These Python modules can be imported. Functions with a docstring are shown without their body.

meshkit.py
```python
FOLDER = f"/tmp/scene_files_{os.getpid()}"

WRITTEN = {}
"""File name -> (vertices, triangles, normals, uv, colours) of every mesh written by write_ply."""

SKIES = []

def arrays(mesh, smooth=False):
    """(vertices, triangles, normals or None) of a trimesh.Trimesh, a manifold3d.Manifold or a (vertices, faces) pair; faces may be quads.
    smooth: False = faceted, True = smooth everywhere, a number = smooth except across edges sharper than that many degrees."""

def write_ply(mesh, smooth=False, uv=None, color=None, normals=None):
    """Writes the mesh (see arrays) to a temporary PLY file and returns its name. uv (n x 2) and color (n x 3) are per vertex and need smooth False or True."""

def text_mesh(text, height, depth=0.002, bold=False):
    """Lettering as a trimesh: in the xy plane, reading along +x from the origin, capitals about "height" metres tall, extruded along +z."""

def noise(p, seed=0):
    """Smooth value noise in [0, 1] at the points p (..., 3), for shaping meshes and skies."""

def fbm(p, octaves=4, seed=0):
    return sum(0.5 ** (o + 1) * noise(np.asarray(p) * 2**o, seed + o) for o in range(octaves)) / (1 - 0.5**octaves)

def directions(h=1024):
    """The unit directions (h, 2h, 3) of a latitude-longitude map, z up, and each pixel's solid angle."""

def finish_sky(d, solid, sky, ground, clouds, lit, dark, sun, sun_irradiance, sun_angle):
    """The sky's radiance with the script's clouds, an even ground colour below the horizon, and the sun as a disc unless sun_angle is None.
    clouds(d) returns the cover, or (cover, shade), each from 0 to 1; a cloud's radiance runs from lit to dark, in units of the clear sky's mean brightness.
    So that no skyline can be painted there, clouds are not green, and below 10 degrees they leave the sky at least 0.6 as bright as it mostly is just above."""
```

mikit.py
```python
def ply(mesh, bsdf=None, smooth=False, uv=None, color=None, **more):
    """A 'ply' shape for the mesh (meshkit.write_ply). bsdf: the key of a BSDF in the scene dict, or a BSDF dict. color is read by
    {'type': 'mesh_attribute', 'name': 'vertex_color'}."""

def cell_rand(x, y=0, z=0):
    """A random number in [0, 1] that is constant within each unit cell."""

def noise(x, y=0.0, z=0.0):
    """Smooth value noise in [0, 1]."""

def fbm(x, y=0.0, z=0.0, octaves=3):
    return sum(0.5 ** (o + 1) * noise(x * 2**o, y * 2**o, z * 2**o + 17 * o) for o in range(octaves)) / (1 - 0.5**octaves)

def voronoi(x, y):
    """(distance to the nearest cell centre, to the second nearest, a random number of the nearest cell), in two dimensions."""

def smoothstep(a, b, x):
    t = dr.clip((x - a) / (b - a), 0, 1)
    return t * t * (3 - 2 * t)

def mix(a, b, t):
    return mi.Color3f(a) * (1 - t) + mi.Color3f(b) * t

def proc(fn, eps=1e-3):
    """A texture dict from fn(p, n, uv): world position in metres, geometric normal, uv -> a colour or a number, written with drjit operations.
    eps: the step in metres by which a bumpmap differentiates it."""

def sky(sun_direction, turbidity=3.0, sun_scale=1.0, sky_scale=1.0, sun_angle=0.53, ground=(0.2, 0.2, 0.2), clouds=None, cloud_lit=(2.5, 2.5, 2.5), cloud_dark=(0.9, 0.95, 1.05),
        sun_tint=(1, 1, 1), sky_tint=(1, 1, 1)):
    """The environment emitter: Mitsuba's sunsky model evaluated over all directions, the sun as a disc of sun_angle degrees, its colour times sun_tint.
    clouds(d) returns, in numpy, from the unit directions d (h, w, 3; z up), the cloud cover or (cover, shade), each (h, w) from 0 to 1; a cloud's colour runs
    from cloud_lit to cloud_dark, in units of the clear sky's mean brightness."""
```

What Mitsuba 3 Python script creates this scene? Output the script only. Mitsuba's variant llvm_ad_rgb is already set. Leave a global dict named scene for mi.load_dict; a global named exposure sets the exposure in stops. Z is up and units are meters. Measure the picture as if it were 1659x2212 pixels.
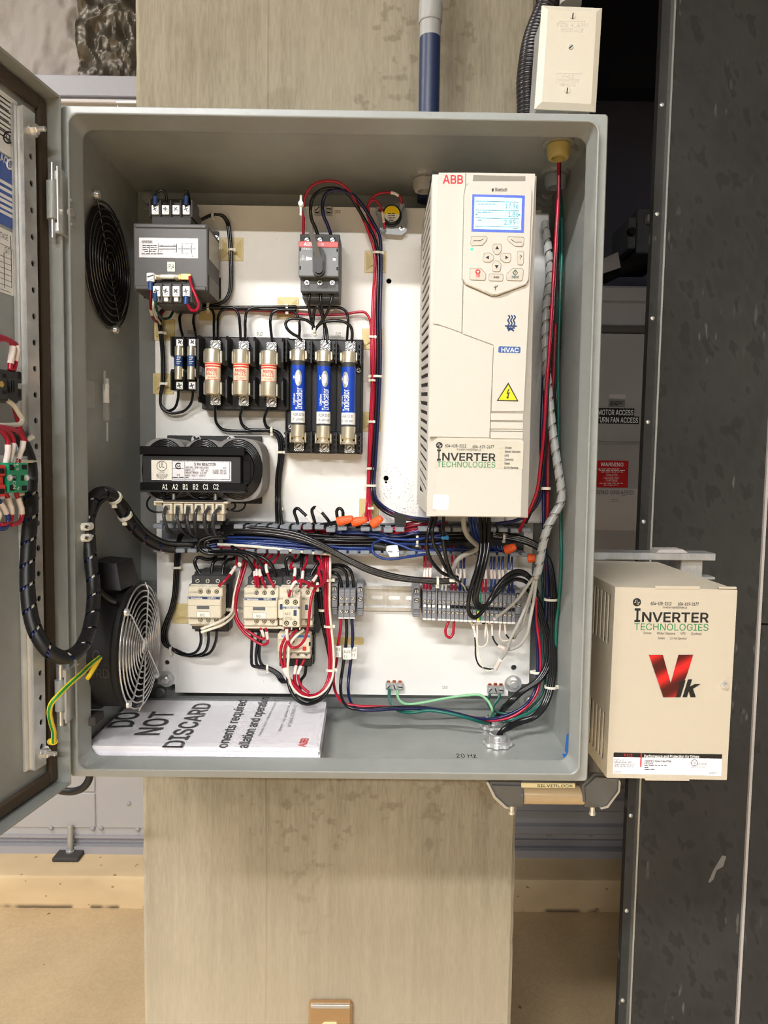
import math, random
import numpy as np, trimesh, drjit as dr, mitsuba as mi, mikit, meshkit
from shapely.geometry import Polygon, Point, box as sbox
from shapely import affinity
from shapely.ops import unary_union
from mikit import noise, fbm, voronoi, smoothstep, mix, cell_rand
random.seed(7); rng = np.random.default_rng(7)
T = mi.ScalarTransform4f
scene, labels = {}, {}

# ------------------------------------------------------------------ camera, exposure, lights
ZC = 1.40                                            # height of the enclosure's centre above the floor
CAM = np.array([.0543, -.8199, ZC - .0121])
YAW, PITCH, ROLL, FPX = .0071, -.0642, .0128, 1562.8
FW = np.array([math.sin(YAW) * math.cos(PITCH), math.cos(YAW) * math.cos(PITCH), math.sin(PITCH)])
_r0 = np.array([math.cos(YAW), -math.sin(YAW), 0.]); _u0 = np.cross(_r0, FW)
RT = _r0 * math.cos(ROLL) + _u0 * math.sin(ROLL)
UP = -_r0 * math.sin(ROLL) + _u0 * math.cos(ROLL)
scene['camera'] = {'type': 'perspective', 'fov': math.degrees(2 * math.atan(829.5 / FPX)), 'fov_axis': 'x', 'near_clip': .02, 'far_clip': 50.,
                   'to_world': T().look_at(origin=CAM.tolist(), target=(CAM + FW).tolist(), up=UP.tolist())}
exposure = 2.86
LAMPS = [  # ceiling strip lamps of the plant room: x, y, z, half length, radiance
    (-1.0, -1.95, 2.95, .62, 31.0),
    (-1.9, -.1, 3.0, .62, 12.0),
    (.35, -4.3, 2.95, .62, 41.0),
    (-1.1, -4.3, 2.95, .62, 41.0),
]

# ------------------------------------------------------------------ measuring: a point of the photograph at a real distance
def ray(px, py): return FW + RT * (px - 829.5) / FPX - UP * (py - 1106) / FPX
def P(px, py, y): d = ray(px, py); return CAM + d * (y - CAM[1]) / d[1]
def PZ(px, py, z): d = ray(px, py); return CAM + d * (z - CAM[2]) / d[2]
def PX(px, py, x): d = ray(px, py); return CAM + d * (x - CAM[0]) / d[0]
def mpp(y): return (y - CAM[1]) / FPX               # metres per photo pixel at depth y

# ------------------------------------------------------------------ materials
def lin(c):
    c = np.array(c, float) / 255
    return np.where(c < .04045, c / 12.92, ((c + .055) / 1.055) ** 2.4).tolist()
def rgb(c): return {'type': 'rgb', 'value': lin(c)}
def M(name, c, rough=.5, metal=0., spec=.5, clear=0., two=True, tex=None, bump=None, bump_scale=None):
    b = {'type': 'principled', 'base_color': tex if tex is not None else rgb(c), 'roughness': rough, 'metallic': metal}
    if not metal: b['specular'] = spec
    if clear: b['clearcoat'] = clear; b['clearcoat_gloss'] = .9
    if bump is not None: b = {'type': 'bumpmap', 'arbitrary': bump, 'scale': bump_scale or 1., 'bsdf': b}
    scene['m_' + name] = {'type': 'twosided', 'bsdf': b}
def C3(c): return mi.Color3f(*lin(c))

def tx_concrete(p, n, uv):
    h = p.x + p.y * .7
    streak = fbm(h * 100, p.z * 5, 0, 4)
    fine = fbm(h * 520, p.z * 60, 3, 3)
    blot = fbm(h * 4, p.z * 4, 5, 3)
    b = mix(lin((114, 106, 89)), lin((168, 158, 138)), dr.clip(.12 + .36 * streak + .4 * fine + .8 * (blot - .5), 0, 1))
    d, _, r = voronoi(h * 34, p.z * 34)
    pit = dr.select((r > .9) & (d < .05 + .07 * noise(h * 200, p.z * 200)), 1., 0.)
    d2, _, r2 = voronoi(h * 7 + 3, p.z * 6)
    ring = smoothstep(.36, .30, d2) * dr.select(r2 > .9, .18, 0.)
    seam = smoothstep(.0022, .0008, dr.abs(p.x + .118 + .004 * noise(p.z * 3))) * .35
    b = mix(b, lin((104, 92, 72)), dr.clip(pit * .0 + smoothstep(.58, .78, fbm(h * 70, p.z * 70, 9, 3)) * smoothstep(.5, .65, fbm(h * 6, p.z * 6, 4, 2)) * .4 + ring + seam, 0, 1))
    low = smoothstep(.9, .4, p.z)
    return mix(b, lin((194, 182, 158)), low * .5)
def tx_floor(p, n, uv):
    f = fbm(p.x * 5, p.y * 5, p.z * 5, 4); g = fbm(p.x * 160, p.y * 160, p.z * 160, 2)
    b = mix(lin((168, 145, 112)), lin((200, 175, 137)), dr.clip(f * .9 + (g - .5) * .35 + .05, 0, 1))
    d, _, r = voronoi(p.x * 13 + p.z * 9, p.y * 13)
    return mix(b, lin((92, 74, 52)), dr.select((r > .86) & (d + .09 * noise(p.x * 150, p.y * 150, p.z * 150) < .09), .75, 0.))
def tx_pad(p, n, uv):
    f = fbm(p.x * 6, p.y * 6, p.z * 12, 4)
    b = mix(lin((178, 154, 120)), lin((212, 187, 147)), dr.clip(f * 1.1, 0, 1))
    d, _, r = voronoi(p.x * 24, p.z * 30 + p.y * 20)
    b = mix(b, lin((120, 92, 60)), dr.select((r > .84) & (d + .14 * noise(p.x * 160, p.y * 160, p.z * 160) < .15), .7, 0.))
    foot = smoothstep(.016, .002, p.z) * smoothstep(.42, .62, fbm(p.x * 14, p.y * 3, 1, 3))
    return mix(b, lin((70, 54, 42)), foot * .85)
def tx_dark(p, n, uv):
    f = fbm(p.x * 7, p.y * 7, p.z * 5, 3); s = fbm(p.x * 60 + p.z * 18, p.y * 60, p.z * 26, 3)
    b = mix(lin((42, 42, 41)), lin((66, 65, 63)), dr.clip(f * .6 + s * .5, 0, 1))
    b = mix(b, lin((30, 29, 28)), smoothstep(.60, .74, s) * .45)
    w = smoothstep(.70, .80, fbm(p.x * 110, p.y * 40, p.z * 22, 3)) * smoothstep(.56, .70, fbm(p.x * 9, 2, p.z * 6, 2))
    return mix(b, lin((130, 130, 126)), w * .35)
def tx_panel(p, n, uv):
    f = fbm(p.x * 9, p.z * 9, 0, 3)
    b = mix(lin((226, 224, 220)), lin((236, 235, 232)), f)
    near = smoothstep(.10, .02, dr.sqrt(dr.square((p.x - .075) * 1.9) + dr.square(p.z - 1.335))) * smoothstep(.42, .62, fbm(p.x * 60, p.z * 60, 2, 2))
    d, _, r = voronoi(p.x * 640, p.z * 420)
    sp = dr.select((r > .78) & (d < .22 + .2 * noise(p.x * 900, p.z * 900)), 1., 0.) * near
    d3, _, r3 = voronoi(p.x * 45, p.z * 45)
    sp2 = dr.select((r3 > .94) & (d3 < .022), .4, 0.)
    return mix(b, lin((60, 58, 56)), dr.clip(sp * .8 + sp2, 0, 1))
def tx_foil(p, n, uv):
    f = fbm(p.x * 30, p.y * 30, p.z * 30, 3)
    return mix(lin((62, 56, 48)), lin((118, 110, 98)), f)
def tx_steel(p, n, uv):
    f = fbm(p.x * 60, p.y * 60, p.z * 60, 3); s = fbm(p.x * 500, p.y * 30, p.z * 40, 2)
    return mix(lin((165, 166, 165)), lin((222, 223, 222)), dr.clip(f * .8 + s * .3, 0, 1))
def tx_gy(p, n, uv):                                    # spiral green tracer of the bonding lead, by uv
    a = dr.abs(uv.x - .62)
    return mix(lin((236, 206, 40)), lin((34, 140, 62)), dr.select(a < .075, 1., 0.))
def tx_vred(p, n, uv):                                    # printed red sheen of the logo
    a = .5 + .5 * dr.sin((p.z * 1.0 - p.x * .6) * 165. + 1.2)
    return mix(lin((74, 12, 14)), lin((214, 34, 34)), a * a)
def tx_paint(p, n, uv):
    f = fbm(p.x * 40, p.y * 40, p.z * 40, 3)
    return mix(lin((143, 146, 143)), lin((153, 156, 153)), f)
pr = mikit.proc
M('concrete', 0, .9, spec=.2, tex=pr(tx_concrete))
M('floor', 0, .6, spec=.3, tex=pr(tx_floor)); M('pad', 0, .65, spec=.3, tex=pr(tx_pad))
M('dark_sheet', 0, .62, spec=.3, tex=pr(tx_dark)); M('panel', 0, .45, spec=.4, tex=pr(tx_panel))
M('foil', 0, .42, metal=.55, tex=pr(tx_foil)); M('galv', 0, .3, metal=.55, tex=pr(tx_steel)); M('gy', 0, .35, tex=pr(tx_gy)); M('vred', 0, .3, tex=pr(tx_vred))
M('paint', 0, .38, tex=pr(tx_paint))
for a in [('wallgrey', (98, 97, 96), .9), ('ceil', (86, 85, 83), .9), ('wallback', (104, 106, 126), .9), ('ahu', (164, 161, 160), .55), ('ahu_seam', (84, 80, 78), .7), ('ahu_rail', (150, 148, 152), .5),
          ('wrap', (148, 139, 131), .7), ('black', (22, 22, 23), .42), ('black_matt', (16, 16, 17), .7), ('black_gloss', (14, 14, 15), .18), ('charcoal', (52, 52, 54), .5), ('duct_grey', (104, 108, 114), .5),
          ('duct_tip', (128, 134, 142), .45), ('term_grey', (128, 130, 136), .5), ('term_dark', (98, 100, 106), .5), ('switch_grey', (84, 86, 88), .5), ('switch_front', (112, 114, 116), .4), ('red_band', (206, 92, 92), .45),
          ('cream', (218, 210, 190), .45), ('beige', (194, 184, 165), .5), ('ivory', (204, 197, 180), .4), ('drive', (196, 192, 183), .45), ('drive_side', (188, 184, 175), .5), ('drive_back', (196, 197, 197), .5), ('drive_dark', (132, 126, 114), .5),
          ('key', (190, 184, 171), .45), ('white', (238, 237, 233), .5), ('paper', (236, 234, 240), .6), ('tag', (240, 237, 226), .55), ('sticker', (195, 190, 176), .3), ('text', (24, 24, 26), .6), ('text_grey', (120, 118, 114), .6),
          ('text_white', (240, 240, 238), .5), ('text_red', (208, 40, 46), .5), ('text_green', (46, 128, 84), .5), ('text_blue', (40, 62, 108), .5), ('yellow', (250, 218, 0), .4), ('hvac_blue', (52, 84, 146), .4), ('tie', (226, 222, 206), .4), ('mount', (208, 190, 136), .4),
          ('wblack', (20, 20, 22), .22), ('wgrey', (62, 63, 66), .26), ('wred', (172, 24, 50), .25), ('wdred', (130, 16, 30), .4), ('wblue', (34, 56, 118), .25), ('wnavy', (22, 26, 66), .25), ('wwhite', (232, 226, 208), .4), ('wgreen', (14, 94, 82), .35), ('wdgreen', (14, 68, 62), .4),
          ('wltgreen', (132, 190, 142), .4), ('wlight', (168, 166, 160), .45), ('sleeve', (240, 226, 218), .5), ('lug_blue', (44, 74, 128), .4), ('lug_clear', (150, 158, 164), .3), ('nut_orange', (236, 92, 34), .4), ('fuse_cream', (230, 214, 188), .5), ('fuse_red', (214, 62, 46), .5), ('fuse_blue', (24, 66, 172), .3),
          ('band_blue', (40, 62, 100), .4), ('cyan_blue', (50, 132, 196), .4), ('trans', (86, 84, 84), .5), ('trans_top', (74, 72, 72), .5), ('label_blue', (30, 76, 168), .4), ('reset_red', (208, 42, 30), .4), ('block_green', (20, 150, 104), .4), ('block_red', (226, 50, 44), .4),
          ('screen_blue', (70, 96, 205), .4), ('screen_cyan', (150, 214, 222), .5), ('digits', (44, 130, 150), .5), ('led_green', (10, 90, 30), .4), ('lever', (112, 114, 114), .35), ('tape_blue', (36, 112, 196), .6), ('warn_red', (196, 18, 22), .5), ('pale_sheet', (190, 184, 180), .6), ('bushing', (190, 172, 104), .5), ('plate_brown', (158, 124, 84), .4), ('outlet', (240, 226, 172), .4), ('conduit_blue', (28, 40, 70), .45), ('conduit_grey', (150, 148, 144), .5),
          ('gasket', (74, 62, 50), .7), ('flex', (34, 30, 32), .28), ('tancond', (190, 166, 130), .28), ('elbow', (92, 92, 92), .35), ('tan_label', (222, 208, 160), .5), ('navy_dark', (24, 25, 36), .9), ('dev', (92, 96, 100), .6), ('clip_wh', (240, 238, 226), .4), ('coil_wrap', (128, 126, 124), .75), ('gycol', (236, 206, 40), .35), ('rubber', (60, 56, 54), .8)]:
    M(*a)
M('metal', (232, 232, 230), .26, metal=.72); M('metal_dull', (188, 188, 184), .4, metal=.6); M('nickel', (226, 216, 192), .3, metal=.75); M('brass', (222, 182, 92), .3, metal=.8); M('copper', (184, 100, 70), .4, metal=.8); M('chrome', (232, 232, 232), .16, metal=.8); M('chrome_dark', (110, 106, 104), .25, metal=1.); M('silverterm', (244, 243, 238), .4, metal=.35)
scene['m_film'] = {'type': 'blendbsdf', 'weight': .07, 'a': {'type': 'null'}, 'b': {'type': 'twosided', 'bsdf': {'type': 'roughplastic', 'alpha': .06, 'diffuse_reflectance': rgb((235, 238, 245))}}}
scene['m_clearwrap'] = {'type': 'twosided', 'bsdf': {'type': 'roughplastic', 'alpha': .12, 'diffuse_reflectance': rgb((168, 170, 170))}}
scene['m_glass'] = {'type': 'blendbsdf', 'weight': .2, 'a': {'type': 'null'}, 'b': {'type': 'twosided', 'bsdf': {'type': 'roughplastic', 'alpha': .05, 'diffuse_reflectance': rgb((210, 210, 205))}}}

# ------------------------------------------------------------------ entries
_used = {}
def _num(k):
    n = _used.get(k, 0); _used[k] = n + 1
    return k if n == 0 else f'{k}_{n:03d}'
def thing(name, label, cat, group=None, kind=None):
    k = _num(name); labels[k] = {'label': label}
    if cat: labels[k]['category'] = cat
    if group: labels[k]['group'] = group
    if kind: labels[k]['kind'] = kind
    return k
def put(key, mesh, mat, smooth=False):
    if isinstance(mesh, B):
        c = np.concatenate(mesh.c)
        if c.min() < 1:                                 # screws: the drive slot is blackened
            if 'm_' + mat + '_slotted' not in scene:
                src = scene['m_' + mat]['bsdf']; scene['m_' + mat + '_slotted'] = {'type': 'twosided', 'bsdf': {**src, 'base_color': {'type': 'mesh_attribute', 'name': 'vertex_color'}}}
            scene[key] = mikit.ply(mesh.mesh(), 'm_' + mat + '_slotted', smooth=False, color=c[:, None] * np.array(scene['m_' + mat]['bsdf']['base_color']['value'])[None]); return key
        mesh = mesh.mesh()
    scene[key] = mikit.ply(mesh, 'm_' + mat, smooth=smooth)
    return key
def part(parent, name, mesh, mat, smooth=False, label=None, kind=None):
    k = put(_num(parent + '__' + name), mesh, mat, smooth)
    if label or kind:
        labels[k] = {}
        if label: labels[k]['label'] = label
        if kind: labels[k]['kind'] = kind
    return k
def solo(name, label, cat, mesh, mat, smooth=False, group=None, kind=None):
    return put(thing(name, label, cat, group, kind), mesh, mat, smooth)

# ------------------------------------------------------------------ mesh helpers
_sg = np.array([[a, b, c] for a in (-1, 1) for b in (-1, 1) for c in (-1, 1)], float)
_t = np.array([[s * (1 - .2 * (np.arange(3) != k)) for k in range(3)] for s in _sg]).reshape(-1, 3)
_hull = trimesh.convex.convex_hull(_t)
_idx = [int(np.argmin(((_t - v) ** 2).sum(1))) for v in _hull.vertices]
CHF = np.array(_idx)[_hull.faces]
BOXF = np.array([[0, 1, 3], [0, 3, 2], [4, 6, 7], [4, 7, 5], [0, 4, 5], [0, 5, 1], [2, 3, 7], [2, 7, 6], [0, 2, 6], [0, 6, 4], [1, 5, 7], [1, 7, 3]])
class B:
    def __init__(s): s.v, s.f, s.n, s.c = [], [], 0, []
    def add(s, v, f=None, c=None):
        if f is None: v, f = np.asarray(v.vertices), np.asarray(v.faces)
        v = np.asarray(v, float); s.v.append(v); s.f.append(np.asarray(f, int) + s.n); s.n += len(v); s.c.append(np.ones(len(v)) if c is None else c); return s
    def box(s, x0, x1, y0, y1, z0, z1, ch=0.):
        x0, x1 = sorted((x0, x1)); y0, y1 = sorted((y0, y1)); z0, z1 = sorted((z0, z1))
        c = np.array([x0 + x1, y0 + y1, z0 + z1]) / 2; h = np.array([x1 - x0, y1 - y0, z1 - z0]) / 2
        if ch <= 0: return s.add(c + _sg * h, BOXF)
        ch = min(ch, .45 * h.min() * 2)
        v = np.array([[q[k] * (h[k] - ch * (k != m)) for k in range(3)] for q in _sg for m in range(3)])
        return s.add(c + v, CHF)
    def bx(s, x0, y0, x1, y1, yf, yb, ch=.0006):
        "box whose front face (at depth yf) covers a photo rectangle"
        c = P((x0 + x1) / 2, (y0 + y1) / 2, yf); k = mpp(yf); w, h = abs(x1 - x0) * k / 2, abs(y1 - y0) * k / 2
        return s.box(c[0] - w, c[0] + w, yf, yb, c[2] - h, c[2] + h, ch)
    def prism(s, pts, yf, yb, holes=()):
        "photo outline at depth yf, given real thickness back to yb"
        q = [P(a, b, yf) for a, b in pts]
        return s.xprism(Polygon([(a[0], a[2]) for a in q], [[(c[0], c[2]) for c in (P(a, b, yf) for a, b in h)] for h in holes]), yf, yb)
    def xprism(s, poly, yf, yb):
        for g in getattr(poly, 'geoms', [poly]):
            if g.is_empty or g.area < 1e-12: continue
            m = trimesh.creation.extrude_polygon(g, abs(yb - yf), engine='earcut')
            v = np.array(m.vertices); s.add(np.stack([v[:, 0], max(yf, yb) - v[:, 2], v[:, 1]], 1), np.array(m.faces))
        return s
    def tube(s, pts, r, sides=8, closed=False, caps=True):
        v, f = tube(pts, r, sides, closed, caps); return s.add(v, f)
    def cyl(s, p0, p1, r, r1=None, sides=16):
        return s.tube(np.array([p0, p1], float), np.array([r, r if r1 is None else r1]), sides)
    def lathe(s, c, ax, prof, sides=20):
        "profile of (radius, distance along axis)"
        ax = np.array(ax, float) / np.linalg.norm(ax)
        a = np.cross(ax, [0, 0, 1.] if abs(ax[2]) < .9 else [1., 0, 0]); a /= np.linalg.norm(a); b = np.cross(ax, a)
        t = np.arange(sides) * 2 * np.pi / sides; ring = np.cos(t)[:, None] * a + np.sin(t)[:, None] * b
        v = np.vstack([np.array(c) + ax * h + ring * r for r, h in prof]); f = []
        for i in range(len(prof) - 1):
            for j in range(sides):
                k = (j + 1) % sides; f += [[i * sides + j, i * sides + k, (i + 1) * sides + k], [i * sides + j, (i + 1) * sides + k, (i + 1) * sides + j]]
        n = len(v)
        for i, w in ((0, 1), (len(prof) - 1, 0)):
            v = np.vstack([v, [np.array(c) + ax * prof[i][1]]])
            for j in range(sides):
                k = (j + 1) % sides; f.append([len(v) - 1, i * sides + (k if w else j), i * sides + (j if w else k)])
        return s.add(v, f)
    def mesh(s): return trimesh.Trimesh(np.vstack(s.v), np.vstack(s.f), process=False)

def spline(pts, n=7):
    p = np.array(pts, float)
    if len(p) < 3: return p
    q = np.vstack([2 * p[0] - p[1], p, 2 * p[-1] - p[-2]]); out = []
    for i in range(1, len(q) - 2):
        p0, p1, p2, p3 = q[i - 1:i + 3]
        t0 = 0; t1 = t0 + np.linalg.norm(p1 - p0) ** .5 + 1e-9; t2 = t1 + np.linalg.norm(p2 - p1) ** .5 + 1e-9; t3 = t2 + np.linalg.norm(p3 - p2) ** .5 + 1e-9
        for t in np.linspace(t1, t2, n, endpoint=False):
            a1 = (t1 - t) / (t1 - t0) * p0 + (t - t0) / (t1 - t0) * p1; a2 = (t2 - t) / (t2 - t1) * p1 + (t - t1) / (t2 - t1) * p2; a3 = (t3 - t) / (t3 - t2) * p2 + (t - t2) / (t3 - t2) * p3
            b1 = (t2 - t) / (t2 - t0) * a1 + (t - t0) / (t2 - t0) * a2; b2 = (t3 - t) / (t3 - t1) * a2 + (t - t1) / (t3 - t1) * a3
            out.append((t2 - t) / (t2 - t1) * b1 + (t - t1) / (t2 - t1) * b2)
    return np.array(out + [p[-1]])
def frames(p):
    t = np.gradient(p, axis=0) if len(p) > 2 else np.repeat([p[1] - p[0]], 2, 0)
    t /= np.linalg.norm(t, axis=1, keepdims=True) + 1e-12
    a = np.cross(t[0], [0, 1., .3] if abs(t[0][1]) < .8 else [0, 0, 1.]); a /= np.linalg.norm(a); A = []
    for k in range(len(p)):
        a = a - t[k] * (a @ t[k]); a /= np.linalg.norm(a) + 1e-12; A.append(a)
    A = np.array(A); return t, A, np.cross(t, A)
def tube(pts, r, sides=8, closed=False, caps=True):
    p = np.array(pts, float)
    if closed:
        t = np.roll(p, -1, 0) - np.roll(p, 1, 0); t /= np.linalg.norm(t, axis=1, keepdims=True)
        nn = np.cross(p[1] - p[0], p[len(p) // 3] - p[0]); nn /= np.linalg.norm(nn); A = np.repeat([nn], len(p), 0); Bv = np.cross(t, A)
    else: t, A, Bv = frames(p)
    r = np.broadcast_to(r, (len(p),)); th = np.arange(sides) * 2 * np.pi / sides
    v = (p[:, None] + r[:, None, None] * (np.cos(th)[None, :, None] * A[:, None] + np.sin(th)[None, :, None] * Bv[:, None])).reshape(-1, 3)
    n = len(p); i, j = np.meshgrid(np.arange(n if closed else n - 1), np.arange(sides), indexing='ij'); i2 = (i + 1) % n; k = (j + 1) % sides
    f = np.vstack([np.stack([i * sides + j, i * sides + k, i2 * sides + k], -1).reshape(-1, 3), np.stack([i * sides + j, i2 * sides + k, i2 * sides + j], -1).reshape(-1, 3)])
    if caps and not closed:
        v = np.vstack([v, p[0], p[-1]]); m = len(v); jj = np.arange(sides); kk = (jj + 1) % sides
        f = np.vstack([f, np.stack([jj * 0 + m - 2, kk, jj], 1), np.stack([jj * 0 + m - 1, (n - 1) * sides + jj, (n - 1) * sides + kk], 1)])
    return v, f

_tc = {}
def text_uv(s, bold=False):
    if (s, bold) not in _tc:
        m = meshkit.text_mesh(s, 1., depth=.01, bold=bold); keep = m.face_normals[:, 2] > .5
        f = np.array(m.faces)[keep]; ids, inv = np.unique(f, return_inverse=True)
        _tc[(s, bold)] = (np.array(m.vertices)[ids][:, :2], inv.reshape(-1, 3))
    v, f = _tc[(s, bold)]; return v.copy(), f
def text3(b, s, o, u, v, h, width=None, bold=False, mid=False):
    "flat print on a surface: origin, reading direction, up direction"
    if not s: return b
    t, f = text_uv(s, bold); t = t * h; w0 = t[:, 0].max()
    if width: t[:, 0] *= width / w0; w0 = width
    if mid: t[:, 0] -= w0 / 2
    b.add(np.array(o) + t[:, :1] * np.array(u) + t[:, 1:] * np.array(v), f); return b
def txt(b, s, x0, ybase, hpx, y, x1=None, bold=False, mid=False):
    k = mpp(y); return text3(b, s, P(x0, ybase, y), (1, 0, 0), (0, 0, 1), hpx * k, None if x1 is None else (x1 - x0) * k, bold, mid)
def lines(b, x0, y0, x1, n, pitch, y, th=1.1, seed=0):
    "illegible small print"
    r = random.Random(seed * 31 + n)
    for i in range(n):
        x = x0
        while x < x1 - 2:
            w = min(r.uniform(4, 12), x1 - x); b.bx(x, y0 + i * pitch, x + w, y0 + i * pitch + th, y, y + .0001, 0); x += w + 2
            if i == n - 1 and r.random() < .2: break
    return b

_hd = {}
def screw_mesh(r, kind='slot', ang=.6, h=.0012):
    k = (round(r, 5), kind, round(ang, 2), h)
    if k not in _hd:
        c = Point(0, 0).buffer(r, 6); w = r * .2
        cut = sbox(-r * .8, -w, r * .8, w)
        if kind == 'cross': cut = cut.union(sbox(-w, -r * .8, w, r * .8))
        if kind == 'slot': cut = sbox(-r * 1.1, -w, r * 1.1, w)
        if kind == 'sock': cut = Point(0, 0).buffer(r * .45, 3)
        cut = affinity.rotate(cut, math.degrees(ang), origin=(0, 0))
        b = B(); b.lathe((0, 0, 0), (0, -1, 0), [(r * .97, 0), (r * .97, h * .55)], 20); n0 = b.n; b.xprism(c.difference(cut).buffer(-r * .02), -h, -h * .3)
        _hd[k] = (np.vstack(b.v), np.vstack(b.f), np.r_[np.full(n0, .05), np.ones(b.n - n0)])
    return _hd[k]
def screw(b, px, py, y, rpx, kind='slot', ang=.6):
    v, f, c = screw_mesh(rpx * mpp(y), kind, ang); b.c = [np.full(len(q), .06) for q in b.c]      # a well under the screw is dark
    return b.add(v + P(px, py, y), f, c)
def hexbolt(b, c, ax, r, h=.006, stud=0.):
    b.lathe(c, ax, [(r * 1.5, 0), (r * 1.5, .0015)], 24); a = np.array(c) + np.array(ax) * .0015
    b.lathe(a, ax, [(r, 0), (r, h * .8), (r * .85, h)], 6)
    if stud: b.lathe(a, ax, [(r * .55, 0), (r * .55, h + stud), (r * .45, h + stud + .001)], 14)
    return b

# ------------------------------------------------------------------ wires
COL = {'k': ('wblack', 'black'), 'r': ('wred', 'red'), 'b': ('wblue', 'blue'), 'n': ('wnavy', 'navy blue'), 'w': ('wwhite', 'white'), 'g': ('wgreen', 'green'), 'lg': ('wltgreen', 'pale green'), 'y': ('wlight', 'grey'), 'c': ('wgrey', 'dark grey'), 'dr': ('wdred', 'dark red'), 'dg': ('wdgreen', 'dark green')}
def path(pts, d=None, n=7):
    q = []
    for p in pts: q.append(P(p[0], p[1], p[2] if len(p) > 2 else d))
    return spline(q, n)
def wire(col, pts, d, r=.0019, label='', group=None, name='wire', sleeves=(), cat='wire', sides=8):
    p = path(pts, d); k = thing(name, label, cat, group)
    p[:, 0] = np.clip(p[:, 0], -.296, .2985 - r * 1.2)            # inside the enclosure walls
    put(k, B().tube(p, r, sides).mesh(), COL[col][0], True)
    s = np.r_[0, np.cumsum(np.linalg.norm(np.diff(p, axis=0), axis=1))]
    for f0, L in sleeves:                       # printed sleeve: fraction along the wire, length in metres
        a = np.linspace(f0 * s[-1] - L / 2, f0 * s[-1] + L / 2, 5); a = np.clip(a, 0, s[-1])
        q = np.stack([np.interp(a, s, p[:, i]) for i in range(3)], 1)
        part(k, 'sleeve', B().tube(q, r * 1.22, 8).mesh(), 'sleeve', True, label='white printed marker sleeve')
    return k
def off(pts, dx, dy=0, dd=0): return [(p[0] + dx, p[1] + dy) + ((p[2] + dd,) if len(p) > 2 else ()) for p in pts]

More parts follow.
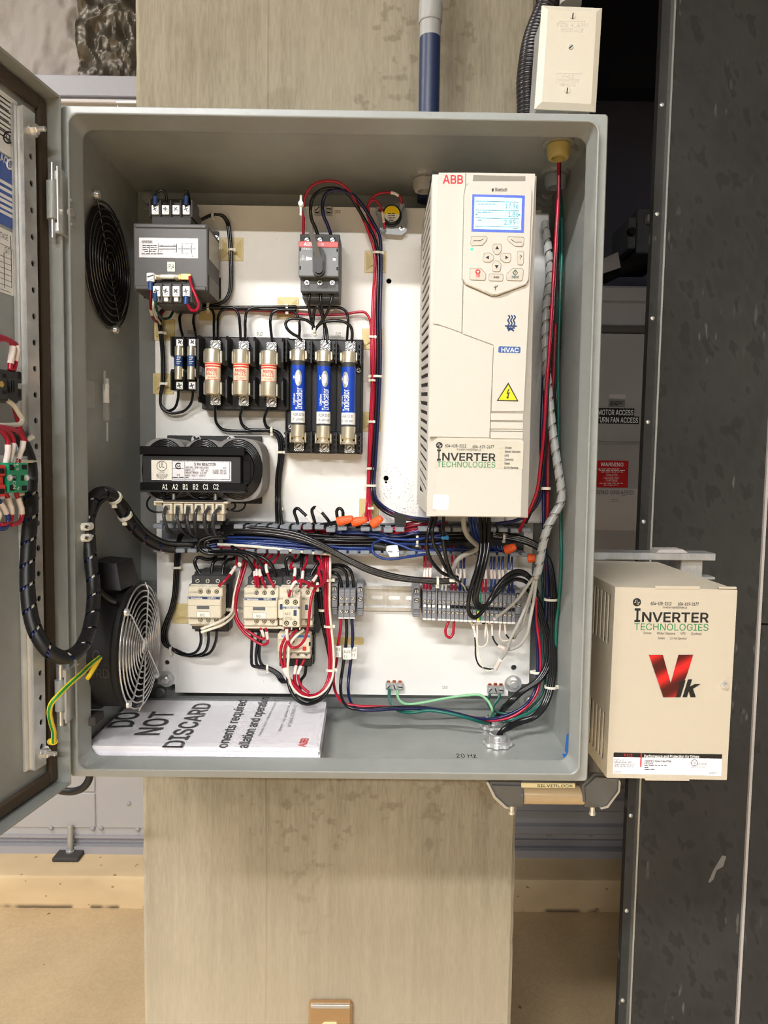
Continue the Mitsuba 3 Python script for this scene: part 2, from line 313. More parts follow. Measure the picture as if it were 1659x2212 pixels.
def cable_tie(px, py, y, w, axis, label, thick=None, head=1, mat='tie', group='cable ties round the wire bundles'):
    "band round a bundle w pixels wide; axis v: the bundle runs up and down"
    c = P(px, py, y); k = mpp(y); a = w * k / 2 + .0004; t = thick or a; b = B(); L = .0016
    th = np.linspace(0, 2 * np.pi, 25)[:-1]
    prof = [np.stack([(a + e) * np.cos(th), (t + e) * np.sin(th)], 1) for e in (0, .001)]
    v = []
    for l in (-L, L):
        for pr_ in prof: v.append(np.stack([pr_[:, 0], pr_[:, 1], th * 0 + l], 1))
    v = np.vstack(v); f = []; n = 24
    for i in range(n):
        j = (i + 1) % n
        for A_, B_ in ((1, 3), (3, 2), (2, 0), (0, 1)): f += [[A_ * n + i, A_ * n + j, B_ * n + j], [A_ * n + i, B_ * n + j, B_ * n + i]]
    if axis == 'v': vv = np.stack([v[:, 0], v[:, 1], v[:, 2]], 1)
    else: vv = np.stack([v[:, 2], v[:, 1], v[:, 0]], 1)
    K = thing('cable_tie', label, 'cable tie', group); b.add(vv + c, f); put(K, b, mat)
    h = B(); s = a + .001
    if axis == 'v': h.box(c[0] + head * s - .002, c[0] + head * s + .0022, c[1] - .0022, c[1] + .0022, c[2] - .0022, c[2] + .0022, .0007)
    else: h.box(c[0] - .0022, c[0] + .0022, c[1] - .0022, c[1] + .0022, c[2] - head * s - .0022, c[2] - head * s + .002, .0007)
    part(K, 'head', h, mat); return K

# ================================================================== the plant room
def setting(name, mesh, mat, smooth=False, label=None):
    k = _num(name); put(k, mesh, mat, smooth); labels[k] = {'kind': 'structure'}
    if label: labels[k]['label'] = label
    return k
setting('floor', B().box(-2.9, 2.5, -6.2, 2.6, -.1, 0), 'floor', label='tan painted concrete floor with scuffs')
setting('ceiling', B().box(-2.9, 2.5, -6.2, 2.6, 3.2, 3.3), 'ceil')
setting('wall_back', B().box(-2.9, 2.5, 2.5, 2.6, 0, 3.2), 'wallback')
setting('wall_front', B().box(-2.9, 2.5, -6.3, -6.2, 0, 3.2), 'wallgrey')
setting('wall_left', B().box(-3.0, -2.9, -6.2, 2.6, 0, 3.2), 'wallgrey')
setting('wall_right', B().box(2.5, 2.6, -6.2, 2.6, 0, 3.2), 'wallgrey')
def col_mesh():
    g = B(); c = .006                               # chamfered, slightly ragged arrises
    zs = np.linspace(0, 3.2, 120); prof = [(-.32 + c, .31), (.282 - c, .31), (.282, .31 + c), (.282, .9), (-.32, .9), (-.32, .31 + c)]
    v = []
    for z in zs:
        for i, (x, y) in enumerate(prof):
            e = .0022 * (meshkit.noise(np.array([z * 40, i * 7., 0.])) - .5) if i in (0, 1, 2, 5) else 0
            v.append((x + e * (1 if x < 0 else -1), y, z))
    n = 6; f = []
    for i in range(len(zs) - 1):
        for j in range(n):
            k = (j + 1) % n; f += [[i * n + j, i * n + k, (i + 1) * n + k], [i * n + j, (i + 1) * n + k, (i + 1) * n + j]]
    return g.add(v, f)
setting('column', col_mesh(), 'concrete', label='board-marked concrete column behind the open enclosure')
for i, (x, y, z, hl, rad) in enumerate(LAMPS):       # strip lamps under the ceiling, outside the picture
    k = thing('ceiling_lamp', ['strip lamp hung from the ceiling just in front of the enclosure', 'strip lamp hung from the ceiling to the left of the column', 'strip lamp at the far front of the room, right', 'strip lamp at the far front of the room, left'][i], 'lamp')
    part(k, 'housing', B().box(x - hl - .03, x + hl + .03, y - .09, y + .09, z + .02, z + .09, .01).cyl((x - hl * .7, y, z + .09), (x - hl * .7, y, 3.2), .006).cyl((x + hl * .7, y, z + .09), (x + hl * .7, y, 3.2), .006), 'white')
    kk = part(k, 'diffuser', (np.array([[x - hl, y - .075, z + .018], [x + hl, y - .075, z + .018], [x + hl, y + .075, z + .018], [x - hl, y + .075, z + .018]]), np.array([[0, 2, 1], [0, 3, 2]])), 'white')
    scene[kk]['emitter'] = {'type': 'area', 'radiance': {'type': 'rgb', 'value': [rad * 1.0, rad * .985, rad * .955]}}

pad = thing('equipment_pad', 'low tan concrete pad under the air handling unit', 'pad')
g = B(); zs = [0, .088, .1]; ys = [1.352, 1.359, 1.372]
xs = np.linspace(-2.9, 1.6, 160); v = []; f = []
pf = [(1.356, 0), (1.358, .05), (1.3595, .088), (1.366, .098), (1.38, .1), (2.5, .1)]
for x in xs:
    for j, (y, z) in enumerate(pf): v.append((x, y + (.004 * (meshkit.noise(np.array([x * 22, j * 3., 1.])) - .5) if j < 4 else 0), z))
m_ = len(pf)
for i in range(len(xs) - 1):
    for j in range(m_ - 1): f += [[i * m_ + j, (i + 1) * m_ + j, (i + 1) * m_ + j + 1], [i * m_ + j, (i + 1) * m_ + j + 1, i * m_ + j + 1]]
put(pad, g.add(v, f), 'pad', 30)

# ---- air handling unit on the pad
AY = 1.5
ahu = thing('air_handling_unit', 'large grey sheet-metal air handling unit standing on the tan pad behind the column', 'air handler')
part(ahu, 'casing', B().box(-2.4, 1.55, AY + .006, 2.3, .15, 1.965, .004), 'ahu')
part(ahu, 'base_rail', B().box(-2.4, 1.55, AY + .02, AY + .06, .1, .178).box(-2.4, 1.55, AY - .004, AY + .03, .15, .158).box(-2.4, 1.55, AY - .012, AY + .03, .1, .125), 'ahu_rail')
def ahu_panel(x0, x1, z0, z1, lab=None):
    k = part(ahu, 'panel', B().box(x0, x1, AY, AY + .01, z0, z1, .003), 'ahu', label=lab)
    return k
sx = P(207, 1750, AY)[0]
ahu_panel(-1.6, sx - .002, .182, .30); ahu_panel(-1.6, sx - .002, .304, 1.2); ahu_panel(sx + .002, .30, .182, 1.2); ahu_panel(-1.6, .30, 1.205, 1.96)
z712, z957, z650 = P(1355, 712, AY)[2], P(1355, 957, AY)[2], P(1355, 652, AY)[2]
ahu_panel(.31, 1.5, z957 + .003, z712 - .01); ahu_panel(.31, 1.5, .34, z957 - .003); ahu_panel(.31, 1.5, z712 + .012, z650 - .002); ahu_panel(.31, 1.5, z650 + .001, 1.96); ahu_panel(.31, 1.5, .20, .335)
part(ahu, 'seam_strip', B().box(.31, 1.5, AY - .012, AY, z712 - .011, z712 + .009, .003), 'ahu_seam')
part(ahu, 'trim_rail', B().box(.30, 1.5, AY - .02, AY, .262, .30, .004).box(.30, 1.5, AY - .03, AY, .19, .215, .003), 'ahu_rail')
for px, py in ((110, 1788), (200, 1789), (218, 1788), (297, 1791), (278, 1735), (1188, 1803), (1275, 1803)):
    c = P(px, py, AY); part(ahu, 'screw', B().lathe(c, (0, -1, 0), [(.008, 0), (.007, .004), (.003, .006)], 12), 'ahu_rail', 30)
def plaque(x0, y0, x1, y1, mat, name, y, lab): return part(ahu, name, B().bx(x0, y0, x1, y1, y, y + .001, 0), mat, label=lab)
YL = AY - .0015
plaque(1290, 882, 1370, 899, 'black_matt', 'access_sign', YL, 'black strip reading MOTOR ACCESS'); plaque(1276, 899, 1380, 915, 'black_matt', 'access_sign', YL, 'black strip reading RETURN FAN ACCESS')
plaque(1282, 995, 1357, 1053, 'warn_red', 'warning_sign', YL, 'red warning sign with white print'); plaque(1262, 1055, 1384, 1146, 'pale_sheet', 'record_sheet', YL, 'pale sheet headed BEARING GREASED')
plaque(1316, 852, 1351, 861, 'pale_sheet', 'sticker', YL, 'small pale sticker'); plaque(1315, 863, 1350, 879, 'text_grey', 'sticker', YL, 'small grey sticker')
yt = YL - .0012; g = B()
txt(g, 'MOTOR ACCESS', 1291, 896, 11, yt, 1368, True); txt(g, 'RETURN FAN ACCESS', 1277, 912, 11, yt, 1378, True)
txt(g, 'WARNING', 1297, 1007, 8, yt, 1347, True)
for i, (a, b_) in enumerate(((1292, 1352), (1294, 1350), (1298, 1346))): lines(g, a, 1012 + i * 3.4, b_, 1, 4, yt, 1.6, i)
txt(g, 'ISOLATED', 1309, 1028, 4.4, yt, 1334); txt(g, 'LOCKED OUT', 1304, 1034, 4.4, yt, 1338); txt(g, 'CHECKED', 1308, 1040, 4.4, yt, 1334)
lines(g, 1295, 1043, 1346, 1, 3, yt, 1.6, 8); lines(g, 1304, 1047, 1336, 1, 3, yt, 1.6, 9)
part(ahu, 'lettering', g, 'text_white')
g = B(); txt(g, 'BEARING GREASED', 1264, 1067, 8.5, yt, 1369, True); lines(g, 1343, 1070, 1353, 1, 3, yt, 1.2, 3); lines(g, 1320, 1318 - 240, 1336, 2, 5, yt, .8, 4)
part(ahu, 'lettering', g, 'text_grey')
g = B(); lines(g, 1318, 867, 1347, 3, 3.2, yt, 1.8, 5); part(ahu, 'lettering', g, 'text')

# ---- anchor plate on the pad
k = thing('anchor_plate', 'square dark steel anchor plate with a threaded stud on the tan pad', 'anchor plate')
c = PZ(152, 1848, .1)
part(k, 'plate', B().box(c[0] - .042, c[0] + .042, c[1] - .042, c[1] + .042, .1, .114, .003), 'rubber')
part(k, 'stud', B().lathe((c[0], c[1], .114), (0, 0, 1), [(.014, 0), (.014, .004), (.0085, .004), (.0085, .085), (.007, .088)], 14), 'metal_dull', 30)

# ---- dark equipment on top of the air handler, seen in the gap at the right
k = thing('motor_starter_box', 'dim grey control box standing on top of the air handler', 'control box')
part(k, 'body', B().bx(1376, 452, 1432, 545, 1.75, 1.95, .004), 'dev'); part(k, 'strip', B().bx(1358, 470, 1374, 535, 1.72, 1.9, .003), 'dev'); part(k, 'knob', B().lathe(P(1362, 502, 1.72), (0, -1, 0), [(.014, 0), (.012, .02)], 14), 'black_matt'); part(k, 'handle', B().bx(1400, 462, 1424, 478, 1.72, 1.75, .003), 'pale_sheet'); part(k, 'foot', B().bx(1366, 545, 1432, 568, 1.76, 1.95, .004), 'navy_dark')
solo('cardboard_sheet', 'pale sheet lying on the air handler beside the dim control box', 'sheet', B().add(np.array([P(1300, 560, 1.6), P(1335, 544, 1.62), P(1341, 578, 1.55), P(1300, 592, 1.55)]), [[0, 1, 2], [0, 2, 3]]), 'pale_sheet')
solo('black_hose', 'black flexible hose lying on top of the air handler', 'hose', B().tube(path([(1302, 600, 1.6), (1345, 580, 1.62), (1400, 566, 1.7), (1430, 590, 1.66)], n=6), .022, 10), 'black_matt', True)
setting('trim_1', B().box(.3, 2.5, 2.0, 2.1, P(1370, 190, 2.0)[2], 3.2), 'navy_dark')

# ---- dark sheet metal plenum at the right
k = thing('sheet_metal_plenum', 'tall dark sheet metal plenum with screwed flange at the right', 'duct')
DY = .55; xe = lambda z: .564 + (z - .353) * .015 / 1.887
def strip(a, b_, y0, y1, z0=0., z1=2.9):
    g = B(); v = []
    for z in (z0, z1):
        for x, y in ((xe(z) + a, y0), (xe(z) + b_, y0), (xe(z) + b_, y1), (xe(z) + a, y1)): v.append((x, y, z))
    return g.add(v, np.array([[0, 1, 5], [0, 5, 4], [1, 2, 6], [1, 6, 5], [2, 3, 7], [2, 7, 6], [3, 0, 4], [3, 4, 7], [0, 3, 2], [0, 2, 1], [4, 5, 6], [4, 6, 7]]))
zj = P(1640, 1348, DY)[2]
part(k, 'front_sheet', strip(.004, .214, DY, DY + .03), 'dark_sheet')
part(k, 'front_sheet', strip(.218, .62, DY - .002, DY + .03, 0, zj - .002), 'dark_sheet'); part(k, 'front_sheet', strip(.218, .62, DY - .002, DY + .03, zj + .002), 'dark_sheet')
part(k, 'flange', strip(-.016, .002, DY + .012, DY + .03), 'dark_sheet'); part(k, 'edge_trim', strip(.0, .0035, DY - .004, DY + .02), 'metal_dull'); part(k, 'seam_trim', strip(.2135, .2185, DY - .006, DY + .02), 'pale_sheet')
for px, py in ((1439, 220), (1428, 458), (1421, 685), (1411, 911), (1402, 1128), (1375, 1768), (1365, 1975), (1356, 2170)):
    z = P(px, py, DY)[2]; part(k, 'screw', B().lathe((xe(z) - .009, DY + .012, z), (0, -1, 0), [(.0042, 0), (.0038, .002), (.002, .003)], 12), 'metal', 30)
part(k, 'paint_smear', B().prism([(1530, 1905), (1541, 1880), (1548, 1868), (1560, 1848), (1569, 1850), (1562, 1872), (1548, 1880), (1541, 1900), (1533, 1907)], DY - .0005, DY), 'text_grey')

# ---- wrapped duct and flange at the upper left
def crumple(nx, nz, x0, x1, z0, z1, y, amp, fr, lean=0):
    xs = np.linspace(x0, x1, nx); zs = np.linspace(z0, z1, nz); X, Z = np.meshgrid(xs, zs, indexing='ij')
    q = np.stack([X * fr, Z * fr * .6, X * 0], -1)
    amp = amp(X) if callable(amp) else amp
    Yv = y + amp * (np.abs(meshkit.fbm(q, 4) - .5) * 2 - .3) + lean * (X - x0)
    v = np.stack([X, Yv, Z], -1).reshape(-1, 3); i, j = np.meshgrid(np.arange(nx - 1), np.arange(nz - 1), indexing='ij'); a = i * nz + j
    f = np.stack([a, a + nz, a + nz + 1, a + 1], -1).reshape(-1, 4); return v, np.vstack([f[:, [0, 1, 2]], f[:, [0, 2, 3]]])
k = thing('wrapped_duct', 'insulated duct with grey wrap and crinkled foil above the open door', 'duct')
part(k, 'wrap', B().add(*crumple(160, 150, -1.5, -.61, 2.262, 3.0, .93, lambda X: .012 + .03 * np.clip((X + .8) / .15, 0, 1), 16)).box(-1.5, -.60, .96, 1.6, 2.262, 3.0), 'wrap', 50)
part(k, 'foil_jacket', B().add(*crumple(90, 200, -.64, -.30, 2.262, 3.0, .885, .045, 24, .12)).box(-.60, -.3, .95, 1.6, 2.28, 3.0), 'foil', 30)
k = thing('duct_flange', 'pale steel duct flange below the wrapped duct beside the column', 'flange')
part(k, 'web', B().box(-1.5, -.3, .86, .9, P(200, 208, .86)[2], P(200, 162, .86)[2], .002), 'ahu_rail'); part(k, 'lip', B().box(-1.5, -.3, .83, .9, P(200, 222, .83)[2], P(200, 213, .83)[2], .002), 'pale_sheet')
solo('steel_cleat', 'short bright steel cleat under the duct flange, touching the column', 'bracket', B().bx(250, 217, 294, 223, .33, .5, .001).bx(253, 223, 294, 236, .34, .35, .001).box(-.33, -.31, .34, .5, P(280, 223, .33)[2], P(280, 217, .33)[2]), 'metal_dull')

# ---- outlet on the column
k = thing('wall_outlet', 'brown wall outlet with cream receptacle low on the concrete column', 'outlet')
c = P(715, 2157, .31); cz = c[2]; w = .0355
part(k, 'plate', B().box(c[0] - w, c[0] + w, .297, .312, cz - .115, cz, .004), 'plate_brown')
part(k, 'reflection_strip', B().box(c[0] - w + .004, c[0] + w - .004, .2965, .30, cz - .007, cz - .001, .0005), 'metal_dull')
for dz in (.043, .082):
    q = Point(0, 0).buffer(.0165, 10).intersection(sbox(-.0165, -.0135, .0165, .0135)); q = q.difference(sbox(-.0075, -.001, -.0052, .007)).difference(sbox(.0052, -.001, .0075, .006)).difference(Point(0, -.008).buffer(.0024, 4))
    b_ = B().xprism(affinity.translate(q, c[0], cz - dz), .2935, .297)
    kk = part(k, 'receptacle', b_, 'outlet'); part(k, 'slot_backing', B().box(c[0] - .012, c[0] + .012, .2962, .2968, cz - dz - .012, cz - dz + .012), 'black_matt')
screw(g := B(), 715, 2225, .2965, 4); part(k, 'screw', g, 'metal')

# ---- conduits and switch box above the enclosure
x, _, _ = P(928, 150, .225); z0 = ZC + .36; zt = P(928, 83, .225)[2]
k = thing('conduit', 'straight conduit painted blue below and grey above, in front of the column', 'conduit')
part(k, 'pipe', B().cyl((x, .225, z0), (x, .225, zt), .0145, sides=24), 'conduit_blue', 40); part(k, 'bare_pipe', B().cyl((x, .225, zt), (x, .225, 2.6), .0145, sides=24), 'conduit_grey', 40)
part(k, 'coupling', B().lathe((x, .225, P(928, 28, .225)[2]), (0, 0, 1), [(.0155, -.014), (.0165, -.012), (.0165, .012), (.0155, .014)], 24), 'conduit_grey', 30)
pth = path([(1140, 262, .17), (1142, 235, .17), (1141, 180, .17), (1146, 130, .175), (1156, 80, .19), (1175, 30, .2), (1195, -20, .2), (1220, -70, .2)], n=26)
s = np.r_[0, np.cumsum(np.linalg.norm(np.diff(pth, axis=0), axis=1))]; ss = np.linspace(0, s[-1], 420); q = np.stack([np.interp(ss, s, pth[:, i]) for i in range(3)], 1)
solo('flexible_conduit', 'black ribbed flexible conduit rising behind the ivory cover plate', 'conduit', B().tube(q, .0145 + .0014 * np.abs(np.sin(ss * math.pi / .0058)), 18), 'flex', True)
k = thing('switch_box', 'ivory cover plate on a metal box above the enclosure', 'switch box')
YS = .055; a = .0045
tl, tr, br, bl = P(1172, 7, YS), P(1303, 13, YS), P(1289, 238, YS), P(1156, 232, YS)
quad = Polygon([(p[0], p[2]) for p in (tl, tr, br, bl)]); quad = quad.buffer(-.001).buffer(.001); inner = quad.buffer(-.0075, join_style=2)
def loft(rings):
    g = B(); n = 40; v = []; f = []
    for poly, y in rings:
        L = poly.exterior; st = L.project(Point(poly.bounds[0], poly.bounds[1]))
        co = np.array(L.coords)[:-1]
        pts = [L.interpolate((st + L.length * i / n) % L.length) for i in range(n)]
        v += [(p_.x, y, p_.y) for p_ in pts]
    for r_ in range(len(rings) - 1):
        for j in range(n):
            kx = (j + 1) % n; f += [[r_ * n + j, r_ * n + kx, (r_ + 1) * n + kx], [r_ * n + j, (r_ + 1) * n + kx, (r_ + 1) * n + j]]
    v.append(np.mean(v[-n:], 0)); m = len(v) - 1; r_ = len(rings) - 1
    for j in range(n): f.append([m, r_ * n + (j + 1) % n, r_ * n + j])
    return g.add(v, f)
pk = lambda poly, y0, y1: B().xprism(poly, y0, y1)
co = np.array([(p[0], p[2]) for p in (tl, tr, br, bl)]); ce = co.mean(0); ci = ce + (co - ce) * np.array([.80, .885])
g = B(); v = [(x_, YS + .006, z_) for x_, z_ in co] + [(x_, YS + .004, z_) for x_, z_ in co] + [(x_, YS, z_) for x_, z_ in ci]
f = []
for r_ in (0, 4):
    for j in range(4):
        kx = (j + 1) % 4; f += [[r_ + j, r_ + kx, r_ + 4 + kx], [r_ + j, r_ + 4 + kx, r_ + 4 + j]]
f += [[8, 9, 10], [8, 10, 11]]
part(k, 'cover_plate', g.add(v, f), 'ivory')
part(k, 'back_box', B().xprism(quad.buffer(-.004), YS + .005, YS + .06), 'metal_dull')
for px, py, r_, an in ((1237, 35, 6, 1.5), (1233, 102, 5, .7), (1225, 196, 6, 1.5)): g = B(); screw(g, px, py, YS, r_, 'slot', an); part(k, 'screw', g, 'ivory' if r_ == 6 else 'metal_dull')
g = B(); txt(g, 'FIRE ALARM', 1236, 58, 8, YS - .0003, mid=True); txt(g, 'MODULE', 1236, 69, 8, YS - .0003, mid=True); txt(g, 'WHILE', 1226, 168, 6, YS - .0003, mid=True); txt(g, 'OPERATING', 1226, 177, 6, YS - .0003, mid=True); txt(g, 'REMOTE', 1226, 186, 6, YS - .0003, mid=True)
for a_ in ((1209, 45, 1264, 46.5), (1209, 45, 1210.2, 70), (1202, 158, 1256, 159.5), (1202, 158, 1203.2, 182)): g.bx(*a_, YS - .0003, YS, 0)
part(k, 'embossed_lettering', g, 'sticker')
solo('conduit_nipple', 'short grey conduit connector rising from the ivory switch box', 'conduit', B().lathe(P(1232, 30, YS + .03), (0, 0, 1), [(.013, .01), (.013, .03), (.0105, .03), (.0105, .16)], 18), 'conduit_grey', 40)
solo('conduit_nipple', 'short steel nipple between the ivory switch box and the enclosure top', 'conduit', B().cyl((P(1225, 240, YS + .03)[0], YS + .03, ZC + .37), (P(1225, 240, YS + .03)[0], YS + .03, P(1225, 225, YS + .03)[2]), .0135, sides=18), 'metal_dull', 40)

# ---- conduit with elbows under the enclosure
k = thing('conduit_run', 'tan conduit between two grey elbow fittings under the enclosure corner', 'conduit')
a0, a1 = P(1125, 1716, .16), P(1262, 1720, .16); a1[2] = a0[2]
part(k, 'pipe', B().cyl(a0, a1, .0125, sides=24), 'tancond', 40); part(k, 'riser', B().cyl((a1[0] + .018, .16, a0[2]), (a1[0] + .018, .16, ZC - .38), .012, sides=18), 'elbow')
def elbow(pts, rim, hub, s):
    kk = part(k, 'elbow', (lambda q: B().xprism(q.buffer(-.003, join_style=1).buffer(.003), .147, .178).xprism(q.buffer(-.0035), .143, .148))(Polygon([(q[0], q[2]) for q in (P(a_, b_, .145) for a_, b_ in pts)])).lathe((hub, .16, a0[2]), (s, 0, 0), [(.0148, -.002), (.0162, 0), (.0162, .016), (.015, .02)], 22), 'elbow', 30)
    part(kk, 'cover_rim', B().prism(rim, .1435, .178), 'metal_dull')
elbow([(1054, 1690), (1131, 1692), (1131, 1734), (1114, 1737), (1101, 1745), (1094, 1743), (1070, 1722)], [(1050, 1690), (1055, 1690), (1071, 1721), (1095, 1743), (1101, 1745), (1096, 1748), (1089, 1745), (1066, 1724)], a0[0], -1)
elbow([(1258, 1697), (1285, 1672), (1334, 1676), (1338, 1692), (1335, 1710), (1312, 1741), (1296, 1745), (1276, 1737), (1260, 1734)], [(1337, 1684), (1341, 1690), (1339, 1711), (1314, 1745), (1299, 1749), (1295, 1745), (1311, 1741), (1335, 1709)], a1[0], 1)
for x_ in (a0[0] - .012, a1[0] + .012): part(k, 'screw', B().lathe((x_, .16, a0[2] - .016), (0, 0, -1), [(.0035, 0), (.0035, .008), (.0045, .008), (.0045, .012)], 8), 'metal')
k = solo('printed_strip', 'tan printed strip above the tan conduit under the enclosure', 'label', B().bx(1124, 1692, 1244, 1702, .143, .145, 0), 'tan_label')
g = B(); txt(g, 'SILVERLOCK', 1160, 1700, 6, .1425, 1240); part(k, 'lettering', g, 'text')
solo('black_hose', 'black hose curving behind the lower corner of the open door', 'hose', B().tube(path([(200, 1575, .16), (197, 1640, .16), (192, 1684, .16), (180, 1701, .16), (160, 1709, .165), (138, 1709, .17), (110, 1702, .18), (70, 1690, .2)]), .0052, 12), 'black', True)

# ---- beige output filter at the right
VY = .07
k = thing('output_filter', 'beige sheet metal output filter box with red V logo to the right of the enclosure', 'filter box')
fq = [P(a_, b_, VY) for a_, b_ in ((1329, 1268), (1593, 1274), (1570, 1685), (1310, 1680))]; fx = [(p[0], p[2]) for p in fq]
def lerp2(u, v_): p0 = np.array(fx[0]) * (1 - u) + np.array(fx[1]) * u; p1 = np.array(fx[3]) * (1 - u) + np.array(fx[2]) * u; return p0 * (1 - v_) + p1 * v_
lx = (fx[0][0] + fx[3][0]) / 2
side = np.array([(fx[0][0], fx[0][1]), (fx[3][0], fx[3][1])])
YB = .33
def side_pt(px, py): # left side plane, through the front left edge
    for x_ in np.linspace(.32, .36, 3): pass
    return PX(px, py, lx)
part(k, 'front_cover', B().xprism(Polygon(fx).buffer(-.0012).buffer(.0012), VY, VY + .0018), 'beige')
g = B(); t_ = .0015
(xa, za), (xb, zb), (xc, zc_), (xd, zd) = fx
# top, bottom, right sheets
for (p0, p1, nz) in (((xa, za), (xb, zb), -1), ((xd, zd), (xc, zc_), 1)):
    q = Polygon([p0, p1, (p1[0], p1[1] + nz * t_), (p0[0], p0[1] + nz * t_)]); g.xprism(q, VY + .0018, YB)
g.xprism(Polygon([(xb, zb), (xc, zc_), (xc - t_, zc_), (xb - t_, zb)]), VY + .0018, YB); g.xprism(Polygon(fx), YB - .002, YB)
part(k, 'casing', g, 'beige')
# left side with slots
sl = []
for i, (px, yt_, yb_) in enumerate(((1284, 1270, 1367), (1291, 1273, 1371), (1298.5, 1276, 1377), (1306, 1281, 1383), (1313.5, 1286, 1389), (1277, 1508, 1602), (1284, 1516, 1610), (1291, 1523, 1619), (1298, 1532, 1628), (1305, 1540, 1637))):
    t1, t2 = side_pt(px, yt_), side_pt(px - 1.5, yb_); y_ = (t1[1] + t2[1]) / 2
    sl.append(sbox(y_ - .0022, t2[2], y_ + .0022, t1[2]).buffer(.002))
face = sbox(VY + .0018, fx[3][1], YB, fx[0][1]).difference(unary_union(sl))
m = trimesh.creation.extrude_polygon(face, .0015, engine='earcut'); v = np.array(m.vertices)
tl_ = (v[:, 1] - fx[3][1]) / (fx[0][1] - fx[3][1]); v2 = np.stack([fx[3][0] + (fx[0][0] - fx[3][0]) * tl_ + v[:, 2], v[:, 0], v[:, 1]], 1)
part(k, 'vented_side', B().add(v2, np.array(m.faces)[:, ::-1]), 'beige')
part(k, 'inner_sheet', B().xprism(Polygon([(xa + .0045, za - .004), (xa + .0055, za - .004), (xd + .0055, zd + .004), (xd + .0045, zd + .004)]), VY + .004, YB - .004), 'beige'); part(k, 'tab', B().bx(1415, 1266, 1514, 1273, VY - .001, VY + .004, .0003), 'beige'); part(k, 'tab', B().bx(1393, 1680, 1491, 1687, VY - .001, VY + .004, .0003), 'beige'); part(k, 'tab', B().bx(1553, 1268, 1592, 1272.5, VY - .0008, VY + .004, .0003), 'beige')
part(k, 'lock_screw', hexbolt(B(), P(1565, 1480, VY), (0, -1, 0), .0036, .004), 'chrome')
yl = VY - .0004; yt = VY - .0008
part(k, 'sticker', B().bx(1362, 1293, 1552, 1388, yl, VY, 0), 'beige', label='clear advertising sticker with black and green print')
def logo(g, gs, cx, cy, r, y, x0, x1, yb, hI, hN, xn, yT, hT, phones, mailx, maily):
    g.lathe(P(cx, cy, y), (0, -1, 0), [(r * mpp(y), 0)], 24) if False else g.xprism(Point(*P(cx, cy, y)[[0, 2]]).buffer(r * mpp(y), 12), y, y + .0003)
    txt(g, 'I', x0, yb, hI, y, xn - 1, True); txt(g, 'NVERTER', xn, yb, hN, y, x1, True)
    for s_, a_, b_, c_, h_ in phones: txt(g, s_, a_, b_, h_, y, c_, True)
    txt(g, 'inverterman@shaw.ca', mailx[0], maily, 5, y, mailx[1])
    txt(gs, 'TECHNOLOGIES', x0, yT, hT, y, x1)
def pulse(cx, cy, r, y): return B().tube(path([(cx - r * .75, cy + r * .05), (cx - r * .35, cy + r * .05), (cx - r * .3, cy - r * .55), (cx + r * .02, cy - r * .55), (cx + r * .04, cy + r * .62), (cx + r * .36, cy + r * .62), (cx + r * .4, cy), (cx + r * .75, cy)], y, 1), mpp(y) * .8, 4)
g, gs = B(), B()
logo(g, gs, 1376, 1301, 9, yt, 1369, 1533, 1343, 29, 21, 1384, 1361, 15, [('604-628-2212', 1405, 1307, 1451, 7), ('604-619-2677', 1464, 1308, 1510, 7)], (1432, 1485), 1314)
for s_, x_, x1_, yb in (('Drives', 1390, 1407, 1370), ('Motor Starters', 1419, 1459, 1370.5), ('UPS', 1470, 1481, 1371), ('Controls', 1493, 1516, 1371.5), ('Sales', 1421, 1436, 1381), ('24 Hr Service', 1447, 1484, 1381.5)): txt(g, s_, x_, yb, 5.5, yt, x1_)
part(k, 'lettering', g, 'text'); part(k, 'lettering', gs, 'text_green'); part(k, 'emblem', pulse(1376, 1301, 9, yt - .0003), 'beige')
vv = [(1402, 1415), (1432, 1415), (1449, 1476), (1466, 1415), (1497, 1415), (1484, 1458), (1462, 1506), (1433, 1506)]
part(k, 'logo', B().prism([(a_ + (1.5 if a_ > 1449 else -1.5), b_ + (-1.5 if b_ < 1470 else 1.5)) for a_, b_ in vv], yl, VY), 'metal_dull'); part(k, 'logo', B().prism(vv, yt, VY), 'vred', label='red metallic V')
g = B()
for pts in ([(1461, 1479), (1474, 1470), (1481, 1470), (1470, 1506), (1460, 1506), (1469, 1478)], [(1487, 1468), (1495, 1468), (1490, 1484), (1502, 1478), (1513, 1478), (1497, 1488), (1503, 1506), (1492, 1506), (1488, 1493), (1484, 1506), (1475, 1506)]): g.prism(pts, yt - .0004, VY)
part(k, 'logo', g, 'black', label='black 1k numerals')
part(k, 'rating_label', B().prism([(1326, 1626), (1560, 1630), (1558, 1676), (1324, 1671)], yl, VY), 'paper', label='white rating label with black heading band')
part(k, 'heading_band', B().prism([(1326, 1626), (1560, 1630), (1559.6, 1639), (1325.6, 1635)], yt, VY), 'black')
g = B(); txt(g, 'Performance and Protection for Drives', 1391, 1636, 6, yt - .0003, 1514, True); part(k, 'lettering', g, 'text_white')
g = B(); txt(g, 'TCI', 1346, 1634, 6, yt - .0003, 1367, True); g.bx(1383.5, 1627, 1386, 1657, yt - .0003, VY, 0); part(k, 'lettering', g, 'text_red')
g = B(); txt(g, 'TCI, LLC', 1327, 1643, 4, yt); txt(g, 'Milwaukee, WI', 1327, 1648, 4, yt); txt(g, 'www.transcoil.com', 1327, 1652.5, 3.6, yt); txt(g, '800-824-8282', 1327, 1657, 4, yt); txt(g, '13278', 1326, 1669, 3.6, yt)
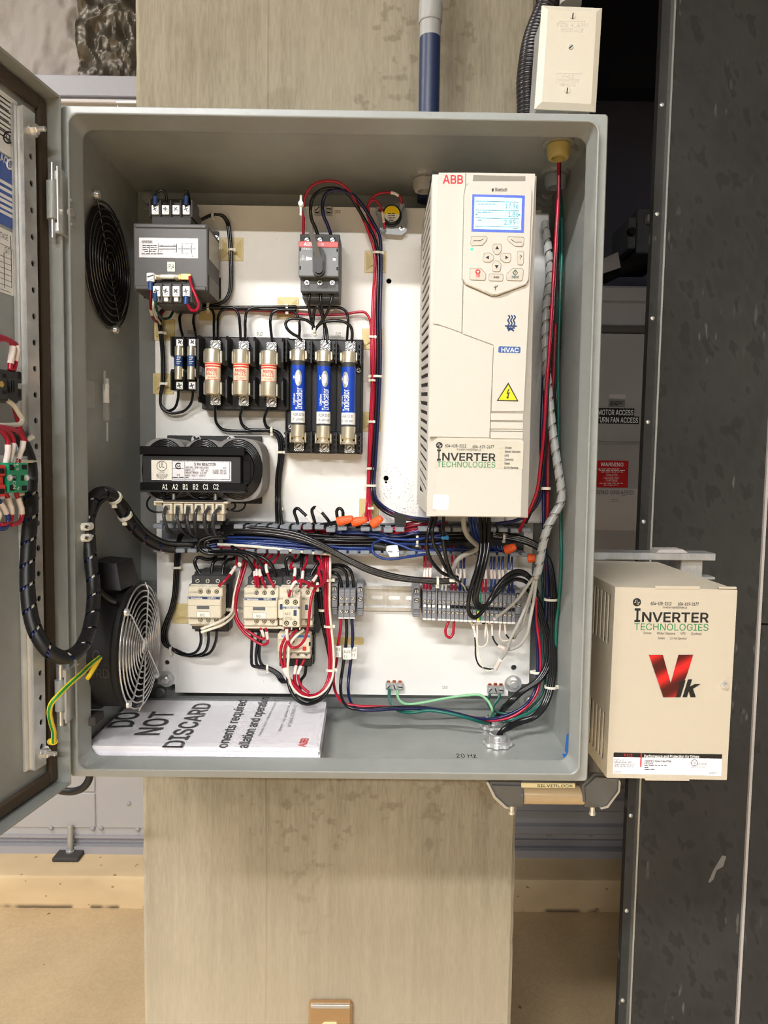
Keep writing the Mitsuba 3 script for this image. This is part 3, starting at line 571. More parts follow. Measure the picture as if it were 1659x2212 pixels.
txt(g, 'V1000 KLC Series Output Filter', 1392, 1646, 4.4, yt, 1452, True); txt(g, 'V1K12A01', 1392, 1651, 4.4, yt, 1412, True); lines(g, 1392, 1653, 1440, 1, 4, yt, 1.4, 2); lines(g, 1392, 1657.5, 1460, 1, 4, yt, 1.4, 3); lines(g, 1392, 1661.5, 1414, 1, 4, yt, 1.4, 4)
txt(g, 'C', 1488, 1651, 4, yt); txt(g, 'US LISTED', 1507, 1652, 4, yt, 1527); txt(g, 'IND CONT EQ 5H40', 1493, 1658, 2.6, yt, 1524); txt(g, '408629 C', 1532, 1671, 3, yt); txt(g, 'UL', 1498, 1651, 6, yt, 1503.5)
c = P(1500, 1648, yt); th = np.linspace(0, 2 * np.pi, 25)[:-1]; g.tube(np.stack([c[0] + 7 * mpp(yt) * np.cos(th), th * 0 + c[1], c[2] + 7 * mpp(yt) * np.sin(th)], 1), .0003, 4, True)
part(k, 'lettering', g, 'text')
k = thing('strut_bracket', 'galvanised strut bracket behind the beige filter box', 'bracket')
part(k, 'channel', B().bx(1270, 1194, 1548, 1210, .335, .375, .001).box(.275, .42, .335, .375, P(1400, 1210, .335)[2], P(1400, 1195, .335)[2]), 'galv'); part(k, 'web', B().bx(1470, 1210, 1518, 1250, .35, .37, .001), 'galv'); part(k, 'lower_channel', B().bx(1470, 1246, 1546, 1252, .345, .375, .001), 'galv'); part(k, 'tape', B().prism([(1417, 1194), (1424, 1187), (1476, 1187), (1486, 1194)], .34, .37), 'pale_sheet')

# ================================================================== the enclosure
W, H = .305, .382; DB = .2535; XI = .299; ZI = H - .005     # outer half width and height, back wall, inner half sizes
enc = thing('enclosure', 'open grey steel electrical enclosure mounted on the concrete column', 'electrical enclosure')
zb, zt_ = ZC - H, ZC + H
def rring(d, r, n=6):
    r = max(r, .0005); hw, hh = W - d, H - d; out = []
    for cx, cz, a0 in ((hw - r, hh - r, 0), (-hw + r, hh - r, 90), (-hw + r, -hh + r, 180), (hw - r, -hh + r, 270)):
        for a in np.linspace(a0, a0 + 90, n): out.append((cx + r * math.cos(math.radians(a)), cz + r * math.sin(math.radians(a))))
    return np.array(out)
prof = [(0, .20, .004), (0, .014, .004), (.0006, .0115, .004), (.002, .010, .004), (.0118, .0098, .010), (.0128, .008, .011), (.0131, -.001, .011), (.0137, -.0026, .011), (.0147, -.003, .011), (.0155, -.0022, .011), (.0163, .004, .011), (.0205, .021, .012), (.0208, .024, .012), (.0195, .0265, .012), (.006, .0285, .006)]
g = B(); v = []; f = []; n = 24
for d, y, r in prof: q = rring(d, r); v += [(a, y, ZC + b) for a, b in q]
for i in range(len(prof) - 1):
    for j in range(n): k_ = (j + 1) % n; f += [[i * n + j, (i + 1) * n + j, (i + 1) * n + k_], [i * n + j, (i + 1) * n + k_, i * n + k_]]
part(enc, 'flange', g.add(v, f), 'paint', 35)
part(enc, 'back_wall', B().box(-W, W, DB, DB + .003, zb, zt_), 'paint')
part(enc, 'side_wall', B().box(-W, -XI, .02, DB, zb, zt_), 'paint'); part(enc, 'side_wall', B().box(XI, W, .02, DB, zb, zt_), 'paint')
part(enc, 'top_wall', B().box(-XI, XI, .02, DB, zt_ - .005, zt_), 'paint'); part(enc, 'bottom_wall', B().box(-XI, XI, .02, DB, zb, zb + .005), 'paint')
def lip(pts, r): return B().tube(spline(pts, 6), r, 8)
part(enc, 'mounting_rail', B().box(-.31, .31, DB + .003, .312, ZC + .25, ZC + .29).box(-.31, .31, DB + .003, .312, ZC - .34, ZC - .30), 'galv')
for px, py in ((1143, 1512), (322, 433), (350, 1492), (1178, 425)):
    c = P(px, py, DB); part(enc, 'stud', B().lathe(c, (0, -1, 0), [(.016, 0), (.0155, .003), (.0085, .0035), (.0082, .012), (.006, .0135)], 22), 'paint' if py < 600 else 'metal_dull', 30)
for px, py in ((166, 429), (166, 437), (165, 455), (182, 1465), (182, 1493)):
    pass
for z_ in (ZC + .262, ZC - .231):
    part(enc, 'ground_pad', B().lathe((-.2895, .0, z_), (1, -.25, 0), [(.0045, -.002), (.0045, .002)], 16).lathe((-.2895, .0, z_ + .013), (1, -.25, 0), [(.0018, -.002), (.0018, .002)], 10).lathe((-.2895, .0, z_ - .013), (1, -.25, 0), [(.0018, -.002), (.0018, .002)], 10), 'metal_dull')
zf = zb + .0053
g = text3(B(), '20 Hz', PZ(985, 1636, zf), (1, 0, 0), (0, 1, 0), .012, PZ(1030, 1636, zf)[0] - PZ(985, 1636, zf)[0]); part(enc, 'handwriting', g, 'text')
# hinges
def hinge(z, h):
    x = -.2985; y = -.006; kx = part(enc, 'hinge', B().box(x + .001, x + .0035, y - .012, y + .02, z - h, z + h, .0006).box(x - .010, x + .003, y - .004, y + .004, z + h * .62, z + h * .97, .0015).box(x - .010, x + .003, y - .004, y + .004, z - h * .97, z - h * .62, .0015), 'metal')
    part(kx, 'knuckle', B().cyl((x - .006, y - .005, z - h * .58), (x - .006, y - .005, z + h * .58), .0062, sides=16), 'paint', 40)
    part(kx, 'pin', B().cyl((x - .006, y - .005, z - h * 1.15), (x - .006, y - .005, z + h * 1.15), .0028, sides=10), 'chrome', 40)
z1, z2 = P(130, 367, -.006)[2], P(130, 507, -.006)[2]; hinge((z1 + z2) / 2, (z1 - z2) / 2)
z1, z2 = P(145, 1442, -.006)[2], P(145, 1555, -.006)[2]; hinge((z1 + z2) / 2, (z1 - z2) / 2)

# ---- the door, swung a little past square
DU = np.array([-.171, -.985, 0]); DN = np.array([.985, -.171, 0]); DO = np.array([-.3185, .004, 0])
def D(s, n, z): return DO + DU * s + DN * n + np.array([0, 0, z])
def Dp(px, py, n=0.):
    d = ray(px, py); o = DO + DN * n; t = ((o - CAM) @ DN) / (d @ DN); q = CAM + d * t; return (q - DO) @ DU, q[2]
class DB_(B):
    def dbox(s, s0, s1, n0, n1, z0, z1, ch=0.):
        b = B().box(s0, s1, n0, n1, z0, z1, ch); v = np.vstack(b.v); return s.add(DO + v[:, :1] * DU + v[:, 1:2] * DN + v[:, 2:] * [0, 0, 1], np.vstack(b.f)[:, ::-1])
    def dpx(s, x0, y0, x1, y1, n0, n1, ch=.0005):
        a = Dp(x0, (y0 + y1) / 2, n1); b = Dp(x1, (y0 + y1) / 2, n1); m = (x0 + x1) / 2
        return s.dbox(a[0], b[0], n0, n1, Dp(m, y1, n1)[1], Dp(m, y0, n1)[1], ch)
    def dtxt(s, t, px, py, h, n, w=None, bold=False):
        a = Dp(px, py, n); return text3(s, t, D(a[0], n, a[1]), -DU, (0, 0, 1), h, w, bold)
dz0, dz1 = zb - .004, zt_ + .004
part(enc, 'door', DB_().dbox(0, .60, -.003, 0, dz0, dz1).dbox(0, .003, 0, .0205, dz0, dz1, .001).dbox(.597, .60, 0, .0205, dz0, dz1, .001).dbox(.003, .597, 0, .0205, dz0, dz0 + .003, .001).dbox(.003, .597, 0, .0205, dz1 - .003, dz1, .001), 'paint')
dr_ = enc + '__door'
part(dr_, 'gasket', DB_().dbox(.0045, .018, 0, .006, dz0 + .006, dz1 - .006, .002).dbox(.018, .58, 0, .006, dz0 + .006, dz0 + .021, .002).dbox(.018, .58, 0, .006, dz1 - .021, dz1 - .006, .002), 'gasket')
sA = Dp(62, 900, .011)[0]; sB = sA - .0195; za, zc1 = Dp(80, 1663, .011)[1], Dp(72, 243, .011)[1]
holes = []; zz = zc1 - .047
hp = sbox(sB, za, sA, zc1)
while zz > za + .02: holes.append(Point(sB + .0075, zz).buffer(.0032, 6)); zz -= .0275
hp = hp.difference(unary_union(holes)); m = trimesh.creation.extrude_polygon(hp, .002, engine='earcut'); v = np.array(m.vertices)
g = DB_(); g.add(DO + v[:, :1] * DU + (.009 + v[:, 2:]) * DN + v[:, 1:2] * [0, 0, 1], np.array(m.faces)[:, ::-1]); part(dr_, 'strut_edge', DB_().dbox(sA - .0022, sA, 0, .0108, za, zc1, .0008), 'metal'); g.dbox(sA, sA + .006, 0, .004, za, zc1, .001); g.dbox(sB, sB + .0015, 0, .009, za, zc1)
part(dr_, 'perforated_strut', g, 'galv'); part(dr_, 'strut_recess', DB_().dbox(sB + .002, sA - .003, .0005, .001, za, zc1), 'black_matt')
for z_ in (zc1 - .018, za + .014): part(dr_, 'stud_nut', hexbolt(B(), D(sB + .004, .011, z_), DN, .0052, .005, .007), 'chrome')
part(dr_, 'instruction_label', DB_().dpx(-40, 192, 38, 325, .0, .0006, 0), 'white', label='white instruction label with small print'); part(dr_, 'certification_label', DB_().dpx(-40, 330, 41, 482, .0, .0006, 0), 'label_blue', label='blue label with white fields'); part(dr_, 'parts_table', DB_().dpx(-40, 488, 31, 628, .0, .0006, 0), 'white', label='white label with a ruled table')
g = DB_()
for i in range(11): g.dpx(-20, 205 + i * 8 + 4, 31 - (i % 3) * 6, 208 + i * 8 + 4, .0006, .0008, 0)
for y_ in (520, 545, 558, 570, 582, 594, 606, 618): g.dpx(-20, y_ + 6, 24, y_ + 7, .0006, .0008, 0)
g.dpx(9, 545, 10, 622, .0006, .0008, 0); g.dpx(24, 510, 25, 622, .0006, .0008, 0)
g.dtxt('TAGE', 0, 513, .006, .0008, .012); g.dtxt('QTY', 10, 545, .006, .0008, .012)
ov = [Dp(19 + 11 * math.cos(t), 297 + 12 * math.sin(t), .0008) for t in np.linspace(0, 2 * np.pi, 25)[:-1]]; g.tube([D(a_, .0008, b_) for a_, b_ in ov], .0009, 4, True); g.dtxt('UL', 13, 302, .006, .0009, .011, True)
part(dr_, 'lettering', g, 'text')
g = DB_()
for y_ in (375, 389, 404, 415, 428, 440): g.dpx(-20, y_ + 3 + 12, 35, y_ + 10 + 12, .0006, .0008, 0)
g.dtxt('AC.', 0, 346, .007, .0009, .014, True)
ov = [Dp(22 + 7 * math.cos(t), 355 + 10 * math.sin(t), .0008) for t in np.linspace(.6, 5.7, 20)]; g.tube([D(a_, .0008, b_) for a_, b_ in ov], .001, 4); g.dtxt('SA', 19, 359, .005, .0009, .007, True)
part(dr_, 'lettering', g, 'text_white')

# relay base, push button blocks and bracket carried by the door
k = thing('relay_base', 'black relay base on the door behind the red looped wires', 'relay base')
g = DB_().dpx(-30, 797, 40, 866, .012, .03, .001).dpx(20, 802, 48, 826, .010, .022, .001).dpx(20, 838, 48, 864, .010, .022, .001).dpx(-30, 806, 16, 858, .03, .038, .001)
for x_ in (22, 27, 32): g.dpx(x_, 818, x_ + 1.6, 848, .03, .032, 0)
part(k, 'body', g, 'charcoal'); [part(k, 'recess', DB_().dpx(*a_, 0), 'black_matt') for a_ in ((38, 803, 45, 818, .022, .0224), (38, 842, 45, 857, .022, .0224), (5, 808, 14, 816, .038, .0384), (5, 843, 14, 851, .038, .0384))]
part(k, 'screw', B().lathe(D(*[(lambda q: (q[0], .038, q[1]))(Dp(2, 830, .038))][0]), DN, [(.003, 0), (.003, .001)], 12), 'brass')
k = thing('contact_bracket', 'galvanised plate behind the green contact block on the door', 'bracket')
part(k, 'plate', DB_().dpx(-30, 984, 90, 1077, .012, .0135, .0005), 'galv'); part(k, 'tie_slot', DB_().dpx(40, 993, 82, 1000, .0135, .018, .001).dpx(40, 1063, 82, 1070, .0135, .018, .001), 'tie')
k = thing('contact_block', 'green push button contact block on the open door', 'contact block')
part(k, 'body', DB_().dpx(17, 1000, 62, 1064, .0135, .045, .0015), 'block_green')
g = DB_(); g.dpx(22, 1004, 31, 1016, .045, .0455, 0).dpx(22, 1048, 31, 1060, .045, .0455, 0).dpx(48, 1004, 58, 1014, .045, .0455, 0).dpx(48, 1049, 58, 1060, .045, .0455, 0).dpx(29, 1027, 35, 1038, .045, .0455, 0).dpx(46, 1027, 52, 1038, .045, .0455, 0); part(k, 'wire_entry', g, 'black_matt')
for q in ((20, 1032), (57, 1032)): s_, z_ = Dp(*q, .045); part(k, 'screw', B().lathe(D(s_, .045, z_), DN, [(.0032, 0), (.0032, .0012), (.002, .0016)], 12), 'metal')
g = DB_()
for t_, x_, y_ in (('4', 34, 1009), ('5 NO', 41, 1017), ('NO 3', 34, 1057), ('4', 42, 1059)): a_ = Dp(x_, y_, .046); text3(g, t_, D(a_[0], .046, a_[1]), (0, 0, 1), DU, .004)
part(k, 'lettering', g, 'text_white')
k = thing('contact_block', 'red push button contact block at the left edge beside the green one', 'contact block')
part(k, 'body', DB_().dpx(-40, 1004, 14, 1029, .0135, .045, .0015).dpx(-40, 1029, 8, 1048, .0135, .043, .001).dpx(-40, 1047, 14, 1074, .0135, .045, .0015), 'block_red'); part(k, 'wire_entry', DB_().dpx(0, 1012, 10, 1023, .045, .0455, 0).dpx(0, 1056, 10, 1067, .045, .0455, 0), 'black_matt')

# ---- blue tape scrap
a_ = PX(1229, 1610, XI - .0004); b_ = PX(1229, 1655, XI - .0004)
m = trimesh.creation.extrude_polygon(Polygon([(.058, zb + .0056), (.092, zb + .0056), (.084, zb + .030), (.072, zb + .036), (.056, zb + .036)]), .0006, engine='earcut'); v = np.array(m.vertices)
k = solo('tape_scrap', 'scrap of blue masking tape in the lower right corner of the enclosure', 'tape', B().add(np.stack([XI - .0008 + v[:, 2], v[:, 0], v[:, 1]], 1), np.array(m.faces)).box(XI - .007, XI - .0004, .050, .080, zb + .0052, zb + .0058), 'tape_blue')

# ---- back panel
PY = .205
k = thing('backboard', 'white steel mounting panel carrying the components inside the enclosure', 'panel')
ptl, pbr = P(333, 441, PY), P(1142, 1504, PY); px0, px1, pz1, pz0 = ptl[0], pbr[0], ptl[2], pbr[2]
q = sbox(px0, pz0, px1, pz1)
q = q.difference(sbox(px1 - .030, pz0 - 1, px1 + 1, pz0 + .018)).difference(sbox(px0 - 1, pz0 - 1, px0 + .025, pz0 + .012))
for px, py, r in ((840, 607, 5.5), (834, 1033, 5.5), (1110, 1442, 6), (361, 1431, 5), (834, 1042, 2.5)): c = P(px, py, PY); q = q.difference(Point(c[0], c[2]).buffer(r * mpp(PY), 8))
part(k, 'sheet', B().xprism(q, PY, PY + .0025).box(px0, px0 + .002, PY, PY + .018, pz0 + .02, pz1).box(px1 - .002, px1, PY, PY + .018, pz0 + .02, pz1).box(px0, px1, PY, PY + .018, pz1 - .002, pz1), 'panel')
part(k, 'bolt', hexbolt(B(), P(1108, 1476, PY), (0, -1, 0), .0082, .008, .002), 'metal'); part(k, 'bolt', hexbolt(B(), P(360, 1466, PY), (0, -1, 0), .0078, .007, .004), 'metal'); part(k, 'bolt', hexbolt(B(), P(1103, 455, PY), (0, -1, 0), .0078, .007, .004), 'metal')
yl = PY - .0004; yt = PY - .0007
for s_, x0, y0, x1, y1, tx0, tb, th_, tx1 in (('GND', 720, 450, 737, 463, 722.5, 461, 7, 735.5), ('FU1', 723, 714, 738, 731, 724.5, 726, 8, 736), ('FU2', 552, 713, 570, 730, 555, 726, 8, 567), ('FU3', 404, 710, 421, 725, 406, 721, 7.5, 418), ('GND', 953, 1479, 969, 1492, 955, 1488, 6.5, 967.5)):
    part(k, 'label', B().bx(x0, y0, x1, y1, yl, PY, 0), 'tag', label=f'small white label reading {s_}'); part(k, 'lettering', txt(B(), s_, tx0, tb, th_, yt, tx1), 'text')
part(k, 'label', B().prism([(721, 1376), (783, 1376), (786, 1380), (786, 1389), (783, 1393), (723, 1393), (720, 1389), (720, 1380)], yl, PY), 'mount', label='yellowed embossed label behind the tagged wires')
g = B(); txt(g, 'T1   PUMP MOTOR  T3', 725, 1383, 4.5, yt, 783); txt(g, '1 HP   FLA-10.4', 727, 1390, 4.5, yt, 784); part(k, 'lettering', g, 'brass')

# ---- adhesive cable tie mounts
YM = PY
MOUNTS = [(501, 539, 24, 'beside the transformer'), (454, 668, 24, 'above the three cream fuses'), (622, 666, 23, 'left of the disconnect wires'), (811, 566, 23, 'under the thermostat wires'), (356, 713, 22, 'above the small two-pole fuse holder'), (353, 829, 22, 'left of the small two-pole fuse holder'),
          (804, 733, 22, 'right of the blue fuses near their top'), (802, 911, 21, 'right of the blue fuses near their bottom'), (797, 1098, 21, 'above the orange wire connectors'), (395, 1325, 22, 'left of the first contactor')]
for px, py, h, w_ in MOUNTS:
    k = thing('tie_mount', f'yellowed square adhesive cable tie mount {w_}', 'cable tie mount', 'adhesive cable tie mounts on the white panel'); c = P(px, py, YM); s_ = h * mpp(YM)
    part(k, 'base', B().box(c[0] - s_, c[0] + s_, YM - .0014, YM, c[2] - s_, c[2] + s_, .0005), 'mount')
    g = B(); e = s_ * .36; t_ = s_ * .85; y0, y1 = YM - .0014, YM - .0038
    v = [(c[0] - e, y1, c[2] - e), (c[0] + e, y1, c[2] - e), (c[0] + e, y1, c[2] + e), (c[0] - e, y1, c[2] + e), (c[0] - t_, y0, c[2] - t_), (c[0] + t_, y0, c[2] - t_), (c[0] + t_, y0, c[2] + t_), (c[0] - t_, y0, c[2] + t_)]
    g.add(v, [[0, 1, 2], [0, 2, 3], [0, 7, 4][::-1], [0, 3, 7][::-1], [1, 5, 6][::-1], [1, 6, 2][::-1]])
    g.box(c[0] - s_ * .28, c[0] + s_ * .28, y1 - .001, y1, c[2] - s_ * .28, c[2] + s_ * .28, .0004)
    part(k, 'saddle', g, 'mount')

# ---- fan guard on the left wall
def ringmesh(c, r, wr, n=56): th = np.arange(n) * 2 * np.pi / n; return B().tube(np.stack([th * 0 + c[0], c[1] + r * np.cos(th), c[2] + r * np.sin(th)], 1), wr, 6, True)
k = thing('fan_guard', 'round wire fan guard over a vent high on the left wall of the enclosure', 'fan guard')
gc = np.array([-XI + .006, .128, P(228, 580, .128)[2] + .002]); R_ = .0775
part(k, 'vent_opening', B().lathe((-XI - .001, gc[1], gc[2]), (1, 0, 0), [(R_ * .95, 0), (R_ * .95, .0015)], 48), 'black_matt')
for i in range(9): part(k, 'ring', ringmesh(gc + np.array([0 if i < 8 else -.003, 0, 0]), R_ * (.12 + .88 * i / 8), .0011), 'chrome_dark', True)
for a_ in (62, 118, 8):
    d = np.array([0, math.cos(math.radians(a_)), math.sin(math.radians(a_))]); part(k, 'spoke', B().tube([gc - d * R_ * 1.03 - np.array([.002, 0, 0]), gc + d * R_ * 1.03 - np.array([.002, 0, 0])], .0011, 6), 'chrome_dark', True)
for sg in (-1, 1): part(k, 'screw', B().lathe(gc + np.array([-.006, sg * R_ * .36 - .012 * (sg < 0) - .01 * (sg > 0), sg * -R_ * .98]), (1, 0, 0), [(.0035, 0), (.0035, .003), (.006, .003), (.005, .0075), (.002, .009)], 14), 'metal', 30)

# ---- cooling fan, lower left
k = thing('cooling_fan', 'black round cooling fan with wire guard low on the left wall of the enclosure', 'fan')
fc = np.array([-.246, .090, ZC - .245]); R_ = .0745
wall = -XI
hous = B().lathe((wall, fc[1], fc[2]), (1, 0, 0), [(R_ + .004, 0), (R_ + .004, .006), (R_, .008), (R_, .040), (R_ + .002, .043), (R_ + .002, .048), (R_ - .006, .048), (R_ - .008, .02), (R_ - .009, .004)], 56)
hous.box(wall, wall + .034, fc[1] - .02, fc[1] + .03, fc[2] + R_ - .01, fc[2] + R_ + .024, .003)
part(k, 'housing', hous, 'black_matt', 30)
part(k, 'terminal_cover', B().add(*(lambda v: (v, BOXF))(np.array([(wall + .002, fc[1] - .034, fc[2] + R_ + .005), (wall + .002, fc[1] - .026, fc[2] + R_ + .036), (wall + .002, fc[1] + .036, fc[2] + R_ + .005), (wall + .002, fc[1] + .03, fc[2] + R_ + .036), (wall + .04, fc[1] - .034, fc[2] + R_ + .002), (wall + .032, fc[1] - .026, fc[2] + R_ + .034), (wall + .04, fc[1] + .036, fc[2] + R_ + .002), (wall + .032, fc[1] + .03, fc[2] + R_ + .034)]))), 'black')
part(k, 'hub', B().lathe((wall + .006, fc[1], fc[2]), (1, 0, 0), [(.032, 0), (.032, .03), (.029, .034), (.012, .035)], 36), 'metal_dull', 30)
for i in range(7):
    a_ = i * 2 * np.pi / 7; q = []
    for t_, r_ in ((0, .03), (.30, R_ - .012), (.75, R_ - .012), (.62, .03)):
        q.append((fc[1] + r_ * math.cos(a_ + t_), fc[2] + r_ * math.sin(a_ + t_)))
    x0_ = wall + .012; v = [(x0_, *q[0]), (x0_, *q[1]), (x0_ + .02, *q[2]), (x0_ + .02, *q[3])]; v += [(a + .0012, b, c_) for a, b, c_ in v]
    part(k, 'blade', B().add(v, [[0, 1, 2], [0, 2, 3], [4, 6, 5], [4, 7, 6], [0, 4, 5], [0, 5, 1], [1, 5, 6], [1, 6, 2], [2, 6, 7], [2, 7, 3], [3, 7, 4], [3, 4, 0]]), 'black')
gc = fc + np.array([.004, 0, 0])
for i in range(10): part(k, 'guard_ring', ringmesh(gc + np.array([-.004 * (i / 9.) ** 3, 0, 0]), (R_ + .003) * (.13 + .87 * i / 9), .0012), 'chrome', True)
part(k, 'guard_badge', B().lathe(gc + np.array([-.0018, 0, 0]), (1, 0, 0), [(.011, 0), (.0105, .001)], 20), 'chrome')
for a_ in (48, 80, 228, 260, 136, 316):
    d = np.array([0, math.cos(math.radians(a_)), math.sin(math.radians(a_))]); part(k, 'guard_spoke', B().tube([gc + d * .011 + np.array([.0018, 0, 0]), gc + d * R_ * .95 + np.array([.0016, 0, 0]), gc + d * (R_ + .006) + np.array([-.003, 0, 0])], .0012, 6), 'chrome', True)
for a_ in (136, 316, 228):
    d = np.array([0, math.cos(math.radians(a_)), math.sin(math.radians(a_))]); part(k, 'screw', B().lathe(gc + d * (R_ + .004) + np.array([-.004, 0, 0]), (1, 0, 0), [(.005, 0), (.0048, .003), (.002, .005)], 14), 'metal', 30)
g = B(); c_ = math.radians(196)
for r_ in range(2):
    t_, f_ = text_uv('GRD' if r_ == 0 else 'o'); t_ = t_ * (.012 if r_ == 0 else .016)
    ang = c_ + (t_[:, 1] - (0 if r_ == 0 else -.022)) / -R_
    g.add(np.stack([wall + .014 + t_[:, 0] * .75 + (.0 if r_ == 0 else .006), fc[1] + (R_ + .0006) * np.cos(ang), fc[2] + (R_ + .0006) * np.sin(ang)], 1), f_)
part(k, 'moulded_lettering', g, 'charcoal')
part(k, 'foot', B().box(wall, wall + .022, fc[1] - .072, fc[1] - .045, fc[2] - R_ - .004, fc[2] - R_ + .006, .001), 'rubber')

# ---- spare fuse pouch taped to the left wall
k = thing('spare_fuse_pouch', 'clear pouch with spare glass fuse taped between the two fan guards', 'pouch')
a_ = PX(219, 832, wall); b_ = PX(258, 905, wall); gx = wall + .0008
v, f = crumple(14, 16, 0, 1, 0, 1, 0, .0012, 5); part(k, 'pouch', B().add(np.stack([wall + .0022 + v[:, 1], a_[1] + (b_[1] - a_[1]) * v[:, 0], b_[2] + (a_[2] - b_[2]) * v[:, 2]], 1), f), 'film', True)
part(k, 'tape', B().box(gx - .001, gx, *sorted((PX(180, 820, wall)[1], PX(203, 820, wall)[1])), PX(190, 880, wall)[2], PX(190, 822, wall)[2]), 'clearwrap')
c = PX(229, 850, wall + .006); c2 = PX(227, 890, wall + .006)
part(k, 'fuse_body', B().cyl((c[0], c[1], c[2] - .012), (c[0], c[1], c[2] + .012), .004, sides=14), 'white', 40); part(k, 'fuse_glass', B().cyl((c[0], c[1], c[2] - .034), (c[0], c[1], c[2] - .012), .0042, sides=14), 'glass', 40); part(k, 'fuse_cap', B().cyl((c[0], c[1] + .003, c[2] + .012), (c[0], c[1] + .003, c[2] + .019), .003, sides=14).box(c[0] - .001, c[0] + .001, c[1] + .001, c[1] + .003, c[2] - .06, c[2] - .036).box(c[0] - .001, c[0] + .001, c[1] - .005, c[1] - .003, c[2] + .004, c[2] + .028), 'metal')

# ---- instruction booklets in a clear bag on the enclosure floor
k = thing('manual_stack', 'stack of white instruction booklets in a clear plastic bag on the enclosure floor', 'booklets')
z0 = zb + .007; zt2 = zb + .032
cor = [PZ(192, 1612, zt2), PZ(687, 1612, zt2), PZ(704, 1505, zt2), PZ(285, 1508, zt2)]; cor[0][1] = cor[1][1] = .026; cor[2][1] = cor[3][1] = .195; cor[0][0] = cor[3][0] = -.293; cor[1][0] += .002; cor[2][0] += .002
outl = Polygon([(p[0], p[1]) for p in cor])
def slab(poly, za, zb_):
    m = trimesh.creation.extrude_polygon(poly, zb_ - za, engine='earcut'); v = np.array(m.vertices); v[:, 2] += za; return B().add(v, np.array(m.faces))
zz = z0
for i in range(5):
    th = .005; part(k, 'booklet', slab(affinity.translate(outl.buffer(-.0012 * (i % 2) - .0004), (i % 3) * .0006, (i % 2) * .0012), zz, zz + th - .0004), 'paper'); zz += th
zt2 = zz
part(k, 'dark_sleeve', slab(outl.buffer(-.004), zb + .0052, z0 - .0003), 'charcoal')
g = B(); rd = B()
def ptext(b, s, p0, p1, hp, bold=True):
    a = PZ(*p0, zt2 + .0004); e = PZ(*p1, zt2 + .0004); u = e - a; L = np.linalg.norm(u); u /= L; hgt = PZ(*hp, zt2 + .0004); vv = np.array([-u[1], u[0], 0]); h = max(abs((hgt - a) @ vv), .002)
    return text3(b, s, a, u, vv, h, L, bold)
ptext(g, 'DO', (283, 1572), (303, 1538), (235, 1566)); ptext(g, 'NOT', (340, 1590), (378, 1537), (293, 1584)); ptext(g, 'DISCARD', (391, 1617), (458, 1520), (350, 1615))
ptext(g, 'onents required', (489, 1616), (534, 1512), (467, 1614)); ptext(g, 'allation and operation', (534, 1616), (582, 1506), (512, 1615))
part(k, 'lettering', g, 'text')
g = B()
for s_, a_, b_, h_ in (('manual. Quick installation and start-up guide', (562, 1590), (606, 1500), (556, 1590)), ('Start-up guide for drives', (606, 1580), (634, 1505), (600, 1580)), ('of 3AUA ACH580-01 -04 drives', (628, 1570), (648, 1500), (620, 1570))): ptext(g, s_, a_, b_, h_, False)
part(k, 'lettering', g, 'text_grey'); rd = ptext(B(), 'ABB', (660, 1613), (667, 1595), (643, 1613)); part(k, 'lettering', rd, 'text_red')
nx, ny = 46, 34; v = []
bx_ = [c_.copy() for c_ in cor]
for i in range(nx):
    for j in range(ny):
        a, b = i / (nx - 1) * 1.035, -.03 + j / (ny - 1) * 1.06; p = (bx_[0] * (1 - a) + bx_[1] * a) * (1 - b) + (bx_[3] * (1 - a) + bx_[2] * a) * b
        e = max(0, a - 1) + max(0, -b) + max(0, b - 1)
        hgt = zt2 + .002 + .004 * abs(meshkit.fbm(np.array([a * 7 + b * 2, b * 9 - a * 4, 1.]), 3) - .5) * 2 - min(e * .9, .026); v.append((p[0], p[1], hgt))
i, j = np.meshgrid(np.arange(nx - 1), np.arange(ny - 1), indexing='ij'); a = (i * ny + j).ravel(); f = np.vstack([np.stack([a, a + ny, a + ny + 1], 1), np.stack([a, a + ny + 1, a + 1], 1)])
part(k, 'plastic_bag', B().add(v, f), 'film', True, label='clear wrinkled plastic bag')
NTH = 'first second third fourth fifth sixth seventh eighth ninth tenth eleventh twelfth thirteenth fourteenth fifteenth sixteenth seventeenth eighteenth nineteenth twentieth twenty-first'.split()

# ================================================================== components on the panel
# ---- control transformer
k = thing('control_transformer', 'dark grey control transformer with white wiring label at the panel top left', 'transformer')
TY = .118
part(k, 'core', B().bx(290, 486, 447, 625, TY, PY - .02, .0015).bx(293, 484, 443, 492, TY - .002, PY - .02, .001).bx(293, 617, 443, 626, TY - .002, PY - .02, .001), 'trans')
c0 = P(368.5, 555.5, TY); c0 = np.array([c0[0] + 78.5 * mpp(TY), TY, c0[2] + 69.5 * mpp(TY)])
g = B(); v = [(c0[0] + .0006, TY + .004, c0[2] - .006), (c0[0] + .0006, PY - .026, c0[2] - .006), (c0[0] + .0006, PY - .026, c0[2] - .042), (c0[0] + .0006, TY + .004, c0[2] - .042)]
part(k, 'foil_label', g.add(v, [[0, 1, 2], [0, 2, 3]]), 'metal_dull'); v = [(a, b, c - .056) for a, b, c in v]; v[2] = (v[2][0], v[2][1], v[2][2] + .014); v[3] = (v[3][0], v[3][1], v[3][2] + .014); part(k, 'side_label', B().add(v, [[0, 1, 2], [0, 2, 3]]), 'text_grey')
part(k, 'coil', B().bx(352, 478, 420, 660, .145, PY - .012, .006).bx(418, 600, 442, 640, .15, PY - .012, .006), 'charcoal')
part(k, 'mounting_foot', B().bx(445, 500, 472, 528, PY - .004, PY - .001, .0005).bx(425, 600, 476, 643, PY - .004, PY - .001, .0005).bx(310, 600, 345, 643, PY - .004, PY - .001, .0005).bx(430, 500, 450, 640, PY - .02, PY - .004), 'black')
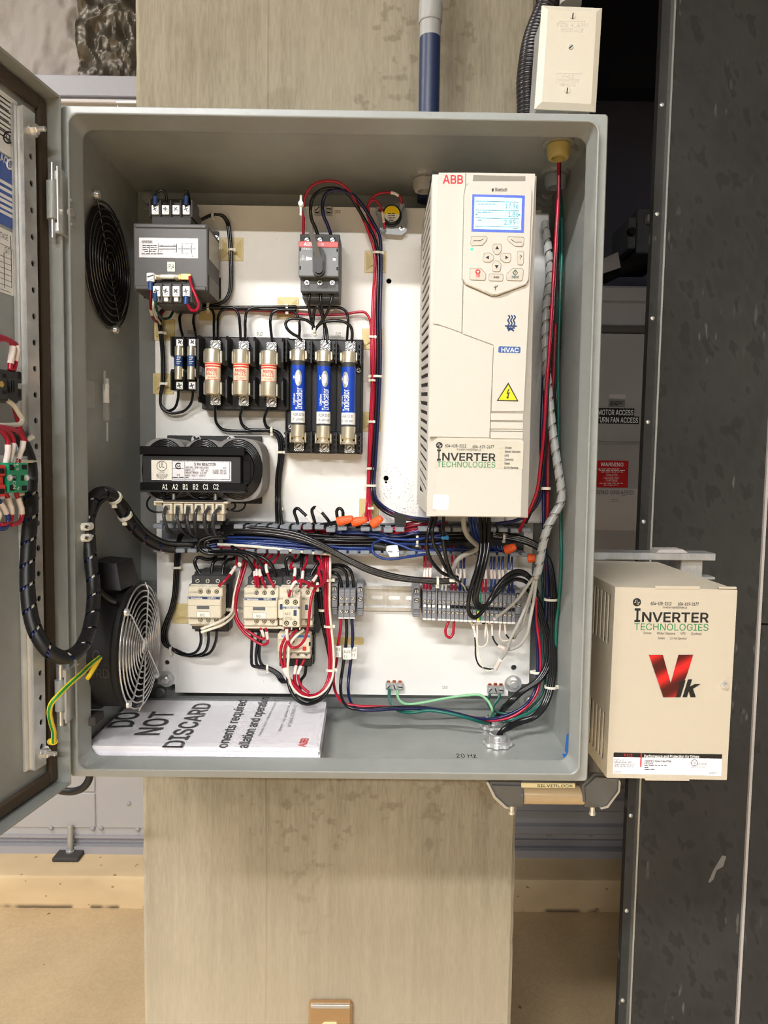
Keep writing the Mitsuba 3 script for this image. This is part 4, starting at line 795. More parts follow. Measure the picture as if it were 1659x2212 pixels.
part(k, 'wiring_label', B().bx(302, 515, 426, 556, TY - .0004, TY, 0), 'paper', label='white wiring diagram label')
yt = TY - .0008; g = B(); txt(g, '9070T250D1', 306, 525, 5, yt, 329, True); lines(g, 308, 529, 322, 3, 4.6, yt, 1.6, 3); lines(g, 325, 529, 338, 3, 4.6, yt, 1.6, 4); lines(g, 312, 542, 336, 1, 4, yt, 1.6, 5); lines(g, 306, 547.5, 352, 1, 4, yt, 1.6, 6); txt(g, '/   60', 408, 555, 3.6, yt, 420)
g.bx(322, 529, 322.8, 546, yt, yt + .0001, 0)
for r_ in (532, 538):
    for i in range(19): g.bx(344 + i * 2, r_ - 1.2, 345.2 + i * 2, r_ + 1.2, yt, yt + .0001, 0)
g.bx(341.5, 527, 342.5, 545, yt, yt + .0001, 0).bx(381, 527, 382, 545, yt, yt + .0001, 0).bx(384, 537, 422, 537.8, yt, yt + .0001, 0)
for s_, a_, b_ in (('H4', 346, 531), ('H2', 374, 531), ('X2', 345, 544), ('X1', 375, 545), ('120', 390, 528), ('373', 400, 528), ('480', 410, 528), ('115', 390, 549), ('110', 400, 549), ('120', 410, 549)): txt(g, s_, a_, b_, 2.8, yt)
for a_ in (393, 413): g.bx(a_, 530, a_ + 1, 536, yt, yt + .0001, 0).bx(a_, 539, a_ + 1, 546, yt, yt + .0001, 0)
part(k, 'lettering', g, 'text')
part(k, 'tag', B().bx(361.5, 566, 377.5, 586, TY - .0004, TY, 0), 'tag', label='white tag reading FU4'); part(k, 'lettering', txt(B(), 'FU4', 364, 580, 9, yt, 376), 'text')
part(k, 'terminal_block', B().bx(324, 450, 418, 470, .132, .17, .001).bx(328, 468, 412, 486, .126, .17, .001).bx(326, 430, 416, 452, .146, .175, .001), 'trans_top')
part(k, 'terminal_block', B().bx(333, 612, 417, 654, .114, .16, .001).bx(340, 652, 412, 660, .118, .15, .001), 'trans_top')
for i, x_ in enumerate((335, 357.5, 380, 402)):
    part(k, 'barrier', B().bx(x_ - 13 if i else 322, 432, x_ - 10.5, 468, .126, .16, .0005), 'trans_top')
    kk = part(k, 'terminal', B().bx(x_ - 8, 443, x_ + 8, 463, .129, .133, .0006), 'silverterm'); part(kk, 'screw', screw(B(), x_, 452, .129, 6, 'cross', .5 + i), 'metal')
part(k, 'barrier', B().bx(412, 432, 416, 468, .126, .16, .0005), 'trans_top')
for i, x_ in enumerate((338, 358, 380, 402)):
    part(k, 'barrier', B().bx(x_ + 9, 612, x_ + 12, 652, .105, .14, .0005), 'trans_top')
    kk = part(k, 'terminal', B().bx(x_ - 8, 618, x_ + 8, 640, .108, .112, .0006).bx(x_ - 5, 638, x_ + 5, 651, .111, .115, .0006), 'silverterm'); part(kk, 'screw', screw(B(), x_, 629, .108, 6.5, 'cross', .3 + i), 'metal')
part(k, 'fuse_clip', B().bx(316, 589, 333, 608, TY - .008, TY - .003, .001), 'silverterm'); part(k, 'screw', screw(B(), 325, 597, TY - .008, 7, 'slot', .3), 'metal')
part(k, 'fuse_clip', B().bx(334, 592, 348, 604, TY - .006, TY, .001), 'nickel'); part(k, 'fuse_clip', B().bx(376, 592, 390, 604, TY - .006, TY, .001), 'nickel'); part(k, 'blade_terminal', B().bx(390, 591, 412, 604, TY - .006, TY - .003, .0006), 'brass'); part(k, 'fuse_base', B().bx(333, 598, 402, 612, TY - .001, TY + .02, .001), 'black')
for q in ((304, 600), (437, 603)): part(k, 'bolt', hexbolt(B(), P(*q, TY + .012), (0, 0, -1), .003, .005), 'metal')
for q in ((466, 516, 7), (463, 634, 7)): part(k, 'mounting_screw', screw(B(), *q[:2], PY - .004, q[2], 'cross', .4), 'metal')
k = thing('glass_fuse', 'small glass fuse clipped across the front of the control transformer', 'fuse')
a_, b_ = P(338, 598, TY - .007), P(386, 598, TY - .007); m1, m2 = a_ + (b_ - a_) * .2, a_ + (b_ - a_) * .8
part(k, 'cap', B().cyl(a_, m1, .0032), 'nickel', 40); part(k, 'cap', B().cyl(m2, b_, .0032), 'nickel', 40); part(k, 'tube', B().cyl(m1, m2, .0029), 'silverterm', 40); part(k, 'element', B().cyl(m1, m2, .0005, sides=6), 'metal')

# ---- disconnect switch
k = thing('disconnect_switch', 'grey three-pole disconnect switch with long upright lever and red band', 'switch')
YD = .142
part(k, 'body', B().bx(649, 506, 733, 524, YD + .014, PY - .001, .001).bx(646, 522, 732, 597, YD + .003, PY - .001, .0015).bx(650, 596, 732, 630, YD + .012, PY - .001, .001).bx(654, 628, 732, 645, YD + .025, PY - .001, .001), 'switch_grey')
part(k, 'front_plate', B().bx(646, 535, 731, 596, YD, YD + .004, .001), 'switch_front'); part(k, 'red_band', B().bx(646, 521, 730, 534, YD, YD + .004, .0008), 'red_band')
g = B(); txt(g, 'ABB', 656, 531, 8, YD - .0003, 676, True); txt(g, 'I ON', 688, 531, 6, YD - .0003, 699); txt(g, 'OT63F3', 652, 539.5, 4.5, YD - .0003, 673); txt(g, 'O', 652, 557, 4.5, YD - .0003); txt(g, 'OFF', 648, 563, 5, YD - .0003, 660); g.prism([(661, 554), (674, 557), (674, 561), (661, 563)], YD - .0003, YD)
g.bx(719, 557, 725, 563, YD - .0003, YD, 0); part(k, 'lettering', g, 'text_white')
g = B()
for x_, y_ in ((647, 535), (727, 537), (647, 575), (727, 577)): g.bx(x_, y_, x_ + 3, y_ + 7, YD - .0002, YD, 0)
g.bx(719, 556, 726, 558, YD - .0002, YD, 0); part(k, 'latch', g, 'black_matt')
ob = lambda x0, y0, x1, y1, n=8: [( (x0 + x1) / 2 + (x1 - x0) / 2 * math.cos(t), (y0 + (x1 - x0) / 2 if math.sin(t) < 0 else y1 - (x1 - x0) / 2) + (x1 - x0) / 2 * math.sin(t)) for t in np.linspace(.001, 2 * math.pi - .001, 2 * n)]
part(k, 'rotary_seat', B().prism(ob(675, 533, 701, 596), YD - .007, YD), 'black'); part(k, 'rotary_seat', B().prism(ob(679, 552, 697, 590), YD - .011, YD - .006), 'charcoal')
a_, b_ = P(690, 562, YD - .011), P(652, 447, YD - .055)
hv = [P(653, 448, YD - .05), P(660, 447, YD - .05), P(694, 555, YD - .011), P(682, 560, YD - .011)]; hv = [tuple(p) for p in hv] + [tuple(p + np.array([0, .006, 0])) for p in hv]
part(k, 'lever', B().add(hv, [[0, 1, 2], [0, 2, 3], [4, 6, 5], [4, 7, 6], [0, 4, 5], [0, 5, 1], [1, 5, 6], [1, 6, 2], [2, 6, 7], [2, 7, 3], [3, 7, 4], [3, 4, 0]]), 'lever')
c = P(650, 441, YD - .055); part(k, 'lever_pin', B().cyl(c + [0, 0, .0105], c - [0, 0, .0135], .0015, sides=10).lathe(c + [0, .004, 0], (0, -1, 0), [(.003, 0), (.0034, .004), (.003, .008)], 16), 'clip_wh', 40)
for i, x_ in enumerate((663, 691, 718)):
    part(k, 'screw_well', B().bx(x_ - 6, 513, x_ + 6, 521, YD + .0135, YD + .014, 0), 'black_matt'); part(k, 'terminal_screw', screw(B(), x_, 519, YD + .0125, 5, 'slot', .5), 'metal')
    part(k, 'screw_well', B().bx(x_ - 7, 603, x_ + 7, 620, YD + .0116, YD + .012, 0), 'trans_top'); part(k, 'terminal_screw', screw(B(), x_, 611, YD + .011, 5.2, 'cross', .4 + i), 'metal'); part(k, 'wire_entry', B().bx(x_ - 9, 630, x_ + 5, 637, YD + .0246, YD + .025, 0), 'black_matt')
g = B()
for t_, x_ in (('2 T1', 658), ('4 T2', 686), ('6 T3', 713)): txt(g, t_, x_, 623, 4.5, YD + .0112, x_ + 11)
part(k, 'lettering', g, 'trans_top'); part(k, 'mounting_screw', screw(B(), 729, 650, PY - .005, 6, 'cross', .7), 'metal'); part(k, 'mounting_ear', B().bx(720, 640, 736, 657, PY - .004, PY, .0008), 'switch_grey')

# ---- ground bars
for i, (x0, y0, x1, y1, lab, mt) in enumerate(((679, 445, 717, 462, 'small three-screw ground bar behind the wires above the disconnect switch', 'metal_dull'), (833, 1476, 871, 1491, 'small three-screw ground bar at the bottom centre of the white panel', 'metal_dull'), (1053, 1482, 1089, 1499, 'small three-screw ground bar at the bottom right of the white panel', 'metal_dull'))):
    k = thing('ground_bar', lab, 'ground bar', 'three-screw ground bars'); part(k, 'bar', B().bx(x0, y0, x1, y1, PY - .010, PY - .001, .0008), mt)
    for j in range(3):
        x_ = x0 + (x1 - x0) * (j + .5) / 3; y_ = y0 + (y1 - y0) * (.38 if i == 0 else .55); part(k, 'screw', screw(B(), x_, y_, PY - .010, 5.2, 'slot', .8 + j * 1.1), 'metal')
        if i: part(k, 'wire_end', B().bx(x_ - 4, y0 - 5 - (j % 2), x_ + 3, y0 + 1, PY - .007, PY - .004, .0005), 'copper')
        else: part(k, 'wire_slot', B().bx(x_ - 4, y1 - 4, x_ + 3, y1 - 2, PY - .0102, PY - .010, 0), 'black_matt')

# ---- thermostat
k = thing('thermostat', 'round black thermostat with yellow and white face on a clear bracket beside the drive', 'thermostat')
part(k, 'bracket', B().prism([(812, 452), (820, 446), (836, 447), (866, 436), (873, 440), (880, 478), (878, 500), (868, 508), (832, 505), (822, 498)], PY - .012, PY - .0105), 'lug_clear')
part(k, 'standoff', B().bx(812, 446, 826, 460, PY - .0105, PY, .001).bx(862, 486, 874, 500, PY - .0105, PY, .001), 'lug_clear')
c = P(846, 469, PY - .012); part(k, 'body', B().lathe(c, (0, -1, 0), [(.0135, 0), (.0135, .008), (.0125, .008), (.0125, .012), (.0115, .0128)], 30), 'black', 30); part(k, 'face', B().lathe(c, (0, -1, 0), [(.0105, .0126), (.0105, .0131)], 28), 'white')
part(k, 'face_band', B().xprism(Point(c[0], c[2]).buffer(.0105, 12).intersection(sbox(c[0] - .02, c[2] - .0005, c[0] + .02, c[2] + .02)), c[1] - .0134, c[1] - .0131), 'yellow')
g = B()
for i in range(4): lines(g, 838 + i * .6, 460 + i * 5, 853, 1, 4, c[1] - .0138, 1.4, 20 + i)
part(k, 'lettering', g, 'text')
for q in ((820, 455), (868, 493)): part(k, 'screw', screw(B(), *q, PY - .012, 5.5, 'cross', .5), 'metal')
for a_, b_ in (((862, 462), (868, 440)), ((830, 492), (826, 503))): part(k, 'spade_terminal', B().tube(path([(*a_, .188), (*b_, .186)], None), .0028, 8), 'lug_clear')

# ---- small two-pole fuse holder
k = thing('small_fuse_holder', 'small black two-pole fuse holder at the left under the label FU3', 'fuse holder')
FY = .172
part(k, 'base', B().bx(369, 728, 423, 770, FY, PY - .001, .001).bx(376, 768, 423, 800, FY + .012, PY - .001, .001).bx(369, 798, 423, 843, FY, PY - .001, .001), 'black_gloss')
for x_ in (370, 397): [part(k, 'barrier', B().bx(x_ - 2, a_, x_ + 1.5, a_ + 40, FY - .01, FY, .0004), 'black_gloss') for a_ in (727, 802)]
for i, x_ in enumerate((387, 414)):
    part(k, 'terminal', B().bx(x_ - 7, 732, x_ + 9, 748, FY - .005, FY, .0008), 'metal'); part(k, 'screw', screw(B(), x_ + 2, 739, FY - .005, 6, 'cross', .6), 'silverterm')
    part(k, 'terminal', B().bx(x_ - 7, 824, x_ + 9, 841, FY - .005, FY, .0008), 'metal'); part(k, 'screw', screw(B(), x_ + 1, 833, FY - .005, 6.5, 'cross', .3), 'silverterm')
    for y_ in (750, 796): part(k, 'clip', B().bx(x_ - 10, y_, x_ - 7, y_ + 18, FY - .010, FY, .0006).bx(x_ + 6, y_, x_ + 9, y_ + 18, FY - .010, FY, .0006), 'nickel')
for i, x_ in enumerate((386, 413)):
    k = thing('small_fuse', f'small silver fuse with blue label, {["left", "right"][i]} of the pair in the two-pole holder', 'fuse')
    t_, m1, m2, b_ = [P(x_, y_, FY - .009) for y_ in (749, 769, 792, 820)]
    part(k, 'cap', B().cyl(t_, m1, .0053), 'nickel', 40); part(k, 'cap', B().cyl(m2, b_, .0053), 'nickel', 40); part(k, 'label_sleeve', B().cyl(m1, m2, .0054), 'lug_blue', 40)
    part(k, 'lettering', lines(txt(B(), 'ATQR', x_ - 4, 774, 4, FY - .0149, x_ + 4, True), x_ - 5, 776, x_ + 5, 3, 4, FY - .0149, 1, 3), 'text_white')

def knurl(parent, x_, y_, s, y):
    "square pressure plate with radial serrations and a screw"
    c = P(x_, y_, y); h = s * mpp(y) / 2
    part(parent, 'terminal_backing', B().box(c[0] - h, c[0] + h, y + .0007, y + .004, c[2] - h, c[2] + h), 'black_matt')
    q = sbox(-h, -h, h, h); cuts = [affinity.rotate(sbox(h * .56, -h * .075, h * 1.6, h * .075), a, origin=(0, 0)) for a in np.arange(9, 369, 18)]
    q = q.difference(unary_union(cuts)); kk = part(parent, 'terminal', B().xprism(affinity.translate(q, c[0], c[2]), y, y + .0007), 'silverterm'); part(kk, 'screw', screw(B(), x_, y_, y, s * .26, 'slot', .7), 'metal')

# ---- three-pole fuse holder, cream fuses
k = thing('fuse_holder', 'black three-pole fuse holder with the cream and red fuses', 'fuse holder')
part(k, 'base', B().bx(437, 730, 624, 884, .178, PY - .001, .001), 'black')
for x_, dy in ((430, 0), (491, 2), (551, 4), (612, 6)):
    pf_ = [(.192, 0), (.150, 0), (.142, .012)]
    xw = P(x_ - 4, 800, .142)[0]; zt0 = P(x_, 722 + dy, .142)[2]; zb0 = P(x_, 868 + dy, .142)[2]; zn1, zn2 = P(x_, 787 + dy, .142)[2], P(x_, 808 + dy, .142)[2]
    def wallp(zlo, zhi, s=1):
        poly = Polygon([(.19, zlo), (.19, zhi), (.147, zhi), (.142, zhi - .006), (.142, zlo + .006), (.147, zlo)])
        m = trimesh.creation.extrude_polygon(poly, .0022, engine='earcut'); v = np.array(m.vertices); return np.stack([xw + v[:, 2], v[:, 0], v[:, 1]], 1), np.array(m.faces)
    part(k, 'barrier', B().add(*wallp(zn1, zt0)), 'black'); part(k, 'barrier', B().add(*wallp(zb0, zn2)), 'black')
for i, (x_, dy) in enumerate(((460, 0), (521, 1.5), (581, 4))):
    knurl(k, x_ + 5.5, 746 + dy, 21, .158); knurl(k, x_ + 5.5, 864 + dy, 21, .158)
    part(k, 'post', B().bx(x_ - 4, 736 + dy, x_ + 15, 757 + dy, .161, .178, .0006).bx(x_ - 4, 854 + dy, x_ + 15, 875 + dy, .161, .178, .0006), 'black')
    for y_ in (757, 825): part(k, 'clip', B().bx(x_ - 21, y_ + dy, x_ - 16, y_ + 27 + dy, .142, .175, .001).bx(x_ + 14, y_ + dy, x_ + 19, y_ + 27 + dy, .142, .175, .001), 'nickel')
for i, (x_, dy) in enumerate(((460, 0), (521, 1.5), (581, 4))):
    k = thing('cartridge_fuse', f'cream cartridge fuse with red print, {["left", "middle", "right"][i]} of three', 'fuse')
    yc = .146; R_ = .0102; z_ = [P(x_, a + dy, yc)[2] for a in (755, 757, 783, 823, 850, 852)]; xc = P(x_, 800, yc)[0]
    part(k, 'cap', B().lathe((xc, yc, z_[2]), (0, 0, 1), [(R_ * 1.12, -.0005), (R_ * 1.12, z_[1] - z_[2]), (R_ * 1.05, z_[0] - z_[2])], 28), 'nickel', 40); part(k, 'cap', B().lathe((xc, yc, z_[3]), (0, 0, -1), [(R_ * 1.12, -.0005), (R_ * 1.12, z_[3] - z_[4]), (R_ * 1.05, z_[3] - z_[5])], 28), 'nickel', 40)
    part(k, 'body', B().cyl((xc, yc, z_[3]), (xc, yc, z_[2]), R_, sides=28), 'fuse_cream', 40)
    def wrap(g, s, dx, py, hp, wpx=None, bold=False, rot=False, R=R_):
        t_, f_ = text_uv(s, bold); t_ = t_ * hp * mpp(yc - R); m_ = mpp(yc - R)
        if wpx: t_[:, 0] *= wpx * m_ / t_[:, 0].max()
        if rot: X_, Z_ = dx * m_ - t_[:, 1], t_[:, 0]
        else: X_, Z_ = dx * m_ + t_[:, 0], t_[:, 1]
        q_, f_ = trimesh.remesh.subdivide_to_size(np.stack([X_, Z_, X_ * 0], 1), f_, R * .22, max_iter=12); X_, Z_ = q_[:, 0], q_[:, 1]
        th = np.clip(X_ / R, -1.5, 1.5); z0_ = P(x_, py, yc - R)[2]; return g.add(np.stack([xc + (R + .0003) * np.sin(th), yc - (R + .0003) * np.cos(th), z0_ + Z_], 1), f_)
    def band(y0, y1, R, a0=-1.55, a1=1.55, n=20):
        z0_, z1_ = P(x_, y1, yc - R)[2], P(x_, y0, yc - R)[2]; th = np.linspace(a0, a1, n); v = np.vstack([np.stack([xc + R * np.sin(th), yc - R * np.cos(th), th * 0 + z], 1) for z in (z0_, z1_)])
        i_ = np.arange(n - 1); return v, np.vstack([np.stack([i_, i_ + 1, i_ + n + 1], 1), np.stack([i_, i_ + n + 1, i_ + n], 1)])
    g = B(); g.add(*band(783.5 + dy, 787 + dy, R_ + .0002)); g.add(*band(789 + dy, 792 + dy, R_ + .0002)); g.add(*band(819 + dy, 822 + dy, R_ + .0002))
    wrap(g, 'Amptrap', -12, 801 + dy, 6.5, 24, True); wrap(g, 'A4J15', -14, 810 + dy, 7.5, 27); wrap(g, '15 Amp', -8, 817 + dy, 4.6, 17)
    part(k, 'print', g, 'fuse_red')
    k_ = k

# ---- three-pole fuse holder, blue fuses
k = thing('fuse_holder', 'black three-pole fuse holder with the long blue fuses', 'fuse holder')
part(k, 'base', B().bx(617, 735, 783, 978, .185, PY - .001, .001).bx(617, 735, 783, 782, .176, .186, .001).bx(617, 932, 783, 977, .176, .186, .001), 'black')
for x_, dy in ((618, 0), (672, 2), (726, 3), (779, 5)):
    for a_, b_ in ((733, 782), (930, 976)):
        part(k, 'barrier', B().bx(x_ - 2, a_ + dy, x_ + 2, b_ + dy, .152, .178, .0005), 'black')
        for j in range(4): part(k, 'barrier_rib', B().bx(x_ - 5, a_ + dy + 4 + j * 11, x_ + 4, a_ + dy + 8 + j * 11, .156, .176, .0004), 'black')
    part(k, 'spine', B().bx(x_ - 1, 782 + dy, x_ + 1, 932 + dy, .178, .186, .0004), 'black')
for q in ((628, 922), (775, 800)): part(k, 'mounting_screw', screw(B(), *q, .183, 5, 'cross', .4), 'metal')
BF = ((644, 0), (699, 2), (753, 4))
for i, (x_, dy) in enumerate(BF):
    knurl(k, x_ + 4, 744 + dy, 21, .166); knurl(k, x_ + 2, 964 + dy, 21, .166)
    part(k, 'post', B().bx(x_ - 7, 734 + dy, x_ + 16, 757 + dy, .169, .18, .0006).bx(x_ - 9, 954 + dy, x_ + 14, 976 + dy, .169, .18, .0006), 'black')
    part(k, 'clip', B().bx(x_ - 19, 757 + dy, x_ - 14, 776 + dy, .150, .178, .001).bx(x_ + 14, 757 + dy, x_ + 19, 776 + dy, .150, .178, .001), 'nickel'); part(k, 'clip', B().bx(x_ - 19, 934 + dy, x_ - 15, 956 + dy, .150, .178, .001).bx(x_ + 13, 934 + dy, x_ + 17, 956 + dy, .150, .178, .001), 'nickel')
for i, (x_, dy) in enumerate(BF):
    k = thing('indicator_fuse', f'long blue cartridge fuse with clear indicator window, {["left", "middle", "right"][i]} of three', 'fuse')
    yc = .152; R_ = .0091; xc = P(x_, 850, yc)[0]; zz_ = lambda p_: P(x_, p_ + dy, yc)[2]
    part(k, 'cap', B().lathe((xc, yc, zz_(780)), (0, 0, 1), [(R_ * 1.06, 0), (R_ * 1.06, zz_(758) - zz_(780)), (R_ * .95, zz_(756) - zz_(780))], 28), 'nickel', 40)
    part(k, 'cap', B().lathe((xc, yc, zz_(918)), (0, 0, -1), [(R_ * 1.06, 0), (R_ * 1.06, zz_(918) - zz_(943)), (R_ * .75, zz_(918) - zz_(946)), (R_ * .75, zz_(918) - zz_(949)), (R_ * 1.1, zz_(918) - zz_(950)), (R_ * 1.1, zz_(918) - zz_(954)), (R_ * .8, zz_(918) - zz_(956))], 28), 'nickel', 40)
    part(k, 'body', B().cyl((xc, yc, zz_(918)), (xc, yc, zz_(780)), R_, sides=28), 'charcoal', 40)
    part(k, 'blue_wrapper', B().add(*band(788 + dy, 887 + dy, R_ + .0002)), 'fuse_blue', True); part(k, 'white_wrapper', B().add(*band(887 + dy, 913 + dy, R_ + .0002)), 'white', True)
    sh = (0, 2, -9)[i] - 0
    win = lambda r_, s_: B().add(*(lambda v: (v, np.array([[len(v) - 1, j, (j + 1) % (len(v) - 1)] for j in range(len(v) - 1)])))(np.array([(xc + (R_ + r_) * math.sin((sh + 2 + s_ * 7 * math.cos(t)) * mpp(yc) / R_), yc - (R_ + r_) * math.cos((sh + 2 + s_ * 7 * math.cos(t)) * mpp(yc) / R_), zz_(818) + s_ * 17 * mpp(yc) * (abs(math.sin(t)) ** .8) * (1 if math.sin(t) > 0 else -1)) for t in np.linspace(0, 2 * np.pi, 21)[:-1]] + [(xc + (R_ + r_) * math.sin((sh + 2) * mpp(yc) / R_), yc - (R_ + r_) * math.cos((sh + 2) * mpp(yc) / R_), zz_(818))])))
    part(k, 'indicator_window', win(.0004, 1.), 'metal_dull'); part(k, 'indicator_window', win(.0007, .55), 'silverterm')
    g = B(); wrap(g, 'Indicator', sh + 10.5, 884 + dy, 14, 46, True, True, R_); wrap(g, 'Littelfuse', sh - 5, 874 + dy, 5, 24, True, True, R_); wrap(g, 'I', sh - 6, 821 + dy, 4, 12, True, True, R_); part(k, 'lettering', g, 'text_white')
    g = B(); wrap(g, 'FLSR 20 ID', -10 + sh * .5, 898 + dy, 5.5, 25, True, False, R_); wrap(g, '75-600 VAC', -12 + sh * .5, 908 + dy, 5, 27, True, False, R_); part(k, 'lettering', g, 'text')

# ---- three-phase reactor
k = thing('line_reactor', 'black three-coil line reactor with white rating label and cream terminal block', 'reactor')
RY = .118
part(k, 'base_plate', B().bx(362, 942, 565, 1087, PY - .006, PY - .002, .0006), 'black')
def coil(xc, w, y0, y1):
    g = B(); pts = []
    for t in np.linspace(0, 2 * np.pi, 41)[:-1]:
        c_, s_ = math.cos(t), math.sin(t); pts.append((xc + w * abs(c_) ** .7 * (1 if c_ > 0 else -1), (y0 + y1) / 2 + (y0 - y1) / 2 * abs(s_) ** .55 * (1 if s_ > 0 else -1)))
    return g.prism(pts, RY + .012, PY - .012)
for i, (xc, w) in enumerate(((356, 48), (440, 46), (515, 52))):
    kk = part(k, 'coil', coil(xc, w, 946 if i != 1 else 949, 1084 if i == 2 else 1078), 'coil_wrap', 40); 
    q = [P(xc + (w - 2) * math.cos(t), 1014 - 63 * math.sin(t), RY + .0118) for t in np.linspace(0, 2 * np.pi, 33)[:-1]]
    for s_ in (.985, .93, .87, .81, .75): part(kk, 'winding', B().tube([(p[0] * s_ + P(xc, 1014, RY + .0118)[0] * (1 - s_), RY + .0115 - (1 - s_) * .01, p[2] * s_ + P(xc, 1014, RY + .0118)[2] * (1 - s_)) for p in q], .0024, 6, True), 'black_gloss', True)
    part(kk, 'resin', B().prism([(xc + (w - 4) * math.cos(t), 1014 - 60 * math.sin(t)) for t in np.linspace(0, 2 * np.pi, 33)[:-1]], RY + .0105, RY + .013), 'black_gloss')
part(k, 'core', B().bx(308, 984, 520, 1045, RY + .001, PY - .03, .001), 'black'); part(k, 'core_edge', B().bx(312, 979, 518, 992, RY + .004, RY + .02, .002), 'black_matt')
part(k, 'clamp_bar', B().bx(302, 965, 527, 983, RY - .005, RY + .03, .0006), 'black_gloss'); part(k, 'clamp_bar', B().bx(303, 1043, 529, 1062, RY - .006, RY + .03, .0006), 'black_gloss')
part(k, 'clamp_lip', B().bx(302, 1060, 529, 1064, RY - .010, RY + .02, .0004), 'black')
part(k, 'side_strip', B().bx(520, 990, 545, 1044, RY + .01, PY - .03, .003), 'black_gloss')
part(k, 'bracket', B().tube(path([(340, 1063, RY), (350, 1066, RY), (353, 1080, RY), (362, 1082, RY), (478, 1082, RY), (482, 1072, RY), (490, 1066, RY), (498, 1065, RY)], n=4), .0012, 6).bx(352, 1080, 482, 1084, RY - .004, RY + .02, .0004), 'black')
yl = RY - .0004 + .001; yt = yl - .0004
part(k, 'rating_label', B().bx(371, 996, 499, 1039, yl, RY + .001, 0), 'paper', label='white rating label'); part(k, 'listing_label', B().bx(327, 994, 371, 1037, yl, RY + .001, 0), 'tag', label='white listing label')
g = B(); txt(g, '3 PH REACTOR', 419, 1006, 6, yt, 466, True)
for s_, x_, y_, w_ in (('CAT NO. : 3PR-0011C5H', 400, 1012, 50), ('AMPS : 11', 400, 1017.5, 20), ('HZ : 60', 434, 1018, 16), ('INDUCTANCE:  4.3 mH', 400, 1023, 46), ('MAX. VOLT:  600 V', 400, 1029, 44), ('ELS', 382, 1028, 7), ('E07', 482, 1013, 7), ('CLASS: 180 oC', 459, 1018.5, 30), ('T.RISE: 115 oC', 459, 1024, 30)): txt(g, s_, x_, y_, 4.2, yt, x_ + w_, True)
lines(g, 373, 1030, 397, 1, 3, yt, 2.2, 4); lines(g, 400, 1031, 407, 1, 3, yt, 1.6, 5)
for r_ in ((371.5, 996.5, 498, 997), (371.5, 1035, 496, 1036), (398.5, 997, 399, 1035), (495.5, 997, 496.5, 1036), (371.5, 1012, 398, 1012.6), (371, 997, 372, 1036)): g.bx(*r_, yt, yl, 0)
txt(g, 'UL', 343, 1010, 12, yt, 355); txt(g, 'LISTED', 343, 1022, 3.6, yt, 356); txt(g, 'AIR COOLED', 337, 1028, 4.4, yt, 363); txt(g, 'REACTOR', 339, 1032.5, 4.4, yt, 360); txt(g, '47UN', 345, 1036, 3, yt, 354)
def circ(g, x_, y_, rp, y, w=.0004, a0=0, a1=2 * math.pi):
    cl = abs(a1 - a0 - 2 * math.pi) < 1e-6; th = np.linspace(a0, a1, 29)[:-1] if cl else np.linspace(a0, a1, 24); c_ = P(x_, y_, y); m_ = mpp(y) * rp; return g.tube(np.stack([c_[0] + m_ * np.cos(th), th * 0 + y, c_[2] + m_ * np.sin(th)], 1), w, 4, cl)
circ(g, 349.5, 1006.5, 10.5, yt, .0003); circ(g, 385.5, 1006.5, 6, yt, .0007, .7, 5.6); txt(g, 'SA', 382, 1009, 5, yt, 390, True)
part(k, 'lettering', g, 'text')
g = B()
for i, t_ in enumerate(('A1', 'A2', 'B1', 'B2', 'C1', 'C2')): txt(g, t_, 350 + i * 22, 1057, 11, RY - .0064, 362 + i * 22, True)
part(k, 'lettering', g, 'tag')
for q in ((424, 950), (500, 952)): part(k, 'mounting_screw', screw(B(), *q, PY - .007, 10.5, 'cross', .6), 'metal')
for x_ in (375, 465): part(k, 'bracket_screw', B().cyl(P(x_, 1066, RY + .004), P(x_, 1082, RY + .004), .0022, sides=8), 'metal')
part(k, 'terminal_rail', B().bx(332, 1083, 492, 1087, RY - .002, RY + .02, .0006).bx(332, 1085, 350, 1092, RY + .006, RY + .02, .0006), 'cream')
for i in range(6):
    x_ = 362 + i * 22.5
    kk = part(k, 'terminal', B().bx(x_ - 10, 1087, x_ + 10, 1111, RY, RY + .02, .001).bx(x_ - 6, 1109, x_ + 8, 1126, RY + .003, RY + .016, .001), 'cream'); part(kk, 'entry', B().bx(x_ - 5, 1091, x_ + 5, 1102, RY - .0003, RY, 0), 'drive_dark')

